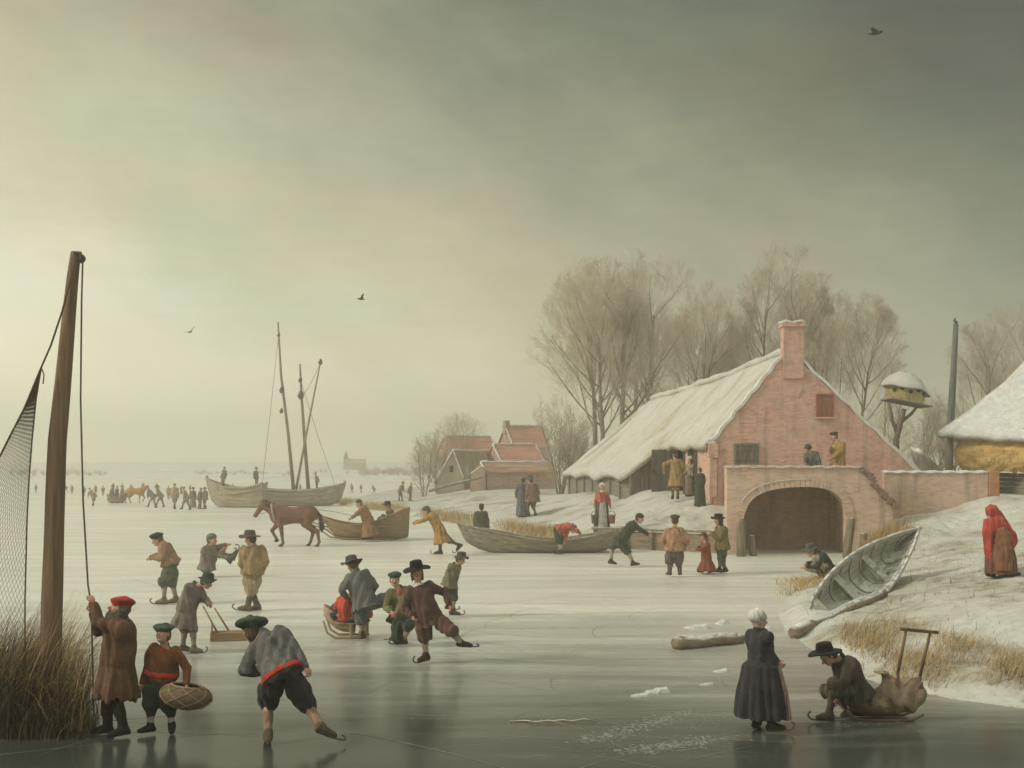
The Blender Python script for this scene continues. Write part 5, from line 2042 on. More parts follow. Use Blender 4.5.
    def hair(s, root, col, long=0.0, beard=0.0):
        k = s.s * 1.13
        c, f, u, r = s.head, s.HF, s.HU, s.HS
        R = np.stack([r, f, u], 1)
        p = lambda x, y, z: c + (r * x + f * y + u * z) * k
        it = [Ell(p(0, -0.022, 0.034), (0.084 * k, 0.092 * k, 0.094 * k), R, k=0.02 * k), Ell(p(0, -0.045, -0.02 - long * 0.4), (0.080 * k, 0.062 * k, (0.07 + long) * k), R, k=0.03 * k)]
        if long > 0:
            for sg in (-1, 1):
                it.append(Ell(p(0.072 * sg, -0.01, -0.03 - long * 0.4), (0.024 * k, 0.04 * k, (0.05 + long) * k), R, k=0.02 * k))
        soft('hair', it, s.hb, cloth(col), root, fold=0.004 * k, seed=s.seed, ff=3)
        if beard > 0:
            it = [Ell(p(0, 0.070, -0.085 - beard * 0.3), (0.052 * k, 0.036 * k, (0.04 + beard * 0.55) * k), R, k=0.02 * k), Ell(p(0, 0.03, -0.10), (0.055 * k, 0.055 * k, 0.045 * k), R, k=0.03 * k), Cap(p(-0.06, 0.03, -0.03), p(0, 0.075, -0.09), 0.024 * k, 0.03 * k, k=0.02), Cap(p(0.06, 0.03, -0.03), p(0, 0.075, -0.09), 0.024 * k, 0.03 * k, k=0.02),
                  Cap(p(-0.03, 0.092, -0.048), p(0.03, 0.092, -0.048), 0.011 * k, k=0.01)]
            soft('beard', it, s.hb, cloth(s.kw.get('beardcol', col)), root, fold=0.005 * k, seed=s.seed, ff=3)

    def hat(s, root, kind, col, tilt=(0, 0), size=1.0, band=None, name=None):
        """tilt: (forward, to the S side) in degrees"""
        k = s.s * 1.13
        f, u, r = s.HF, s.HU, s.HS
        u = rodr(u, r, -math.radians(tilt[0]))
        f = rodr(f, r, -math.radians(tilt[0]))
        u, r = rodr(u, f, math.radians(tilt[1])), rodr(r, f, math.radians(tilt[1]))
        R = np.stack([r, f, u], 1)
        c = s.head + s.HU * 0.062 * k
        p = lambda x, y, z: c + (r * x + f * y + u * z) * k
        if kind == 'beret':
            z = size
            it = [Ell(p(0, -0.005, 0.034), (0.128 * k * z, 0.132 * k * z, 0.046 * k * z), R, k=0.02 * k), Loft(p(0, 0, -0.02), p(0, 0, 0.03), [(0, 0.086 * k, 0.102 * k), (1, 0.095 * k, 0.110 * k)], r, k=0.03 * k), Ell(p(0.015, -0.02, 0.075 * z), (0.03 * k, 0.03 * k, 0.012 * k), R, k=0.03 * k)]
            o = soft(name or 'beret', it, s.hb, cloth(col), root, fold=0.004 * k, seed=s.seed, ff=2)
        elif kind in ('brim', 'wide'):
            br = (0.155 if kind == 'brim' else 0.205) * size
            ch = s.kw.get('crown', 0.115) * size
            n = 40
            m = MB()
            rows = []
            prof = [(br * 0.98, -0.006), (br, 0.004), (br * 0.8, 0.010), (0.112, 0.008), (0.100, 0.022), (0.094, ch * 0.6), (0.086, ch * 0.9), (0.066, ch), (0.030, ch * 1.0), (0.002, ch * 0.985)]
            under = [(0.002, 0.0), (0.085, -0.004), (br * 0.8, -0.006), (br * 0.98, -0.006)]
            wv = s.kw.get('wave', 0.03)
            for (rr, zz) in under + prof:
                row = []
                for j in range(n):
                    an = 2 * PI * j / n
                    x, y = math.cos(an) * rr, math.sin(an) * rr * 1.10
                    b = max(0, (rr - 0.10) / (br - 0.10))
                    z = zz + b * (wv * math.cos(2 * an + s.seed) * 0.8 + wv * 0.5 * math.sin(3 * an + s.seed) - 0.016 * s.kw.get('droop', 1.0))
                    row.append(Vector(p(x, y, z)))
                rows.append(row)
            m.grid(rows, closed=True)
            o = m.build(name or 'hat', cloth(col), root, smooth=True, fixn=True)
            if band is not None:
                rows = [[Vector(p(math.cos(2 * PI * j / n) * rr, math.sin(2 * PI * j / n) * rr * 1.1, zz)) for j in range(n)] for rr, zz in ((0.100, 0.014), (0.106, 0.018), (0.103, 0.042), (0.097, 0.044))]
                MB().grid(rows, closed=True).build('hat_band', cloth(band), o, smooth=True)
        elif kind == 'cap':
            it = [Ell(p(0, -0.006, 0.004), (0.094 * k * size, 0.106 * k * size, 0.078 * k * size), R, k=0.02 * k), Loft(p(0, 0, -0.012), p(0, 0, 0.022), [(0, 0.098 * k, 0.110 * k), (1, 0.098 * k, 0.110 * k)], r, k=0.01 * k, round_=0.01 * k)]
            o = soft(name or 'cap', it, s.hb, cloth(col), root, fold=0.003 * k, seed=s.seed, ff=2)
        elif kind == 'coif':                       # a woman's linen cap
            it = [Ell(p(0, -0.022, -0.006), (0.096 * k, 0.104 * k, 0.098 * k), R, k=0.02 * k), Loft(p(0, -0.03, -0.035), p(0, 0.055, 0.03), [(0, 0.096 * k, 0.100 * k), (1, 0.098 * k, 0.088 * k)], r, k=0.02 * k), Sub(Ell(p(0, 0.10, -0.09), (0.072 * k, 0.09 * k, 0.10 * k), R))]
            o = soft(name or 'linen_cap', it, s.hb, cloth(col), root, fold=0.004 * k, seed=s.seed, ff=2)
        return o

    def root(s, label, group=None, name='person'):
        return thing(name, Vector(s.O), label, 'person', group)


def on_ice(base, hp, face, **kw):
    return Fig(base, G(base[1]), hp, face, **kw)


# ---- the figures ---------------------------------------------------------------------------------------------
def dress(f, label, jacket=None, breeches=None, stock=None, shoe=(0.05, 0.04, 0.03), hat=None, hair=(0.12, 0.08, 0.05), group=None, skates=False, boot=0.0,
          hem=0.05, flare=0.05, sash=None, collar=None, long=0.0, beard=0.0, below=0.0, baggy=1.0, jname='jacket', rag=0.0, tilt=(0, 0), hsize=1.0, band=None, loose=0.0, extra=None, sleeve=1.0, cuffs=None):
    f.ground(skates)
    r = f.root(label, group)
    f.body(r)
    if hair is not None:
        f.hair(r, hair, long, beard)
    if breeches is not None:
        f.breeches(r, breeches, below, baggy)
    if stock is not None:
        f.stockings(r, stock)
    f.shoes(r, shoe, boot, skates)
    if jacket is not None:
        f.jacket(r, jacket, hem, sleeve=sleeve, flare=flare, name=jname, rag=rag, loose=loose)
    if sash is not None:
        f.sash(r, *sash) if isinstance(sash[0], tuple) else f.sash(r, sash)
    if collar is not None:
        f.collar(r, collar)
    if cuffs is not None:
        f.cuffs(r, cuffs)
    if hat is not None:
        f.hat(r, hat[0], hat[1], tilt, hsize, band)
    return r


BROWN = (0.115, 0.060, 0.030)
GREEN = (0.030, 0.055, 0.036)

# 1 bearded man at the pole, hauling on the rope
f = on_ice((112, 735), 139, -70, hip=(117, 657), neck=(121, 621), head=(119.5, 609.5, -0.02), fa=(123, 728, -0.12), fb=(106, 728, 0.05), ha=(93, 603, -0.12), hb=(93, 613, 0.02), ea=(97, 636, -0.22), eb=(102, 638, 0.12),
           hface=-62, pitch=26, sface=-72, curl=1.1, beardcol=(0.24, 0.19, 0.14), ta=(-55, 0), tb=(-75, 0))
r = dress(f, 'bearded man in red beret and long brown coat hauling on the rope of the pole', jacket=(0.135, 0.075, 0.042), breeches=(0.045, 0.028, 0.02), stock=None, shoe=(0.03, 0.022, 0.018), boot=0.34, hem=0.48, flare=0.075, jname='coat', rag=0.022,
          hat=('beret', (0.42, 0.055, 0.025)), tilt=(-16, 8), hair=(0.16, 0.125, 0.09), beard=0.13, long=0.02, below=0.5, baggy=0.72, loose=0.05)

# 2 boy with the basket
f = on_ice((161, 733), 117, -6, hip=(161, 678), neck=(165, 647), head=(163, 634.5, -0.05), fa=(172, 726, -0.05), fb=(150, 726, -0.08), ha=(187, 684, -0.16), hb=(141, 689, 0.0), ea=(193, 665, 0.0), hface=-22, pitch=20, roll=-8, fat=1.12, curl=0.9, ta=(12, 0), tb=(-52, 0))
r = dress(f, 'boy in green beret, brown jacket and red sash carrying a wicker basket', jacket=(0.165, 0.072, 0.030), breeches=(0.036, 0.048, 0.030), stock=(0.42, 0.38, 0.30), shoe=(0.03, 0.024, 0.02), hem=0.0, flare=0.0, sash=((0.46, 0.055, 0.025), 0.075, 0.07, 0.085),
          hat=('beret', (0.085, 0.125, 0.085)), tilt=(-18, -10), hsize=1.06, below=0.38, baggy=1.32, hair=(0.22, 0.12, 0.06), loose=0.012)
soft('shirt_front', [Loft(f.neck + f.tors * 0.01 + f.SF * 0.10 * f.s, f.neck - f.tors * 0.13 * f.s + f.SF * 0.125 * f.s, [(0, 0.040 * f.s, 0.03), (1, 0.012 * f.s, 0.03)], f.SS, k=0)], 0.008, cloth((0.46, 0.055, 0.025)), r, fold=0.003)

# 3 skater in front, seen from behind
f = on_ice((268, 744), 150, 172, hip=(283, 673), neck=(266, 636, 0.22), head=(252, 632, 0.32), fa=(268, 731, -0.02), fb=(322, 728, -0.10), ha=(262, 672, 0.3), hb=(312, 676, -0.10), ea=(243, 664, 0.1), eb=(313, 650, -0.05), hface=205, pitch=-6, sface=170, fat=1.08,
           ta=(195, -4), tb=(100, -30), curl=0.9, ka=(266, 706, 0.3), kb=(306, 702, 0.1))
r = dress(f, 'foreground skater in green beret and grey jacket bending forward, seen from behind', jacket=(0.135, 0.125, 0.115), breeches=(0.042, 0.038, 0.036), stock=(0.30, 0.20, 0.13), shoe=(0.12, 0.10, 0.06), hem=0.03, flare=0.03, sash=((0.46, 0.055, 0.025), -0.01, 0.06, 0.10),
          hat=('beret', (0.060, 0.095, 0.055)), tilt=(-12, 0), hsize=1.32, below=0.12, baggy=1.25, hair=(0.10, 0.06, 0.035), skates=True, loose=0.012)

# 4 man pushing the little plank sledge
f = on_ice((189, 653), 86, 72, hip=(186, 608), neck=(195, 585), head=(206.5, 582, -0.05), fa=(194, 648, -0.1), fb=(183, 646, 0.14), ha=(213, 608, -0.22), hb=(211, 607, 0.25), hface=78, pitch=-22, curl=1.0, ta=(75, 0), tb=(78, 0))
r = dress(f, 'man in long grey coat and green hat pushing a small plank sledge', jacket=(0.20, 0.175, 0.145), breeches=(0.14, 0.12, 0.10), stock=(0.26, 0.22, 0.17), shoe=(0.12, 0.10, 0.07), hem=0.38, flare=0.07, jname='coat', hat=('brim', (0.055, 0.075, 0.055)), tilt=(10, 0), skates=True, loose=0.03)

# 5 skater gliding left behind him
f = on_ice((168, 604), 78, -70, hip=(171, 563), neck=(163, 544), head=(157.5, 540), fa=(164, 600, -0.1), fb=(176, 598, 0.15), ha=(151, 558, -0.18), hb=(153, 556, 0.25), ea=(158, 562, -0.3), hface=-80, pitch=-18, curl=0.9, ta=(-85, 0), tb=(-80, 0), fat=1.1)
r = dress(f, 'skater in dark beret, pinkish tan jacket and green breeches gliding to the left', jacket=(0.30, 0.19, 0.115), breeches=(0.105, 0.125, 0.085), stock=(0.34, 0.29, 0.22), shoe=(0.20, 0.16, 0.11), hem=0.0, flare=0.03, hat=('beret', (0.035, 0.05, 0.035)), tilt=(6, 0), below=0.15, baggy=1.3, skates=True, loose=0.02)

# 6 the fallen skater
f = on_ice((212, 577), 74, 78, hip=(207, 567), neck=(209, 547), head=(212, 540), fa=(229, 559, -0.1), fb=(232, 556, 0.18), ha=(224, 549, -0.15), hb=(226, 545, 0.2), ka=(221, 553, -0.1), kb=(223, 551, 0.2), hface=70, pitch=6, ta=(85, 55), tb=(85, 60))
r = dress(f, 'fallen skater in grey sitting on the ice with both feet in the air', jacket=(0.20, 0.175, 0.14), breeches=(0.17, 0.155, 0.12), stock=(0.28, 0.25, 0.19), shoe=(0.12, 0.10, 0.075), hem=0.05, flare=0.04, hat=('cap', (0.14, 0.15, 0.12)), below=0.1, baggy=1.1, skates=True, loose=0.015)

# 7 man standing with a slouch hat
f = on_ice((250, 611), 83, 200, hip=(252.5, 571), neck=(253, 547), head=(250.5, 539), fa=(257, 606, 0.1), fb=(247, 606, -0.1), ha=(244, 566, 0.18), hb=(262, 570, 0.12), hface=-108, pitch=-14, fat=1.0, wave=0.02, ta=(-90, 0), tb=(-88, 0))
r = dress(f, 'standing skater in tan jacket and drooping wide hat with his back turned', jacket=(0.33, 0.235, 0.125), breeches=(0.31, 0.25, 0.16), stock=(0.17, 0.17, 0.125), shoe=(0.13, 0.12, 0.085), hem=0.06, flare=0.02, hat=('wide', (0.10, 0.085, 0.06)), tilt=(14, 0), hsize=0.92, below=0.2, baggy=1.28, skates=True, loose=0.02, boot=0.2)

# 8 man in blue grey leaning over the red-blanketed sledge
f = on_ice((364, 641), 92, 205, hip=(366, 604), neck=(357, 573, 0.12), head=(352.5, 565, 0.2), fa=(362, 634, 0.0), fb=(391, 619, 0.1), ha=(346, 598, 0.1), hb=(372, 594, 0.3), ea=(340, 590, -0.15), eb=(378, 580, 0.0), kb=(385, 605, 0.1), hface=-140, pitch=-25, fat=1.1, wave=0.04, ta=(170, 0), tb=(70, -30))
r = dress(f, 'man in blue grey suit and slouch hat leaning over the red blanketed sledge', jacket=(0.135, 0.135, 0.125), breeches=(0.12, 0.135, 0.125), stock=(0.36, 0.26, 0.17), shoe=(0.10, 0.075, 0.05), hem=0.09, flare=0.06, hat=('wide', (0.085, 0.08, 0.07)), tilt=(6, 0), hsize=0.9, below=0.0, baggy=1.2, loose=0.02)

# 9 crouching skater with green cap
f = on_ice((402, 646), 88, 6, hip=(404, 614, 0.14), neck=(399, 589), head=(394.5, 580, -0.05), fa=(404, 640, 0.0), fb=(399, 641, 0.35), ha=(396, 613, -0.26), hb=(391, 612, -0.24), ka=(410, 622, -0.3), kb=(398, 618, -0.1), hface=8, pitch=2, roll=5, ta=(-70, 0), tb=(-60, 0))
r = dress(f, 'grinning skater in green cap and olive jacket crouching beside the man in maroon', jacket=(0.165, 0.15, 0.080), breeches=(0.045, 0.060, 0.040), stock=(0.38, 0.31, 0.22), shoe=(0.07, 0.055, 0.04), hem=0.0, flare=0.02, hat=('beret', (0.045, 0.07, 0.045)), tilt=(0, 8), hsize=0.95, below=0.15, baggy=1.25, skates=True, loose=0.015)
soft('shirt_front', [Loft(f.neck + f.tors * 0.01 + f.SF * 0.09 * f.s, f.neck - f.tors * 0.13 * f.s + f.SF * 0.12 * f.s, [(0, 0.05 * f.s, 0.04), (1, 0.015 * f.s, 0.04)], f.SS, k=0)], 0.011, cloth((0.46, 0.07, 0.04)), r)

# 10 skater in maroon, one leg out
f = on_ice((423, 663), 104, 12, hip=(428, 616), neck=(418, 586), head=(417, 572.5, -0.05), fb=(426, 655, 0.0), fa=(461, 643, 0.1), ha=(449, 605, -0.1), hb=(412, 617, -0.15), ea=(445, 592, 0.05), hface=6, pitch=2, roll=-4, crown=0.12, wave=0.018, droop=0.4, ta=(85, -8), tb=(-40, 0), ka=(446, 627, -0.1))
r = dress(f, 'skater in maroon suit and wide black hat with one leg thrust out', jacket=(0.105, 0.062, 0.048), breeches=(0.115, 0.066, 0.052), stock=(0.40, 0.33, 0.25), shoe=(0.05, 0.04, 0.03), hem=0.16, flare=0.05, hat=('wide', (0.018, 0.014, 0.012)), tilt=(-6, 6), collar=(0.62, 0.60, 0.52), long=0.03, hair=(0.16, 0.11, 0.07), below=0.02, baggy=1.2, skates=True, loose=0.012)

# 11 skater turned away, hands behind him
f = on_ice((451, 617), 69, 62, hip=(450, 583), neck=(455, 565), head=(460.5, 559.5), fa=(453, 611, -0.1), fb=(448, 606, 0.2), ha=(446, 583, -0.12), hb=(446, 586, 0.1), ea=(448, 576, -0.3), hface=75, pitch=-18, ta=(85, 0), tb=(80, 0))
r = dress(f, 'skater in olive jacket and brown hat looking down with hands behind his back', jacket=(0.165, 0.15, 0.095), breeches=(0.085, 0.072, 0.060), stock=(0.26, 0.21, 0.15), shoe=(0.07, 0.055, 0.04), hem=0.10, flare=0.05, hat=('brim', (0.105, 0.09, 0.06)), tilt=(14, 0), below=0.1, baggy=1.1, skates=True, loose=0.015)

# 15 man in ochre coat pushing the sleigh
f = on_ice((441, 556), 56, -78, hip=(441, 532), neck=(431, 514), head=(426.5, 511), fa=(440, 551, -0.1), fb=(459, 545, 0.2), ha=(415, 524, -0.2), hb=(416, 522, 0.25), hface=-85, pitch=-18, ta=(-85, 0), tb=(-70, -35))
dress(f, 'man in ochre coat bending forward to push the sleigh from behind', jacket=(0.36, 0.21, 0.075), breeches=(0.10, 0.08, 0.06), stock=(0.09, 0.075, 0.06), shoe=(0.05, 0.04, 0.03), hem=0.34, flare=0.09, jname='coat', hat=('cap', (0.10, 0.095, 0.065)), skates=True, loose=0.02, hair=(0.14, 0.09, 0.05))

# 13 driver and 14 passenger of the sleigh
f = Fig((369, 541.4), 52.1, 47, -72, hip=(369, 522), neck=(362, 507), head=(359, 503.5), fa=(371, 537, -0.1), fb=(366, 537, 0.15), ha=(349, 521, -0.2), hb=(350, 519, 0.2), hface=-80, pitch=-10, fat=1.15)
dress(f, 'driver in long brown coat standing beside the horse sleigh', jacket=(0.24, 0.135, 0.075), breeches=(0.11, 0.07, 0.045), shoe=(0.07, 0.05, 0.035), boot=0.3, hem=0.52, flare=0.10, jname='coat', hat=('cap', (0.075, 0.06, 0.05)), loose=0.03, hair=(0.2, 0.17, 0.14))
f = Fig((390, 532), 52.9, 44, -60, hip=(391, 521), neck=(390, 510.5), head=(387.5, 506), fa=(384, 527, -0.1), fb=(384, 527, 0.2), ha=(384, 518, -0.2), hb=(385, 518, 0.2), ka=(384, 520), kb=(384, 520), hface=-60, free=True)
dress(f, 'passenger in dark coat and black hat seated in the back of the sleigh', jacket=(0.085, 0.08, 0.06), breeches=(0.06, 0.055, 0.045), shoe=(0.05, 0.04, 0.03), hem=0.05, hat=('brim', (0.025, 0.022, 0.02)), hair=(0.16, 0.11, 0.07))

# 16 man sitting on the bank behind the rowing boat
f = Fig((481, 535), 50.6, 44, 175, hip=(481, 525), neck=(481, 512), head=(481.5, 507.5), fa=(473, 531, 0.5), fb=(489, 531, 0.5), ka=(474, 522, 0.5), kb=(488, 522, 0.5), hface=180, fat=1.2, free=True)
dress(f, 'man in dark green sitting with his back turned behind the rowing boat', jacket=(0.060, 0.065, 0.035), breeches=(0.05, 0.05, 0.035), shoe=(0.05, 0.04, 0.03), hem=0.1, flare=0.09, jname='coat', hat=('cap', (0.035, 0.04, 0.028)), loose=0.04, hair=(0.05, 0.035, 0.02))


def on_bank(base, hp, face, Y, **kw):
    return Fig(base, Y, hp, face, **kw)


def bankY(px, py, y0=44.0, y1=80.0):
    """distance at which the sight line through (px, py) meets the snow"""
    for Y in np.arange(y0, y1, 0.1):
        if H(X_(px, Y), Y) >= Z_(py, Y):
            return float(Y)
    return y1


# 17, 18 the couple on the bank
Y = bankY(522, 517, 50, 75)
f = on_bank((521.5, 517), 40, 170, Y, snap=True, hip=(522, 496), neck=(522, 484.5), head=(523.5, 480.5), hface=150, pitch=0)
r = dress(f, 'woman in long slate blue dress standing on the bank beside a man in brown', jacket=(0.10, 0.105, 0.115), hem=0.0, hat=('cap', (0.13, 0.125, 0.12)), shoe=(0.05, 0.04, 0.03), jname='bodice', hair=(0.09, 0.07, 0.05))
f.skirt(r, (0.115, 0.125, 0.14), 516, rx=0.27, ry=0.25)
f = on_bank((533, 517.5), 43, -150, Y - 0.3, snap=True, hip=(532.5, 497), neck=(532, 485), head=(530, 480.5), hface=-110, fa=(529, 516, 0), fb=(535.5, 516, 0.05), fat=1.25)
dress(f, 'man in brown jacket and tall hat standing with the woman in slate blue', jacket=(0.20, 0.125, 0.085), breeches=(0.13, 0.09, 0.065), stock=(0.14, 0.10, 0.07), shoe=(0.05, 0.04, 0.03), hem=0.2, flare=0.06, hat=('brim', (0.09, 0.095, 0.085)), below=0.1, loose=0.03)

# 19 woman in red bodice with pails
Y = 49.0
f = on_bank((602, 525), 44, 5, Y, snap=True, hip=(602, 502), neck=(602, 492), head=(602, 487), ha=(611, 509, -0.1), hb=(594, 509, -0.1), ea=(610, 500, 0.05), eb=(595, 500, 0.05), hface=10, fat=1.1)
r = dress(f, 'woman in red bodice and white headscarf with grey apron on the quay', jacket=(0.40, 0.115, 0.085), hem=0.0, hat=('coif', (0.62, 0.58, 0.48)), shoe=(0.05, 0.04, 0.03), jname='bodice', collar=(0.60, 0.57, 0.48), hair=(0.2, 0.15, 0.1))
f.skirt(r, (0.075, 0.095, 0.07), 524, rx=0.33, ry=0.27)
f.apron(r, (0.42, 0.41, 0.35), 521, rx=0.345, ry=0.285, width=0.85)

# 20 man in red bending into the rowing boat
f = Fig((561, 555), 44.95, 55, 80, hip=(558, 530), neck=(571, 525.5), head=(573.5, 529), fa=(562, 551, -0.1), fb=(560, 551, 0.1), ha=(563, 546, -0.15), hb=(584, 536, 0.3), ea=(566, 536, -0.15), eb=(578, 528, 0.3), hface=70, pitch=-45, ta=(-80, 0), tb=(-80, 0), free=False)
dress(f, 'man in red jacket bending deep over the side of the rowing boat', jacket=(0.40, 0.10, 0.07), breeches=(0.055, 0.075, 0.05), stock=(0.38, 0.30, 0.22), shoe=(0.05, 0.04, 0.03), hem=0.02, hair=(0.16, 0.10, 0.06), collar=(0.66, 0.63, 0.56), below=0.15, baggy=1.1)

# 21 skater leaning forward to the right
f = on_ice((627, 567), 60, 70, hip=(620, 541), neck=(634, 523), head=(639.5, 518.5), fa=(634, 562, -0.1), fb=(611, 561, 0.2), ha=(652, 536.5, -0.15), hb=(649, 534, 0.25), ea=(644, 534, -0.2), hface=75, pitch=-8, ta=(80, 0), tb=(70, -10), kb=(613, 550, 0.2))
dress(f, 'skater in dark green leaning far forward with arms stretched to the right', jacket=(0.058, 0.060, 0.036), breeches=(0.052, 0.068, 0.045), stock=(0.34, 0.28, 0.2), shoe=(0.06, 0.045, 0.03), hem=0.06, flare=0.03, hat=('cap', (0.055, 0.055, 0.045)), below=0.05, baggy=1.15, loose=0.012)

# 22 man from behind, green cap
f = on_ice((675, 577), 64, 182, hip=(674.5, 549), neck=(674.5, 529), head=(675, 520.5), fa=(669.5, 572, 0.0), fb=(680, 572, 0.0), ha=(665, 546, 0.1), hb=(685, 547, 0.1), ea=(662, 538, -0.05), eb=(687, 538, -0.05), hface=175, fat=1.18, ta=(200, 0), tb=(165, 0))
dress(f, 'stout man in salmon jacket, green cap and grey breeches seen from behind', jacket=(0.34, 0.20, 0.125), breeches=(0.105, 0.092, 0.080), stock=(0.24, 0.19, 0.15), shoe=(0.09, 0.07, 0.05), hem=0.02, flare=0.02, hat=('beret', (0.05, 0.07, 0.035)), hsize=0.95, below=0.32, baggy=1.3, loose=0.03, hair=(0.12, 0.08, 0.05), boot=0.12)

# 23 child in russet coat
f = on_ice((706, 574), 45, -70, hip=(706.5, 557), neck=(705.5, 543), head=(703.5, 537), fa=(701, 570, -0.1), fb=(712, 570, 0.1), ha=(696, 549, -0.15), hb=(698, 547, 0.15), hface=-70, fat=1.15, pitch=0)
dress(f, 'small child in russet coat walking left between two men', jacket=(0.20, 0.065, 0.035), breeches=(0.10, 0.05, 0.03), stock=(0.16, 0.11, 0.08), shoe=(0.04, 0.03, 0.02), hem=0.52, flare=0.18, jname='coat', hat=('brim', (0.11, 0.075, 0.045)), hsize=0.85, loose=0.02)

# 24 man with the black hat by the mooring posts
f = on_ice((721, 574), 63, -72, hip=(722.5, 547), neck=(721, 527), head=(718.5, 520), fa=(719, 569, -0.1), fb=(725.5, 569, 0.1), ha=(711, 534, -0.15), hb=(712, 533, 0.18), hface=-80, fat=1.08)
dress(f, 'man in olive jacket and black hat standing by the mooring posts', jacket=(0.145, 0.125, 0.050), breeches=(0.045, 0.065, 0.045), stock=(0.13, 0.12, 0.095), shoe=(0.04, 0.03, 0.02), hem=0.06, flare=0.02, hat=('wide', (0.020, 0.018, 0.015)), hsize=0.85, long=0.05, hair=(0.08, 0.05, 0.03), below=0.12, baggy=1.1, loose=0.02)

# 25 man crouching at the water's edge by the beached boat
f = Fig((818, 581), 35.0, 72, -80, hip=(827, 569), neck=(819, 554.5), head=(811.5, 551.5), fa=(820, 578, -0.15), fb=(824, 578, 0.2), ha=(806, 567, -0.15), hb=(807, 564, 0.2), ka=(812, 564, -0.2), kb=(813, 563, 0.2), hface=-82, pitch=-14, gz=0.05, ta=(-85, 0), tb=(-85, 0))
dress(f, 'man in dark green jacket crouching at the edge of the ice by the beached boat', jacket=(0.035, 0.045, 0.028), breeches=(0.30, 0.275, 0.185), stock=(0.09, 0.075, 0.06), shoe=(0.04, 0.03, 0.02), hem=0.05, hat=('brim', (0.085, 0.085, 0.065)), below=0.1, loose=0.02)

# 26, 27 the two men on the bridge
f = Fig((812, 487), 46.4, 46, -25, hip=(814, 470), neck=(811, 453.5), head=(808, 449), ha=(820, 465.5, -0.55), hb=(805, 466, -0.55), ea=(823, 459, -0.3), eb=(801, 459, -0.3), hface=-30, pitch=-20, fat=1.3, free=True, fa=(814, 485, 0.1), fb=(810, 485, 0.1))
dress(f, 'man in dark grey cloak and cap slumped over the bridge parapet', jacket=(0.095, 0.10, 0.085), breeches=(0.08, 0.07, 0.06), shoe=(0.05, 0.04, 0.03), hem=0.1, flare=0.06, jname='cloak', hat=('brim', (0.075, 0.072, 0.062)), hsize=0.85, loose=0.06, hair=(0.12, 0.1, 0.08))
f = Fig((837, 487), 46.3, 55, -60, hip=(838, 461), neck=(838, 443), head=(834, 436.5), ha=(833, 458, -0.3), hb=(831, 448, -0.2), ea=(842, 452, -0.25), eb=(830, 455, -0.1), hface=-75, pitch=-8, fat=1.15, fa=(838, 484, 0), fb=(836, 484, 0.1), free=True)
dress(f, 'man in ochre coat standing on the bridge with a hand to his chin', jacket=(0.31, 0.20, 0.075), breeches=(0.12, 0.09, 0.06), shoe=(0.05, 0.04, 0.03), hem=0.35, flare=0.06, jname='coat', hat=('beret', (0.075, 0.06, 0.045)), hsize=0.9, loose=0.03)

# 28, 29, 30 at the farmhouse door
Y = 53.6
gz = H(X_(676, Y), Y)
by = HOR + (CAMZ - gz) / Y * F_PX
f = Fig((675, by), Y, 45, 185, hip=(676, 474), neck=(675, 460), head=(675, 455), ha=(664, 471, -0.1), hb=(683, 472, 0.1), ea=(664, 464, -0.1), hface=200, fat=1.1)
dress(f, 'man in long ochre coat and black cap standing at the farmhouse door', jacket=(0.33, 0.23, 0.10), breeches=(0.10, 0.08, 0.06), stock=(0.13, 0.10, 0.07), shoe=(0.05, 0.04, 0.03), hem=0.46, flare=0.06, jname='coat', hat=('beret', (0.03, 0.025, 0.02)), hsize=0.8, loose=0.02)
Y = 54.75
gz = H(X_(689, Y), Y)
by = HOR + (CAMZ - gz) / Y * F_PX
f = Fig((690, by), Y, 40, -40, hip=(690.5, 476), neck=(690, 464.5), head=(690, 460), ha=(694, 472, -0.1), hb=(685, 473, -0.1), hface=-10)
r = dress(f, 'woman in grey with white cap looking out of the farmhouse doorway', jacket=(0.26, 0.22, 0.16), hem=0.0, hat=('coif', (0.58, 0.55, 0.46)), shoe=(0.05, 0.04, 0.03), jname='bodice', hair=(0.2, 0.15, 0.1))
f.skirt(r, (0.17, 0.14, 0.10), by - 1, rx=0.24, ry=0.22)
Y = 52.0
gz = H(X_(700, Y), Y)
by = HOR + (CAMZ - gz) / Y * F_PX
f = Fig((700, by), Y, 32, 185, hip=(700, 481.5), neck=(700, 474), head=(700, 470.5), hface=200, fat=1.1)
r = dress(f, 'small woman in dark green cloak waiting before the farmhouse door', jacket=(0.055, 0.065, 0.045), hem=0.05, hat=('cap', (0.09, 0.085, 0.07)), shoe=(0.05, 0.04, 0.03), jname='cloak', hair=(0.1, 0.08, 0.06), flare=0.05)
f.skirt(r, (0.045, 0.058, 0.042), by - 0.6, rx=0.32, ry=0.30)

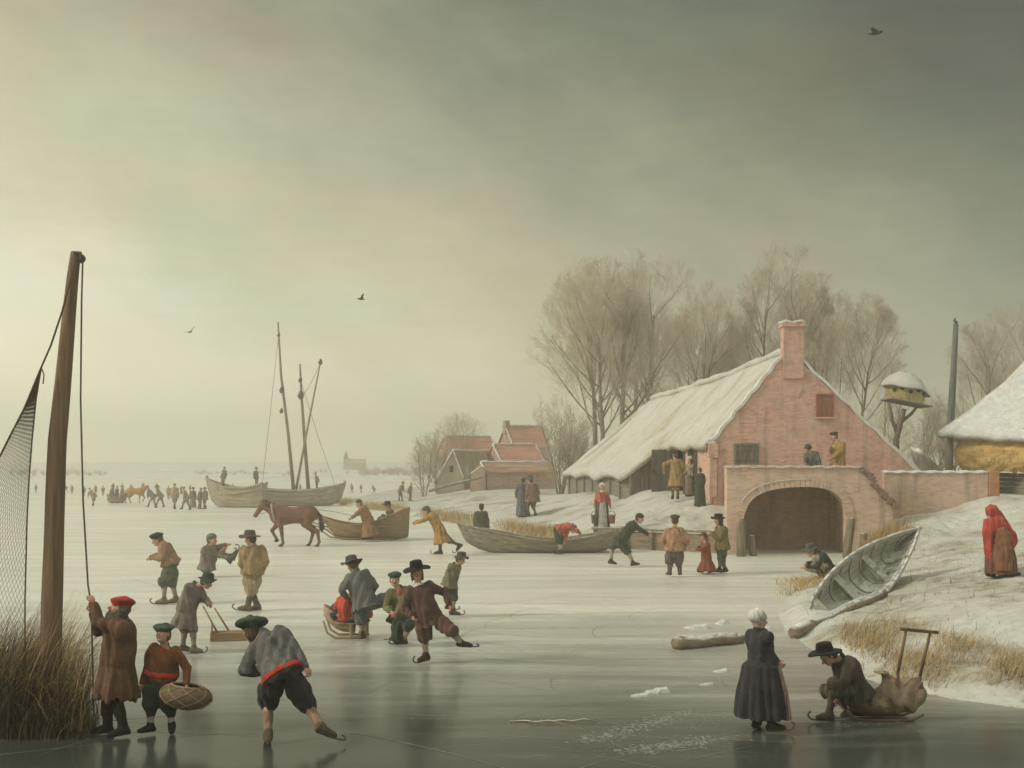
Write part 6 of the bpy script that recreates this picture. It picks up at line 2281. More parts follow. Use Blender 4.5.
# 31 woman under the red shawl
f = Fig((1000, 578), bankY(1000, 578, 18, 40), 80, 115, snap=True, hip=(1002, 544), neck=(996, 521), head=(991, 513.5), fa=(1012, 572, -0.1), fb=(990, 573, 0.1), ha=(1003, 534, -0.25), hb=(1012, 536, 0.2), hface=150, pitch=-25, fat=1.2, free=True, ta=(100, 0), tb=(110, 0))
r = f.root('stooping woman under a long red shawl walking up the snowy bank')
f.body(r)
f.shoes(r, (0.055, 0.04, 0.03))
f.skirt(r, (0.15, 0.065, 0.04), 574, rx=0.36, ry=0.33, top=0.2)
k = f.s
P_ = f.P
soft('shawl', [Ell(P_((991.5, 511.5)), (0.125 * k, 0.145 * k, 0.155 * k), None, k=0.05), Cap(P_((993, 511)), P_((998, 519)), 0.12 * k, 0.13 * k, k=0.04),
               Cap(P_((997, 525)), P_((1007, 541)), 0.225 * k, 0.205 * k, k=0.05), Cap(P_((1008, 536, -0.05)), P_((1010, 552, -0.05)), 0.14 * k, 0.05 * k, k=0.07),
               Loft(P_((989, 519, -0.06)), P_((991, 563, -0.02)), [(0, 0.10 * k, 0.12 * k), (0.3, 0.15 * k, 0.17 * k), (0.7, 0.13 * k, 0.15 * k), (1, 0.03 * k, 0.05 * k)], f.S, k=0.06, pleat=0.06, npl=9)],
     f.hc, cloth((0.36, 0.062, 0.045)), r, fold=0.014, seed=2.0, fz=0.5)
soft('apron_bundle', [Loft(P_((1003, 527, -0.22)), P_((1003, 571, -0.26)), [(0, 0.08 * k, 0.06 * k), (0.15, 0.17 * k, 0.14 * k), (0.6, 0.22 * k, 0.17 * k), (1, 0.20 * k, 0.15 * k)], f.S, k=0.03, pleat=0.07, npl=9, round_=0.03)], f.hc, cloth((0.20, 0.095, 0.055)), r, fold=0.012, seed=1.0)

# 32 woman in black with white cap
f = on_ice((762, 731), 127, 118, hip=(762, 667), neck=(758.5, 632), head=(758, 620.5), fa=(772, 724, -0.1), fb=(757, 723, 0.08), ha=(777, 661, 0.02), hb=(774, 662, 0.30), ea=(772, 650, -0.34), eb=(745, 650, 0.25), hface=105, pitch=-2, curl=0.8, ta=(85, 0), tb=(150, 0), fat=0.98)
r = dress(f, 'woman in black dress and white linen cap standing on the ice at right', jacket=(0.040, 0.040, 0.040), hem=0.02, flare=0.03, hat=('coif', (0.56, 0.54, 0.47)), shoe=(0.05, 0.04, 0.03), jname='bodice', hair=None, skates=True, loose=0.014)
f.stockings(r, (0.10, 0.05, 0.04))
f.skirt(r, (0.034, 0.033, 0.032), 716, rx=0.39, ry=0.34, pleat=0.085, waist=0.155)
f.apron(r, (0.32, 0.215, 0.165), 717, yaw=-42, rx=0.405, ry=0.37, width=0.75)
f.collar(r, (0.035, 0.035, 0.034), 0.12, 'kerchief')

# 33 man fastening his skate
f = on_ice((836, 720), 124, -72, hip=(858, 692), neck=(842, 659), head=(828, 655.5, -0.05), fa=(829, 714, -0.10), fb=(851, 715, 0.16), ha=(838, 697, -0.16), hb=(835, 699, 0.12), ea=(846, 683, -0.32), ka=(824, 679, -0.12), kb=(838, 690, 0.25), hface=-78, pitch=-42, wave=0.012, droop=0.5, crown=0.125, curl=1.0, ta=(-82, 0), tb=(-85, 0))
r = dress(f, 'man in brown with broad black hat kneeling to fasten his skate', jacket=(0.078, 0.062, 0.045), breeches=(0.095, 0.080, 0.058), stock=(0.085, 0.072, 0.052), shoe=(0.07, 0.055, 0.04), hem=0.10, flare=0.03, hat=('wide', (0.014, 0.012, 0.011)), tilt=(32, 0), hsize=0.95, below=0.05, baggy=1.05, skates=True, loose=0.02)

# ---- the far crowd ------------------------------------------------------------------------------------------
FC = [(0.23, 0.195, 0.15), (0.17, 0.15, 0.125), (0.28, 0.20, 0.13), (0.16, 0.175, 0.16), (0.32, 0.24, 0.16)]


def far_person(i, px, py, hp, face, label, walk=0.0, lean=0.0, Y=None, woman=False, group=None, z=None, seat=False):
    Y = Y or G(py)
    kk = hp / 1.72
    f = Fig((px, py), Y, hp, face, hip=(px - lean * 0.25, py - 0.93 * kk), neck=(px + lean, py - 1.44 * kk + abs(lean) * 0.12), fa=(px + walk * 0.5, py - 0.09 * kk, 0.1), fb=(px - walk * 0.5, py - 0.09 * kk, -0.1), fat=1.15)
    r = f.root(label, group)
    f.body(r)
    c = FC[i % 5]
    f.jacket(r, c, 0.18 if not woman else 0.0, flare=0.05, name='coat', loose=0.03)
    if woman:
        f.skirt(r, FC[(i + 2) % 5], py - 0.5, rx=0.3, ry=0.28)
    else:
        f.breeches(r, FC[(i + 1) % 5], 0.1)
        f.shoes(r, (0.06, 0.05, 0.04), 0.25)
    f.hat(r, ('brim', 'cap', 'beret')[i % 3], FC[(i + 3) % 5])
    return r


GC = 'skaters far out on the ice'
Yb_ = bankY(402, 502, 78, 118)
far_person(0, 400.5, 501, 19, 60, 'left of two small figures walking on the far bank before the barns', 3, 2, Yb_)
far_person(1, 410, 501, 18, 100, 'right of two small figures walking on the far bank before the barns', 2, 1, Yb_ + 0.3)
far_person(2, 93, 506, 18, -160, 'lone far skater just right of the pole', 1, -3, group=GC)
far_person(3, 152, 508, 22, -75, 'far skater striding left behind the orange horse, first of a pair', 9, -4, group=GC)
far_person(0, 160, 507, 21, -60, 'far skater striding left behind the orange horse, second of a pair', 8, -3, group=GC)
far_person(4, 174.5, 509, 25, 180, 'upright far figure left of the moored ships, taller than its neighbours', 1, 0, group=GC)
far_person(2, 186, 510, 23, -70, 'far skater with legs spread wide, left of the moored ships', 9, -2, group=GC)
far_person(3, 193, 508, 20, 40, 'far figure standing closest behind the spread-legged skater', 1, 0, group=GC, woman=True)
far_person(1, 199.5, 509, 21, 100, 'middle figure of the far group standing beside the ship hull', 2, 1, group=GC)
far_person(0, 205, 509, 21, -120, 'figure of the far group nearest the ship hull', 2, 0, group=GC)
far_person(4, 168.5, 499, 13, 10, 'very small distant figure behind the tall upright one', 1, 0, group=GC)
far_person(1, 84, 496, 10, 0, 'tiny far figure right of the pole, left of three', 1, 0, group=GC)
far_person(2, 95.5, 495, 10, 30, 'tiny far figure right of the pole, middle of three', 1, 0, group=GC)
far_person(3, 103, 496, 10, 0, 'tiny far figure right of the pole, right of three', 1, 0, group=GC)
far_person(0, 72, 494, 9, 0, 'tiny far figure glimpsed beside the fishing pole', 1, 0, group=GC)


# more of the crowd, too small to tell apart: copies
def copy_tree(o, parent=None):
    c = o.copy()
    COL.objects.link(c)
    c.parent = parent
    for ch in children(o):
        copy_tree(ch, c)
    return c


_src = [o for o in bpy.data.objects if o.parent is None and o.get('group') == GC]
rnd = random.Random(12)
for i_, (px_, py_) in enumerate(((66, 492.5), (113, 492), (122, 491.5), (131, 492.5), (143, 491.5), (158, 492), (181, 494), (190, 493), (214, 494.5), (233, 492), (300, 492.5), (352, 493), (361, 492.5), (374, 494), (47, 491.5), (36, 492.5))):
    Y_ = G(py_)
    s_ = _src[(i_ * 5 + 1) % len(_src)]
    c_ = copy_tree(s_)
    hp_ = 8.2 + 2.0 * rnd.random()
    src_h = 1.72 * 0.95
    c_.location = W(px_, py_, Y_)
    k_ = (hp_ * Y_ / F_PX) / ({True: 1.0, False: 1.0}[True] * max(v.co.z for ch in children(s_) if ch.name.startswith(('hat', 'cap', 'beret')) for v in ch.data.vertices))
    c_.scale = (k_, k_, k_)
    c_.rotation_euler = (0, 0, rnd.uniform(-1, 1))
    c_['label'] = 'very small hazy figure on the ice close to the horizon'
    c_['group'] = 'hazy crowd at the horizon'


# ================================================================== boats, sledges, animals and small things
M_BOATW = wood('boat_weathered', (0.27, 0.235, 0.17), grain=(0.8, 7, 7), snowy=0.25)
M_BOATG = wood('boat_grey', (0.40, 0.385, 0.325), grain=(0.8, 7, 7), snowy=0.6)
M_SHIP = wood('ship_brown', (0.38, 0.32, 0.235), grain=(0.5, 5, 5))
M_SLEIGH = wood('sleigh_brown', (0.285, 0.195, 0.12), grain=(0.8, 7, 7))
M_PLANKB = wood('sledge_wood', (0.33, 0.22, 0.12), grain=(1, 7, 7))
M_ROPE = rough_mat('rope', (0.12, 0.09, 0.055), 0.3, 20, 0.95)


def hull_pts(L, B, D, sheer, rake, full=0.5, tb=0.55, n=22, m=9, stern=0.35):
    """outer skin rows, bow at -x. Returns list of rows port gunwale -> keel -> starboard gunwale"""
    rows = []
    for i in range(n + 1):
        u = i / n
        x = -L / 2 + L * u
        w = min(1.0, (math.sin(min(1, u / full) * PI / 2)) ** 0.75)
        if u > 1 - stern:
            v = (u - (1 - stern)) / stern
            w *= 1 - (1 - tb) * v * v
        w = max(0.03, w) * B / 2
        top = sheer(u)
        kz = 0.0 + rake[0] * max(0, 1 - u / 0.22) ** 2 * D + rake[1] * max(0, (u - 0.82) / 0.18) ** 2 * D
        row = []
        for j in range(2 * m + 1):
            a = (j - m) / m
            aa = abs(a)
            y = w * math.copysign(min(1, aa ** 0.72), a)
            z = kz + (top - kz) * aa ** 2.3
            # lapped strakes
            st = (aa * 5) % 1.0
            y += math.copysign(0.012 * st, a) if aa > 0.05 else 0
            row.append(Vector((x - (rake[2] * max(0, 1 - u / 0.2) * aa * D if u < 0.2 else 0), y, z)))
        rows.append(row)
    return rows


def boat(name, origin, rotm, label, cat, L, B, D, sheer, mat, rake=(0.5, 0.25, 0.4), tb=0.55, thwarts=(0.35, 0.6, 0.8), thick=0.05, ribs=9, stem=True, group=None, full=0.5, rail=0.035, floor=True, m=10):
    t = thing(name, origin, label, cat, group)
    t.rotation_euler = rotm.to_euler()
    rows = hull_pts(L, B, D, sheer, rake, full, tb, 26, m)
    inn = []
    for r in rows:
        c = Vector((r[m].x, 0, 0))
        q = []
        for j, p in enumerate(r):
            aa = abs(j - m) / m
            v = Vector((0, -math.copysign(thick, p.y) if abs(p.y) > thick else -p.y * 0.8, thick * (1 - aa)))
            q.append(p + v)
        inn.append(q)
    h = MB()
    h.grid(rows)
    h.grid([list(reversed(q)) for q in inn])
    # gunwale top strips and transom
    for e in (0, 2 * m):
        a, b = [r[e] for r in rows], [q[e] for q in inn]
        h.grid([a, b] if e else [b, a])
    h.grid([rows[-1], inn[-1]])
    h.grid([inn[0], rows[0]])
    tr = list(rows[-1])
    ctr = sum((Vector(p) for p in tr), Vector()) / len(tr)
    h.add([ctr] + tr, [(0, i + 1, i + 2) for i in range(len(tr) - 1)] + [(0, len(tr), 1)])
    h.build('hull', mat, t, smooth=False, fixn=False)
    for gi, e in enumerate((0, 2 * m)):
        q = MB()
        q.tube([r[e] + Vector((0, 0.01 if e else -0.01, 0.01)) for r in rows], rail, 6)
        q.build('gunwale', mat, t, smooth=True)
    for sd_ in (1, -1):
        for fr_ in (0.42, 0.62, 0.82):
            j = m + sd_ * int(round(fr_ * m))
            MB().tube([r[j] + Vector((0, sd_ * 0.006, 0)) for r in rows], rail * 0.42, 5).build('strake', mat, t, smooth=True)
    for k in range(ribs):
        i = int(2 + k * (len(rows) - 5) / max(1, ribs - 1))
        rb_ = MB()
        rb_.tube([inn[i][j] * 0.985 + Vector((0.015 * inn[i][j].x * 0, 0, 0.02)) for j in range(0, 2 * m + 1, 2)], rail * 0.55, 5)
        if ribs > 0:
            rb_.build('rib', mat, t, smooth=True)
    for u in thwarts:
        i = int(u * (len(rows) - 1))
        p, q = inn[i][2], inn[i][2 * m - 2]
        MB().box((p.x, 0, min(p.z, q.z) - 0.02), (0.24, q.y - p.y + 0.04 if q.y > p.y else p.y - q.y + 0.04, 0.04)).build('thwart', mat, t, bevel=0.008)
    if stem:
        r = rows[0]
        top = r[0].lerp(r[2 * m], 0.5)
        MB().tube([rows[4][m], rows[2][m] + Vector((-0.01, 0, -0.01)), rows[1][m] + Vector((-0.02, 0, 0)), r[m] + Vector((-0.02, 0, -0.01)), r[m].lerp(top, 0.5) + Vector((-0.03, 0, 0)), top + Vector((-0.03, 0, 0.0)), top + Vector((-0.07, 0, 0.16 * D))], [rail * 0.7, rail, rail * 1.2, rail * 1.3, rail * 1.4, rail * 1.4, rail * 1.2], 7).build('stem', mat, t, smooth=True)
    return t


# rowing boat frozen in by the quay
Yq = 46.2
x0, x1 = X_(468, Yq), X_(617, Yq)
L_ = x1 - x0
b = boat('rowing_boat', Vector(((x0 + x1) / 2, Yq, -0.02)), Matrix.Rotation(math.radians(3), 3, 'Z'), 'long weathered wooden rowing boat frozen in beside the quay', 'boat', L_, 1.5, 0.6,
         lambda u: 0.46 + 0.62 * max(0, 1 - u / 0.62) ** 1.7 + 0.38 * max(0, (u - 0.55) / 0.45) ** 1.5, M_BOATW, rake=(0.75, 0.5, 0.55), tb=0.5)

# grey boat pulled up on the snow, seen into
B_, S_ = W(911, 536, 30.0), W(829, 609, 26.7)
d_ = (S_ - B_).normalized()                      # local +x runs to the stern
bm_ = Vector((0.66, -0.26, -0.70))
bm_ = (bm_ - d_ * bm_.dot(d_)).normalized()
n_ = d_.cross(bm_)
if n_.y > 0:
    bm_ = -bm_
    n_ = d_.cross(bm_)
rot_ = Matrix((d_, bm_, n_)).transposed()
Lb = (S_ - B_).length
DD = 0.62
boat('beached_boat', (B_ + S_) / 2 - n_ * DD * 0.9, rot_, 'grey boat hauled up on the snow bank with its open side to the viewer', 'boat', Lb, 1.12, DD,
     lambda u: DD * 0.86 + 0.16 * max(0, 1 - u / 0.5) ** 2, M_BOATG, rake=(0.55, 0.1, 0.25), tb=0.72, thwarts=(0.42, 0.7), ribs=8, full=0.62, rail=0.045)

# the two ships lying in the ice
def ship(px0, px1, py_b, py_t, Y, label, flip, rot=0.0):
    x0, x1 = X_(px0, Y), X_(px1, Y)
    D = (py_b - py_t) / F_PX * Y
    t = boat('sailing_barge', Vector(((x0 + x1) / 2, Y, -0.05)), Matrix.Rotation(math.radians(rot + (180 if flip else 0)), 3, 'Z'), label, 'ship', x1 - x0, (x1 - x0) * 0.30, D,
             lambda u: D * (0.84 + 0.35 * max(0, 1 - u / 0.45) ** 2 + 0.22 * max(0, (u - 0.6) / 0.4) ** 2), M_SHIP, rake=(0.35, 0.2, 0.25), tb=0.6, thwarts=(), ribs=0, rail=0.08, group='barges lying in the ice', full=0.35, thick=0.1)
    MB().box((0.05 * (x1 - x0), 0, D * 0.78), ((x1 - x0) * 0.8, (x1 - x0) * 0.24, 0.08)).build('deck', M_SHIP, t)
    for k in (-1, 1):
        MB().tube([(-(x1 - x0) * 0.45 + (x1 - x0) * 0.9 * i / 12, k * (x1 - x0) * 0.15 * math.sin(PI * min(1, 0.15 + i / 12 * 1.3 if i < 7 else 1.0) / 2) , D * (0.62 + 0.03 * abs(i - 6))) for i in range(13)], 0.06, 6).build('wale', M_SHIP, t, smooth=True)
    return t


s1 = ship(209, 268, 508, 484, 86.5, 'broad stern-on barge without mast, left of the two ships', False, -18)
s2 = ship(250, 339, 506, 487, 89.5, 'masted barge with slanting spar, right of the two ships', True, 4)
def mast(sh, pts, Y, r, name, tops=()):
    m = MB()
    inv = sh.matrix_basis.inverted()
    P = [inv @ W(px, py, Y) for px, py in pts]
    m.tube(P, [r * (1 - 0.55 * i / (len(P) - 1)) for i in range(len(P))], 7)
    o = m.build(name, wood('spar', (0.26, 0.21, 0.155), grain=(6, 6, 0.6)), sh, smooth=True)
    for px, py, rr in tops:
        c = inv @ W(px, py, Y)
        k = MB().tube([c + Vector((0, 0, -rr * 1.2)), c + Vector((0.02, 0, -rr * 0.3)), c + Vector((-0.02, 0, rr * 0.8)), c + Vector((0, 0, rr * 1.5))], [rr * 0.6, rr, rr * 0.7, rr * 0.3], 7)
        k.build('mast_block', M_PLANKD, o, smooth=True)


Sh = s2
bpy.context.view_layer.update()
mast(Sh, [(294, 495), (288, 432), (281, 375), (278, 322)], 89.5, 0.14, 'mast', [(282, 390, 0.2), (281.5, 411, 0.14), (278.8, 335, 0.12)])
mast(Sh, [(308.5, 491), (304, 432), (301, 388), (300, 364)], 89.8, 0.14, 'mast', [(301, 395, 0.24), (300.5, 380, 0.15)])
mast(Sh, [(296, 490), (305, 441), (313, 400), (320.5, 362)], 89.2, 0.10, 'spar', [(320.5, 362, 0.16)])
for a_, b_ in (((278.5, 335), (262, 487)), ((300.5, 380), (336, 488)), ((320, 364), (300, 400))):
    inv_ = Sh.matrix_basis.inverted()
    MB().tube([inv_ @ W(a_[0], a_[1], 89.6), inv_ @ W((a_[0] + b_[0]) / 2, (a_[1] + b_[1]) / 2 + 3, 89.6), inv_ @ W(b_[0], b_[1], 89.6)], 0.018, 4).build('stay', M_ROPE, Sh)
far_person(1, 223.5, 487, 20, -30, 'figure standing on the deck of the left barge', 1, 1, Y=86.5)
far_person(3, 256, 487, 19, 60, 'figure standing near the bow end of the left barge', 1, 0, Y=87.0)
far_person(2, 317, 489, 16, -80, 'figure at the right end of the masted barge', 1, -1, Y=89.5)

# the sleigh
Ys = 53.3
x0, x1 = X_(326, Ys), X_(408, Ys)
sl = boat('horse_sleigh', Vector(((x0 + x1) / 2, Ys, 0.02)), Matrix.Rotation(math.radians(-6), 3, 'Z'), 'brown boat-shaped horse sleigh with a passenger in the back', 'sleigh', x1 - x0, 1.25, 0.75,
          lambda u: 0.62 + 0.35 * max(0, 1 - u / 0.35) ** 2 + 0.72 * max(0, (u - 0.45) / 0.55) ** 1.3, M_SLEIGH, rake=(0.9, 0.1, 0.3), tb=0.85, thwarts=(0.72,), ribs=5, stem=False, full=0.4)
for k in (-1, 1):
    L2 = (x1 - x0) / 2
    MB().tube([(-L2 * 1.15, k * 0.38, 0.75), (-L2 * 1.12, k * 0.38, 0.42), (-L2 * 0.85, k * 0.4, 0.1), (-L2 * 0.4, k * 0.42, 0.03), (L2 * 0.7, k * 0.42, 0.03)], 0.035, 6).build('runner', M_SLEIGH, sl, smooth=True)
for k in (-1, 1):
    MB().tube([(-(x1 - x0) / 2 * 0.9, k * 0.4, 0.4), (-(x1 - x0) / 2 - 1.0, k * 0.42, 0.75), (-(x1 - x0) / 2 - 2.2, k * 0.36, 0.95)], 0.03, 6).build('shaft', M_SLEIGH, sl, smooth=True)


# the horse
def horse(px_feet, py_feet, hp, label, col, face=-1, Y=None, mane=(0.045, 0.03, 0.02), group=None, detail=True, pose=0):
    """face -1: walks to the left. hp: height at the withers in pixels"""
    Y = Y or G(py_feet)
    k = hp / F_PX * Y / 1.5                        # relative to a horse 1.5 m at the withers
    O = W(px_feet, py_feet, Y)
    t = thing('horse', O, label, 'horse', group)
    h = max(0.014, Y / F_PX * 0.62)
    X = lambda x, y, z: vec(-face * x * -1 * 1.0, y, z) * k if False else vec(face * x, y, z) * k
    it = [Ell(X(0.42, 0, 1.13), (0.42 * k, 0.27 * k, 0.36 * k), None, k=0.15 * k), Ell(X(-0.48, 0, 1.18), (0.45 * k, 0.29 * k, 0.34 * k), None, k=0.15 * k), Cap(X(0.5, 0, 1.10), X(-0.5, 0, 1.13), 0.30 * k, 0.29 * k, k=0.12 * k),
          Cap(X(0.62, 0, 1.28), X(1.06, 0, 1.50), 0.235 * k, 0.14 * k, k=0.12 * k), Cap(X(0.98, 0, 1.46), X(1.12, 0, 1.50), 0.15 * k, 0.12 * k, k=0.06 * k),
          Cap(X(1.12, 0, 1.48), X(1.36, 0, 1.14), 0.115 * k, 0.075 * k, k=0.06 * k), Ell(X(1.37, 0, 1.12), (0.085 * k, 0.07 * k, 0.08 * k), None, k=0.03 * k),
          Cap(X(1.10, 0.06, 1.60), X(1.09, 0.075, 1.72), 0.035 * k, 0.012 * k, k=0.02 * k), Cap(X(1.10, -0.06, 1.60), X(1.09, -0.075, 1.72), 0.035 * k, 0.012 * k, k=0.02 * k)]
    # legs: front (shoulder, elbow, knee, fetlock, hoof), hind (hip, stifle, hock, fetlock, hoof)
    fr = [[(0.48, 1.05), (0.58, 0.80), (0.80, 0.56), (0.66, 0.30), (0.60, 0.20)], [(0.46, 1.05), (0.43, 0.78), (0.38, 0.44), (0.34, 0.12), (0.40, 0.03)]]
    hi = [[(-0.55, 1.12), (-0.42, 0.82), (-0.72, 0.52), (-0.62, 0.14), (-0.56, 0.03)], [(-0.60, 1.12), (-0.52, 0.82), (-0.92, 0.54), (-0.98, 0.16), (-0.93, 0.03)]]
    hooves = []
    for legs, y0 in ((fr, 0.15), (hi, 0.16)):
        for i, pts in enumerate(legs):
            y = y0 * (1 if i == 0 else -1)
            R = [0.17, 0.105, 0.062, 0.046, 0.05] if legs is fr else [0.22, 0.15, 0.075, 0.048, 0.05]
            for a, b, r1, r2 in zip(pts[:-1], pts[1:], R[:-1], R[1:]):
                it.append(Cap(X(a[0], y, a[1]), X(b[0], y, b[1]), r1 * k, r2 * k, k=0.05 * k))
            hooves.append((X(pts[-1][0], y, pts[-1][1]), X(pts[-1][0] + 0.05, y, pts[-1][1] - 0.035)))
    soft('body', it, h, rough_mat('horse_%d' % int(col[0] * 1000), col, 0.35, 3.0, 0.7, bmp=0.15, second=tuple(c * 0.45 for c in col), sec_at=(0.56, 0.75)), t, fold=0.004 * k)
    for a, b in hooves:
        soft('hoof', [Cap(a, b, 0.058 * k, 0.066 * k), Cut(b - vec(0, 0, 0.03 * k), (0, 0, -1))], h * 0.8, M_DARK, t)
    mn = cloth(mane)
    soft('mane', [Cap(X(1.12, 0, 1.62), X(0.98, 0.02, 1.62), 0.05 * k, 0.06 * k), Cap(X(0.98, 0.0, 1.60), X(0.62, 0, 1.48), 0.065 * k, 0.05 * k), Cap(X(0.98, 0.10 * -1, 1.52), X(0.68, -0.19, 1.36), 0.055 * k, 0.05 * k, k=0.06 * k)], h, mn, t, fold=0.02 * k, ff=2)
    soft('tail', [Cap(X(-0.88, 0, 1.24), X(-1.0, 0, 1.08), 0.055 * k, 0.07 * k, k=0.04), Cap(X(-1.0, 0, 1.08), X(-1.06, 0, 0.66), 0.07 * k, 0.075 * k, k=0.04), Cap(X(-1.06, 0, 0.66), X(-1.04, 0, 0.5), 0.075 * k, 0.02 * k, k=0.04)], h, mn, t, fold=0.012 * k, ff=2)
    if detail:
        m = MB()
        ln = wood('leather', (0.16, 0.10, 0.06), grain=(3, 3, 3))
        c = [(0.66 + 0.10 * math.cos(a) * 0.9 + 0.02, math.sin(a) * 0.30, 1.20 + math.cos(a) * 0.34) for a in np.linspace(0, 2 * PI, 21)]
        m.tube([Vector(X(*q)) for q in c], 0.045 * k, 6)
        m.build('collar', rough_mat('collar_pale', (0.40, 0.34, 0.26), 0.3), t, smooth=True)
        for y in (-0.31, 0.31):
            MB().tube([Vector(X(0.62, y, 1.12)), Vector(X(0.0, y * 1.04, 1.08)), Vector(X(-0.9, y, 1.0)), Vector(X(-1.25, y, 0.85))], 0.022 * k, 5).build('trace', ln, t)
        MB().tube([Vector(X(1.06 + 0.02 * math.cos(a), 0.125 * math.sin(a), 1.44 + 0.13 * math.cos(a))) for a in np.linspace(0, 2 * PI, 15)], 0.014 * k, 5).build('bridle', ln, t)
        MB().tube([Vector(X(1.30, -0.08, 1.16)), Vector(X(0.95, -0.22, 1.22)), Vector(X(0.4, -0.34, 1.30)), Vector(X(-0.5, -0.3, 1.42)), Vector(X(-1.6, -0.2, 1.25)), Vector(X(-2.2, 0, 1.1))], 0.011 * k, 4).build('rein', ln, t)
    return t


horse(293, 546, 41, 'brown horse in collar harness pulling the sleigh', (0.20, 0.105, 0.062))
# the far sleigh and its orange horse
Yf = G(503)
horse(136, 503, 15.5, 'small orange horse drawing a crowded sleigh far out on the ice', (0.42, 0.20, 0.06), face=1, Y=Yf, mane=(0.36, 0.17, 0.06), detail=False)
x0, x1 = X_(108, Yf), X_(126, Yf)
boat('far_sleigh', Vector(((x0 + x1) / 2, Yf, 0.02)), Matrix.Rotation(math.radians(180), 3, 'Z'), 'low sleigh full of people drawn by the orange horse', 'sleigh', x1 - x0, 1.0, 0.5, lambda u: 0.45 + 0.3 * max(0, 1 - u / 0.4) ** 2 + 0.2 * max(0, (u - 0.7) / 0.3), M_SLEIGH, rake=(0.8, 0.2, 0.3), thwarts=(), ribs=0, stem=False)
for i_, (px_, nm_) in enumerate(((111.5, 'rearmost passenger in the far sleigh'), (116.5, 'middle passenger in the far sleigh'), (122, 'passenger nearest the orange horse in the far sleigh'))):
    far_person(i_, px_, 503, 17, 80, nm_, 0.5, 0.5, Y=Yf)


# plank sledge pushed by the man in grey
def plank_sledge():
    Y = 24.2
    a = W(229, 643, Y)
    t = thing('plank_sledge', Vector((a.x, Y, 0)), 'small plank box sledge with two long push handles', 'sledge', rz=math.radians(14))
    for k in (-1, 1):
        MB().bar((-0.36, k * 0.17, 0.07), (0.34, k * 0.17, 0.07), 0.035, 0.13).build('runner', M_PLANKB, t, bevel=0.008)
    m = MB()
    for i in range(3):
        m.box((-0.01, -0.13 + i * 0.13, 0.15 + 0.003 * (i % 2)), (0.66, 0.124, 0.025))
    m.build('seat', M_PLANKB, t, bevel=0.004)
    q = MB().box((-0.325, 0, 0.235), (0.03, 0.4, 0.15))
    q.build('backboard', M_PLANKB, t, bevel=0.006)
    MB().box((0.30, 0, 0.20), (0.03, 0.38, 0.08)).build('footboard', M_PLANKB, t, bevel=0.006)
    inv = Matrix.Rotation(-math.radians(14), 4, 'Z') @ Matrix.Translation(-Vector((a.x, Y, 0)))
    for (p0, p1) in (((222, 641, -0.1), (203, 606, -0.15)), ((232, 636, 0.15), (214.5, 608, 0.2))):
        MB().tube([inv @ W(p0[0], p0[1], Y + p0[2]), inv @ W(p1[0], p1[1], Y + p1[2])], [0.02, 0.017], 7).build('handle', M_PLANKB, t, smooth=True)


plank_sledge()


# red-blanketed push sledge
def red_sledge():
    Y = G(637.5)
    a = W(347, 637.5, Y)
    t = thing('push_sledge', Vector((a.x, Y, 0)), 'pale curved wooden push sledge draped with a bright red blanket', 'sledge')
    wd = wood('pale_sledge', (0.42, 0.32, 0.20), grain=(1, 6, 6))
    kp = Y / F_PX
    # curved prow: boat-like shell, prow to the left
    rows = []
    for i in range(13):
        u = i / 12.0
        x = -0.46 + 0.62 * u
        w = 0.27 * math.sin(min(1, u / 0.6) * PI / 2) ** 0.7 + 0.01
        zt = 0.42 + 0.22 * (1 - u) ** 2
        zb = 0.10 + 0.34 * (1 - u) ** 3
        rows.append([Vector((x, w * s_ * (1 if abs(s_) < 1 else 1), zb + (zt - zb) * abs(s_) ** 1.6)) for s_ in np.linspace(-1, 1, 13)])
    MB().slab(rows, (0, 0, 0.03)).build('prow', wd, t, smooth=True, fixn=True)
    for k in (-1, 1):
        MB().tube([(-0.44, k * 0.2, 0.36), (-0.36, k * 0.22, 0.12), (-0.2, k * 0.23, 0.03), (0.42, k * 0.23, 0.03)], [0.02, 0.025, 0.025, 0.022], 7).build('runner', wd, t, smooth=True)
    for x in (0.1, 0.38):
        for k in (-1, 1):
            MB().box((x, k * 0.22, 0.17), (0.05, 0.05, 0.27)).build('leg', wd, t, bevel=0.006)
    MB().box((0.12, 0, 0.31), (0.64, 0.5, 0.03)).build('seat', wd, t, bevel=0.006)
    MB().tube([(0.30, -0.24, 0.33), (0.36, -0.25, 0.78), (0.38, 0.25, 0.78), (0.30, 0.24, 0.33)], 0.02, 7).build('back_rail', wd, t, smooth=True)
    soft('cushion', [Ell((-0.18, 0, 0.50), (0.17, 0.27, 0.20), None, k=0.05), Ell((0.1, 0, 0.36), (0.34, 0.28, 0.09), None, k=0.05)], 0.016, cloth((0.045, 0.05, 0.055)), t, fold=0.006)
    soft('blanket', [Ell((0.02, 0, 0.53), (0.31, 0.32, 0.33), None, k=0.1), Ell((0.30, 0, 0.44), (0.20, 0.30, 0.17), None, k=0.1), Cap((0.05, -0.1, 0.66), (0.12, -0.1, 0.80), 0.14, 0.08, k=0.1), Cut((0, 0, 0.345), (0.12, 0, -1), wav=0.02)], 0.013, cloth((0.52, 0.085, 0.045)), t, fold=0.02, ff=0.9, fz=0.4)
    MB().tube([(0.10, -0.30, 0.86), (0.02, -0.335, 0.5), (-0.02, -0.34, 0.26)], 0.014, 6).build('stick', M_PLANKD, t)


red_sledge()


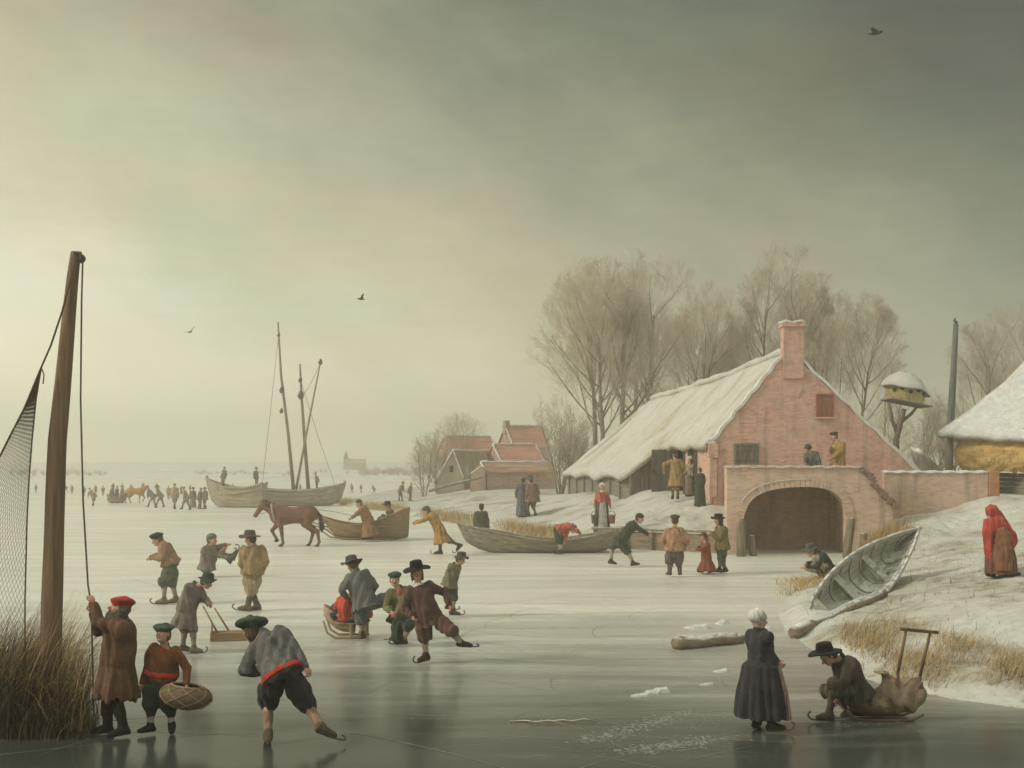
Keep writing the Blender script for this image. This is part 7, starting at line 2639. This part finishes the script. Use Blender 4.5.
# sack sledge
def sack_sledge():
    Y = 16.9
    a = W(886, 722, Y)
    t = thing('sack_sledge', Vector((a.x, Y, 0)), 'low dark wooden sledge with an upright handle frame', 'sledge')
    wd = wood('dark_sledge', (0.15, 0.10, 0.06), grain=(1, 6, 6))
    rows = []
    for i in range(17):
        u = i / 16.0
        x = -0.52 + 0.98 * u
        w = 0.26 * (0.55 + 0.45 * math.sin(PI * min(1, u + 0.25)))
        lift = 0.22 * max(0, (u - 0.55) / 0.45) ** 1.5 + 0.10 * max(0, 1 - u / 0.3) ** 2
        zt = 0.19 + lift * 1.5
        rows.append([Vector((x, w * s_, 0.05 + lift + (zt - 0.05 - lift) * abs(s_) ** 3)) for s_ in np.linspace(-1, 1, 13)])
    MB().slab(rows, (0, 0, 0.025)).build('hull', wd, t, smooth=True, fixn=True)
    for k in (-1, 1):
        MB().tube([(-0.58, k * 0.17, 0.16), (-0.48, k * 0.17, 0.04), (-0.3, k * 0.17, 0.022), (0.3, k * 0.17, 0.022), (0.46, k * 0.17, 0.1)], 0.02, 6).build('runner', wd, t, smooth=True)
    o = Vector((a.x, Y, 0))
    hw_ = wood('handle_wood', (0.17, 0.115, 0.06), grain=(5, 5, 0.8))
    p = lambda px, py, dz: W(px, py, Y + dz) - o
    MB().tube([p(898, 672, -0.12), p(906, 631, -0.14)], [0.022, 0.02], 7).build('handle', hw_, t, smooth=True)
    MB().tube([p(920, 676, 0.12), p(930, 633, 0.10)], [0.022, 0.02], 7).build('handle', hw_, t, smooth=True)
    MB().bar(p(900.5, 629, -0.16), p(938, 632.5, 0.14), 0.05, 0.045).build('crossbar', hw_, t, bevel=0.008)
    for q in ((898, 676, -0.12), (920, 680, 0.12)):
        b_ = p(*q)
        MB().tube([b_ + Vector((0.0, 0, 0.06)), Vector((b_.x + 0.0, b_.y, 0.30)), Vector((b_.x - 0.05, b_.y, 0.16))], 0.02, 6).build('socket', wd, t)
    # the sack
    s = thing('sack', o + Vector((0.08, 0, 0.1)), 'bulging tan sack lying on the low dark sledge', 'sack')
    soft('sack_cloth', [Ell((0.08, 0, 0.20), (0.34, 0.22, 0.20), None, k=0.1), Ell((0.26, 0, 0.27), (0.17, 0.19, 0.21), None, k=0.1), Ell((-0.2, 0, 0.10), (0.30, 0.19, 0.10), None, k=0.12), Cap((-0.02, 0, 0.42), (-0.10, -0.02, 0.52), 0.08, 0.035, k=0.08)], 0.013, cloth((0.235, 0.18, 0.115)), s, fold=0.024, ff=0.75)
    m = MB()
    for k in range(7):
        an = k * 0.9
        m.tube([Vector((-0.09, -0.02, 0.5)), Vector((-0.12 + 0.05 * math.cos(an), -0.03 + 0.05 * math.sin(an), 0.54)), Vector((-0.16 + 0.10 * math.cos(an), -0.04 + 0.07 * math.sin(an), 0.555))], [0.018, 0.02, 0.006], 5)
    m.build('sack_mouth', cloth((0.33, 0.25, 0.16)), s, smooth=True)
    MB().tube([Vector((-0.075 + 0.05 * math.cos(a_), -0.015 + 0.045 * math.sin(a_), 0.48 - 0.02 * math.cos(a_))) for a_ in np.linspace(0, 2 * PI, 13)], 0.009, 5).build('tie', M_ROPE, s)


sack_sledge()


# the boy's basket
def basket():
    Y = G(733) - 0.24
    c = W(186, 696, Y)
    t = thing('wicker_basket', c, 'oval wicker fish basket held in the boy\'s hand', 'basket')
    ru = Matrix.Rotation(math.radians(8), 3, 'Y')
    A_, B2, C_ = 0.335, 0.24, 0.165
    wk = rough_mat('wicker', (0.20, 0.145, 0.085), 0.5, 30, 0.85, (1, 1, 3), 0.8)
    wk2 = rough_mat('wicker_rib', (0.34, 0.27, 0.17), 0.4, 25, 0.8)
    rows = []
    for i in range(15):
        v = -PI / 2 + (PI * 0.80) * i / 14
        rows.append([ru @ Vector((A_ * math.cos(v) * math.cos(a_), B2 * math.cos(v) * math.sin(a_), C_ * math.sin(v) * (1 + 0.02 * math.sin(a_ * 14 + i * PI)))) for a_ in np.linspace(0, 2 * PI, 41)])
    MB().slab(rows, lambda p: -p.normalized() * 0.012).build('weave', wk, t, smooth=True, fixn=True)
    m = MB()
    for s_ in (-1, 1):
        for k in range(7):
            ph = k / 7.0 * 2 * PI
            m.tube([ru @ Vector((A_ * 1.02 * math.cos(v) * math.cos(ph + s_ * v * 0.9), B2 * 1.02 * math.cos(v) * math.sin(ph + s_ * v * 0.9), C_ * 1.03 * math.sin(v))) for v in np.linspace(-1.35, 0.95, 12)], 0.0065, 5)
    m.build('lattice', wk2, t, smooth=True)
    v = -PI / 2 + PI * 0.80
    MB().tube([ru @ Vector((A_ * math.cos(v) * math.cos(a_) * 1.03, B2 * math.cos(v) * math.sin(a_) * 1.03, C_ * math.sin(v))) for a_ in np.linspace(0, 2 * PI, 29)], 0.014, 6).build('rim', wk2, t, smooth=True)


basket()


# pails of the woman on the quay
for px_, nm_ in ((595, 'wooden pail at the left hand of the woman in the red bodice'), (611.5, 'wooden pail at the right side of the woman in the red bodice')):
    c_ = W(px_, 523.5, 48.9)
    t_ = thing('pail', c_, nm_, 'pail', 'pails carried to the quay')
    rows = [[Vector((r_ * math.cos(a_), r_ * math.sin(a_), z_)) for a_ in np.linspace(0, 2 * PI, 17)[:-1]] for r_, z_ in ((0.01, 0.0), (0.13, 0.0), (0.16, 0.34), (0.145, 0.34), (0.12, 0.05), (0.01, 0.04))]
    MB().grid(rows, closed=True).build('staves', M_PLANKD if px_ < 600 else wood('red_pail', (0.30, 0.12, 0.08), grain=(6, 6, 1)), t_, fixn=True)
    MB().tube([Vector((0.155 * math.cos(a_), 0, 0.33 + 0.17 * math.sin(a_))) for a_ in np.linspace(0, PI, 11)], 0.012, 5).build('handle', M_PLANKD, t_)


# ---- fishing pole, rope, net --------------------------------------------------------------------------------
def big_pole():
    Y = 16.6
    base = Vector((X_(53, Y), Y, -0.1))
    t = thing('fishing_pole', base, 'tall tapering wooden pole with a pulley rising from the reeds at left', 'pole')
    prof = [(49, 742, 11.0), (50, 690, 10.8), (52, 600, 10.6), (55, 500, 9.8), (57.5, 440, 9.0), (63, 380, 7.8), (68.5, 320, 6.6), (72.5, 280, 5.6), (76.0, 252, 4.6)]
    pts = [W(px, py, Y) - base for px, py, _ in prof]
    rad = [w / F_PX * Y for _, _, w in prof]
    m = MB()
    fine, fr = [], []
    for i in range(len(pts) - 1):
        for k in range(5):
            fine.append(pts[i].lerp(pts[i + 1], k / 5))
            fr.append(rad[i] + (rad[i + 1] - rad[i]) * k / 5)
    fine.append(pts[-1])
    fr.append(rad[-1])
    m.tube(fine, fr, 14)
    rnd = random.Random(2)
    for i, v in enumerate(m.v):
        a = (i % 14)
        g_ = 1 + 0.05 * math.sin(a * 2.7 + v[2] * 0.6) + 0.03 * math.sin(a * 5.1 + v[2] * 2.3)
        cx_ = fine[min(i // 14, len(fine) - 1)]
        m.v[i] = (cx_.x + (v[0] - cx_.x) * g_, cx_.y + (v[1] - cx_.y) * g_, v[2])
    m.build('shaft', wood('pole_wood', (0.215, 0.14, 0.075), grain=(9, 9, 0.45)), t, smooth=True)
    q = W(80.5, 258.5, Y) - base
    MB().tube([q + Vector((0, -0.03, 0)), q + Vector((0, 0.03, 0))], 0.062, 14).build('pulley', M_PLANKD, t, smooth=False)
    MB().bar(W(74, 252.5, Y - 0.05) - base, W(81, 253, Y - 0.05) - base, 0.04, 0.035).bar(W(80.5, 252, Y - 0.05) - base, W(80.5, 260, Y - 0.05) - base, 0.03, 0.03, up=(0, 1, 0)).build('bracket', M_PLANKD, t)
    # rope down to the hands and on to the ice
    r = thing('hauling_rope', W(91, 605, 15.85), 'thin dark rope running from the pulley through the bearded man\'s hands', 'rope')
    o = W(91, 605, 15.85)
    path = [W(82.8, 258, Y - 0.02), W(81.6, 300, Y - 0.05), W(80.6, 400, Y - 0.15), W(83, 500, 16.2), W(88, 585, 15.9), W(91.5, 606, 15.85), W(92, 640, 15.85), W(93, 690, 15.85), W(94, 714, 15.88)]
    MB().tube([p - o for p in path], 0.013, 6).build('strand', M_ROPE, r, smooth=True)


big_pole()


def net():
    Y = 16.45
    t = thing('fishing_net', W(20, 520, Y), 'brown fishing net hanging by its head rope at the left edge', 'net')
    o = W(20, 520, Y)
    hd = [(75, 262), (62, 312), (51, 345), (41, 368), (24, 409), (10, 436), (0, 456), (-40, 520), (-90, 590)]
    MB().tube([W(px, py, Y - 0.03) - o for px, py in hd], 0.014, 6).build('head_rope', M_ROPE, t, smooth=True)
    MB().tube([W(41.5, 368, Y - 0.04) - o, W(44, 375, Y - 0.05) - o, W(43, 384, Y - 0.05) - o], 0.009, 5).build('rope_end', M_ROPE, t)
    # net between the head rope and the hanging right edge; u along the edge, v sideways
    edge = [(41, 369), (36, 400), (32, 440), (29, 480), (27, 520), (26, 560), (25, 600), (25, 640), (26, 690)]
    left = [(41, 369), (26, 405), (12, 434), (0, 458), (-20, 500), (-45, 545), (-66, 580), (-80, 620), (-90, 690)]
    def pt(u, v):
        def at(L, u):
            f = u * (len(L) - 1)
            i = min(len(L) - 2, int(f))
            a = f - i
            return (L[i][0] * (1 - a) + L[i + 1][0] * a, L[i][1] * (1 - a) + L[i + 1][1] * a)
        a, b = at(edge, u), at(left, u)
        dz = 0.12 * math.sin(v * 9 + u * 3) * u + 0.05 * math.sin(v * 23 + u * 5) * u
        return W(a[0] + (b[0] - a[0]) * v, a[1] + (b[1] - a[1]) * v, Y + dz) - o
    P, R = [], []
    nv, nu = 23, 70
    for j in range(nv + 1):
        for i in range(nu):
            w = 0.5 / nv if i % 2 else 0.0
            u0, u1 = i / nu, (i + 1) / nu
            P.append((list(pt(u0, min(1, j / nv + (0.5 / nv if i % 2 else 0)))), list(pt(u1, min(1, j / nv + (0 if i % 2 else 0.5 / nv))))))
            R.append((0.0024, 0.0024))
            P.append((list(pt(u0, min(1, j / nv + (0.5 / nv if i % 2 else 0)))), list(pt(u1, max(0, min(1, j / nv + (0 if i % 2 else -0.5 / nv) + (0 if not i % 2 else 0.5 / nv * 2)))))))
            R.append((0.0024, 0.0024))
    V, Q = tubes((np.array(P), np.array(R)))
    link('meshes', np_mesh('meshes', V, Q), rough_mat('net_twine', (0.15, 0.105, 0.06), 0.35, 6, 0.95, bmp=0), t)
    MB().tube([W(px, py, Y) - o for px, py in edge], 0.011, 6).build('edge_rope', M_ROPE, t, smooth=True)


net()


# ---- logs and broken ice ------------------------------------------------------------------------------------
def log(px0, py0, px1, py1, r, label, sn=0.9, Y0=None, Y1=None, name='log'):
    Y0, Y1 = Y0 or G(py0), Y1 or G(py1)
    a, b = W(px0, py0, Y0), W(px1, py1, Y1)
    a.z = max(0.0, H(a.x, a.y)) + r * 0.75
    b.z = max(0.0, H(b.x, b.y)) + r * 0.75
    o = (a + b) / 2
    m = MB()
    n = 14
    pts = [a.lerp(b, i / n) - o + Vector((0, 0.03 * math.sin(i * 1.1), 0.02 * math.sin(i * 0.9))) for i in range(n + 1)]
    m.tube(pts, [r * (1 - 0.25 * i / n) * (1 + 0.08 * math.sin(i * 2.3)) for i in range(n + 1)], 11)
    ob = m.build('log', wood('log_bark', (0.26, 0.20, 0.14), grain=(0.8, 6, 6), snowy=sn), None, smooth=True, loc=o)
    ob.name = name
    tag(ob, label, name)
    s = MB()
    s.slab([[p + Vector((0, -r * 0.45 + 0.03 * math.sin(i * 3), r * 0.82)), p + Vector((0, 0, r * (1.04 + 0.06 * math.sin(i * 2.1)))), p + Vector((0, r * 0.6, r * 0.75))] for i, p in enumerate(pts)][1:-1], (0, 0, -0.05))
    s.build('snow_cap', M_SNOWCAP, ob, smooth=True, fixn=True)


log(676, 655, 742, 643, 0.13, 'short snow topped log lying on the ice behind the woman in black', Y0=23.0, Y1=23.8)
log(794, 641, 884, 612, 0.13, 'long peeled log slanting up the bank toward the beached boat', Y0=24.4, Y1=27.5)


def ice_chunk(px, py, w, d, h, seed, label):
    Y = G(py)
    rnd = random.Random(seed)
    m = MB()
    n = 12
    bot, top = [], []
    for k in range(n):
        a = 2 * PI * k / n
        q = rnd.uniform(0.7, 1.0)
        bot.append(Vector((w * q * math.cos(a), d * q * math.sin(a), -0.02)))
        top.append(Vector((w * q * 0.8 * math.cos(a), d * q * 0.8 * math.sin(a), h * rnd.uniform(0.5, 1.0) * (0.75 + 0.5 * math.cos(a)))))
    m.grid([bot, top], closed=True)
    m.add(top + [sum(top, Vector()) / n], [(k, (k + 1) % n, n) for k in range(n)])
    o = m.build('ice_chunk', snow_mat('ice_chunk', thin=0.05, under=(0.10, 0.11, 0.10), sc=2.0), None, smooth=False, loc=Vector((X_(px, Y), Y, 0)))
    tag(o, label, 'ice chunk', 'broken ice by the near bank')


ice_chunk(657, 692, 0.24, 0.14, 0.075, 1, 'dark edged slab of broken ice left of the woman in black')
ice_chunk(640, 696, 0.20, 0.10, 0.05, 2, 'thin snowy slab beside the dark edged one')
ice_chunk(697, 628, 0.34, 0.16, 0.10, 3, 'snowy ice lump behind the short log')
ice_chunk(722, 624, 0.20, 0.14, 0.12, 4, 'brownish ice lump right of the lump behind the log')
ice_chunk(720, 672, 0.16, 0.08, 0.05, 5, 'small white crumb of ice under the short log')
ice_chunk(706, 685, 0.14, 0.06, 0.04, 6, 'smallest ice crumb between the log and the dark slab')
ice_chunk(765, 628, 0.18, 0.10, 0.06, 7, 'ice lump right of the white cap of the woman in black')


def drift(px0, py0, px1, py1, wd, n, seed, name='snow_ridge'):
    """low ridge of scraped-up snow"""
    rnd = random.Random(seed)
    P = []
    m = MB()
    a, b = W(px0, py0, G(py0)), W(px1, py1, G(py1))
    a.z = b.z = 0
    o = (a + b) / 2
    for k in range(n):
        c = a.lerp(b, rnd.random()) - o + Vector((rnd.gauss(0, wd * 1.4), rnd.gauss(0, wd * (0.4 + 1.3 * rnd.random() ** 2)), 0))
        r = rnd.uniform(0.004, 0.013) * (0.5 + rnd.random())
        q = 7
        base = [c + Vector((r * 1.8 * math.cos(x) * rnd.uniform(0.7, 1.1), r * math.sin(x) * rnd.uniform(0.7, 1.1), 0.002)) for x in np.linspace(0, 2 * PI, q + 1)[:-1]]
        m.add(base + [c + Vector((0, 0, r * rnd.uniform(0.3, 0.7)))], [(i, (i + 1) % q, q) for i in range(q)])
    o_ = m.build(name, snow_mat('scraped_snow', thin=0.0, sc=3.0, tint=(0.46, 0.47, 0.43), under=(0.2, 0.2, 0.19)), None, smooth=True, loc=o)
    tag(o_, kind='stuff', label='scraped up snow crumbs lying on the dark ice', cat='snow')


drift(585, 742, 690, 712, 0.10, 900, 1)
drift(630, 752, 720, 738, 0.13, 700, 2)
drift(690, 728, 720, 716, 0.06, 60, 3)
drift(840, 726, 900, 722, 0.05, 60, 4)
drift(620, 690, 660, 700, 0.05, 40, 5)


def stick(px0, py0, px1, py1, label, r=0.012):
    a, b = W(px0, py0, G(py0)), W(px1, py1, G(py1))
    a.z = b.z = r
    o = (a + b) / 2
    m = MB().tube([a - o, a.lerp(b, 0.3) - o + Vector((0, 0.06, 0)), a.lerp(b, 0.5) - o + Vector((0, -0.04, 0.01)), a.lerp(b, 0.75) - o + Vector((0, 0.03, 0.02)), b - o], [r * 0.6, r, r * 1.1, r, r * 0.4], 6)
    ob = m.build('reed_stick', wood('dry_stick', (0.36, 0.32, 0.22), grain=(1, 6, 6), snowy=0.6), None, smooth=True, loc=o)
    tag(ob, label, 'stick', 'dry sticks on the ice')


stick(510, 722, 562, 724, 'left dry stick lying on the dark ice in the foreground')
stick(548, 722, 597, 722, 'right dry stick lying on the dark ice in the foreground')


def skate_marks():
    """curved scratches cut by the skates"""
    rnd = random.Random(77)
    m = MB()
    for i in range(200):
        Y = 15.5 + 38 * rnd.random() ** 1.5
        x = X_(rnd.uniform(60, 780), Y)
        if x > 4.6 and Y < 44:
            continue
        L, a, c = rnd.uniform(0.8, 4.5), rnd.gauss(0, 0.5) + (PI if rnd.random() < 0.5 else 0), rnd.gauss(0, 0.25)
        w = rnd.uniform(0.002, 0.005) * (1 + Y / 60)
        rows = []
        px, py = x, Y
        n = 12
        for k in range(n + 1):
            ww = w * (0.15 + math.sin(PI * k / n))
            rows.append([Vector((px - math.sin(a) * ww, py + math.cos(a) * ww, 0.004)), Vector((px + math.sin(a) * ww, py - math.cos(a) * ww, 0.004))])
            px += math.cos(a) * L / n
            py += math.sin(a) * L / n
            a += c * L / n
        m.grid(rows)
    o = m.build('skate_marks', rough_mat('scratched_ice', (0.30, 0.30, 0.27), 0.35, 3, 0.7, bmp=0))
    tag(o, kind='stuff', label='curved pale scratches left by skates on the ice', cat='scratches')


skate_marks()


# ---- reeds and dry grass ------------------------------------------------------------------------------------
def blades(name, pts, mats, label, seed, hmin, hmax, lean=0.5, w=0.012, bias=(0, 0), curl=0.5):
    """pts: list of (x, y, z, height scale)"""
    rs = np.random.RandomState(seed)
    n = len(pts)
    P = np.array([p[:3] for p in pts])
    hh = rs.uniform(hmin, hmax, n) * np.array([p[3] for p in pts])
    a = rs.uniform(0, 2 * PI, n)
    l = np.abs(rs.normal(0, lean, n))
    dx, dy = np.cos(a) * l + bias[0], np.sin(a) * l + bias[1]
    wa = rs.uniform(0, PI, n)
    K = 6
    V = np.zeros((n, K + 1, 2, 3))
    for k in range(K + 1):
        t = k / K
        off = t ** 1.8
        c = np.stack([P[:, 0] + dx * off * hh, P[:, 1] + dy * off * hh, P[:, 2] + hh * (t - curl * np.minimum(l, 1.2) * t ** 3 * 0.6)], -1)
        ww = w * (1 - t * 0.85) * (0.6 + 0.8 * ((np.arange(n) * 7919) % 100) / 100.0)
        V[:, k, 0] = c + np.stack([np.cos(wa) * ww, np.sin(wa) * ww, 0 * ww], -1) * 0.5
        V[:, k, 1] = c - np.stack([np.cos(wa) * ww, np.sin(wa) * ww, 0 * ww], -1) * 0.5
    I = np.arange(n * (K + 1) * 2).reshape(n, K + 1, 2)
    Q = np.stack([I[:, :-1, 0], I[:, :-1, 1], I[:, 1:, 1], I[:, 1:, 0]], -1).reshape(-1, 4)
    me = np_mesh(name, V.reshape(-1, 3), Q, False)
    for m in mats:
        me.materials.append(m)
    mi = np.repeat(rs.choice(len(mats), n, p=None), K)
    me.polygons.foreach_set('material_index', mi.astype(np.int32))
    o = link(name, me)
    tag(o, kind='stuff', label=label, cat='reeds')
    return o


R_DARK = rough_mat('reed_dark', (0.060, 0.048, 0.030), 0.4, 3, 0.9, bmp=0)
R_MID = rough_mat('reed_brown', (0.16, 0.115, 0.06), 0.4, 3, 0.9, bmp=0)
R_STRAW = rough_mat('reed_straw', (0.52, 0.385, 0.18), 0.35, 3, 0.9, bmp=0)
R_OCHRE = rough_mat('reed_ochre', (0.46, 0.30, 0.115), 0.35, 3, 0.9, bmp=0)
R_PALE = rough_mat('reed_pale', (0.50, 0.43, 0.29), 0.3, 3, 0.9, bmp=0)

rnd = random.Random(21)
pts = []
for _ in range(5200):
    Y = 15.75 + abs(rnd.gauss(0, 1.3)) - 0.25 * math.sin(len(pts) * 0.37) * rnd.random()
    px = rnd.gauss(14, 36)
    if px > 100 or px < -160:
        continue
    x = X_(px, Y)
    pts.append((x, Y, -0.02, max(0.25, 1.15 - 0.75 * max(0, (px - 10) / 80) + rnd.uniform(-0.3, 0.15))))
blades('reeds', pts, [R_DARK, R_DARK, R_MID, R_MID], 'dark tangled reeds around the foot of the pole', 1, 0.45, 1.35, 0.5, 0.014, bias=(0.26, 0), curl=1.0)
pts = []
for _ in range(1700):
    Y = rnd.uniform(15.9, 18.6)
    px = rnd.gauss(35, 26)
    if px > 90:
        continue
    pts.append((X_(px, Y), Y, 0.05, 1.05))
blades('dry_reeds', pts, [R_STRAW, R_STRAW, R_MID], 'straw coloured reed stems leaning right from the dark reeds', 2, 0.6, 1.6, 0.5, 0.013, bias=(0.25, 0), curl=1.0)

# a low hummock under the reeds
def hum(x, y):
    return 0.14 * np.exp(-(((x + 7.6) / 0.9) ** 2 + ((y - 17.2) / 0.8) ** 2)) - 0.03
hm = grid_mesh('reed_hummock', np.linspace(-11, -4.6, 40), np.linspace(14.6, 20.5, 36), hum, rough_mat('hummock', (0.06, 0.05, 0.035), 0.4, 5, 0.95, bmp=0.5), keep=lambda z: z > -0.005)
tag(hm, kind='structure')

pts = []
for _ in range(42000):
    Y = rnd.uniform(18.0, 26.5)
    px = rnd.uniform(840, 1120)
    x = X_(px, Y)
    z = H(x, Y)
    py = HOR + (CAMZ - z) / Y * F_PX
    up, lo = 628 + 10 * math.sin(px * 0.033 + 1) + max(0, (px - 955) * 0.28) + max(0, 880 - px) * 0.1, 690 + 6 * math.sin(px * 0.05) - max(0, 900 - px) * 0.65
    if z < 0.03 or not (up < py < lo) or rnd.random() > 0.42 + 0.5 * math.sin(px * 0.06) * math.sin(py * 0.11):
        continue
    pts.append((x, Y, z - 0.03, 1.0))
blades('bank_grass', pts, [R_OCHRE, R_STRAW, R_PALE, R_PALE, R_STRAW, R_MID], 'ochre dry grass on the snowy bank at lower right', 3, 0.10, 0.42, 1.0, 0.010, bias=(0.3, -0.1), curl=1.0)
pts = []
for _ in range(700):
    Y = rnd.uniform(31.5, 36.0)
    px = rnd.gauss(806, 13)
    x = X_(px, Y)
    z = max(H(x, Y), 0.0)
    py = HOR + (CAMZ - z) / Y * F_PX
    if 570 < py < 600:
        pts.append((x, Y, z - 0.02, 1.0))
blades('edge_grass', pts, [R_OCHRE, R_OCHRE, R_STRAW], 'orange dry grass at the ice edge before the crouching man', 4, 0.12, 0.34, 0.8, 0.014, bias=(-0.1, -0.1))
pts = []
for _ in range(1300):
    Y = rnd.uniform(39.5, 44.2)
    px = rnd.gauss(885, 15)
    x = X_(px, Y)
    z = H(x, Y)
    if 845 < px < 915 and z > 0.1:
        pts.append((x, Y, z - 0.02, 1.0))
blades('wall_grass', pts, [R_OCHRE, R_MID, R_STRAW], 'brown grass tufts against the foot of the bridge wing', 5, 0.3, 0.75, 0.4, 0.018, bias=(0.1, -0.05))
pts = []
for _ in range(16000):
    t = rnd.random()
    i = rnd.randrange(0, 6)
    a, b = SHORE[i], SHORE[i + 1]
    x = a[0] + (b[0] - a[0]) * t + rnd.gauss(0.3, 0.5)
    y = a[1] + (b[1] - a[1]) * t + rnd.gauss(0.3, 0.7)
    z = H(x, y)
    if 0.0 < z < 0.4 and rnd.random() < 0.5 + 0.5 * math.sin(x * 1.3):
        pts.append((x, y, z - 0.02, 1.0))
blades('shore_grass', pts, [R_OCHRE, R_STRAW, R_PALE], 'low ochre grass fringing the far shore', 6, 0.15, 0.4, 0.5, 0.03, bias=(0.1, 0))
pts = []
for _ in range(2200):
    x, Y = rnd.uniform(5.5, 14), rnd.uniform(18, 44)
    z = H(x, Y)
    if z > 0.04:
        pts.append((x, Y, z - 0.02, 1.0))
blades('snow_stubble', pts, [R_MID, R_PALE, R_DARK], 'sparse stubble poking through the snow', 7, 0.05, 0.22, 0.5, 0.010)


# ---- birds --------------------------------------------------------------------------------------------------
def bird(px, py, Y, span, roll, yaw, label):
    o = W(px, py, Y)
    t = thing('bird', o, label, 'bird', 'birds in the sky', rz=math.radians(yaw))
    s_ = span / 2
    soft('body', [Ell((0, 0, 0), (0.10 * span, 0.26 * span, 0.085 * span), None, k=0.03), Ell((0, -0.24 * span, 0.03 * span), (0.055 * span,) * 3, None, k=0.03), Cap((0, -0.28 * span, 0.03 * span), (0, -0.35 * span, 0.02 * span), 0.02 * span, 0.006 * span), Ell((0, 0.30 * span, 0), (0.07 * span, 0.12 * span, 0.02 * span), None, k=0.03)], span * 0.03, rough_mat('bird_dark', (0.07, 0.07, 0.065), 0.3), t)
    for k in (-1, 1):
        rows = []
        for i in range(9):
            u = i / 8.0
            c = 0.26 * span * (1 - u * 0.75) * (1 if u > 0.02 else 0.8)
            x, z = k * (0.05 * span + s_ * u), span * (0.20 * math.sin(u * PI * 0.6) + roll * k * u)
            y = 0.10 * span * u * u
            rows.append([Vector((x, y - c * 0.35, z)), Vector((x, y, z + 0.012 * span)), Vector((x, y + c * 0.65, z - 0.01))])
        MB().slab(rows, (0, 0, -0.012 * span)).build('wing', rough_mat('bird_dark', (0.07, 0.07, 0.065), 0.3), t, smooth=True, fixn=True)


bird(876, 33, 42, 0.78, 0.12, 60, 'dark bird gliding in the upper right sky')
bird(361, 299, 52, 0.5, 0.2, -70, 'small bird above the middle of the ice')
bird(190, 332, 120, 1.2, 0.35, 40, 'faint distant bird in the left sky')
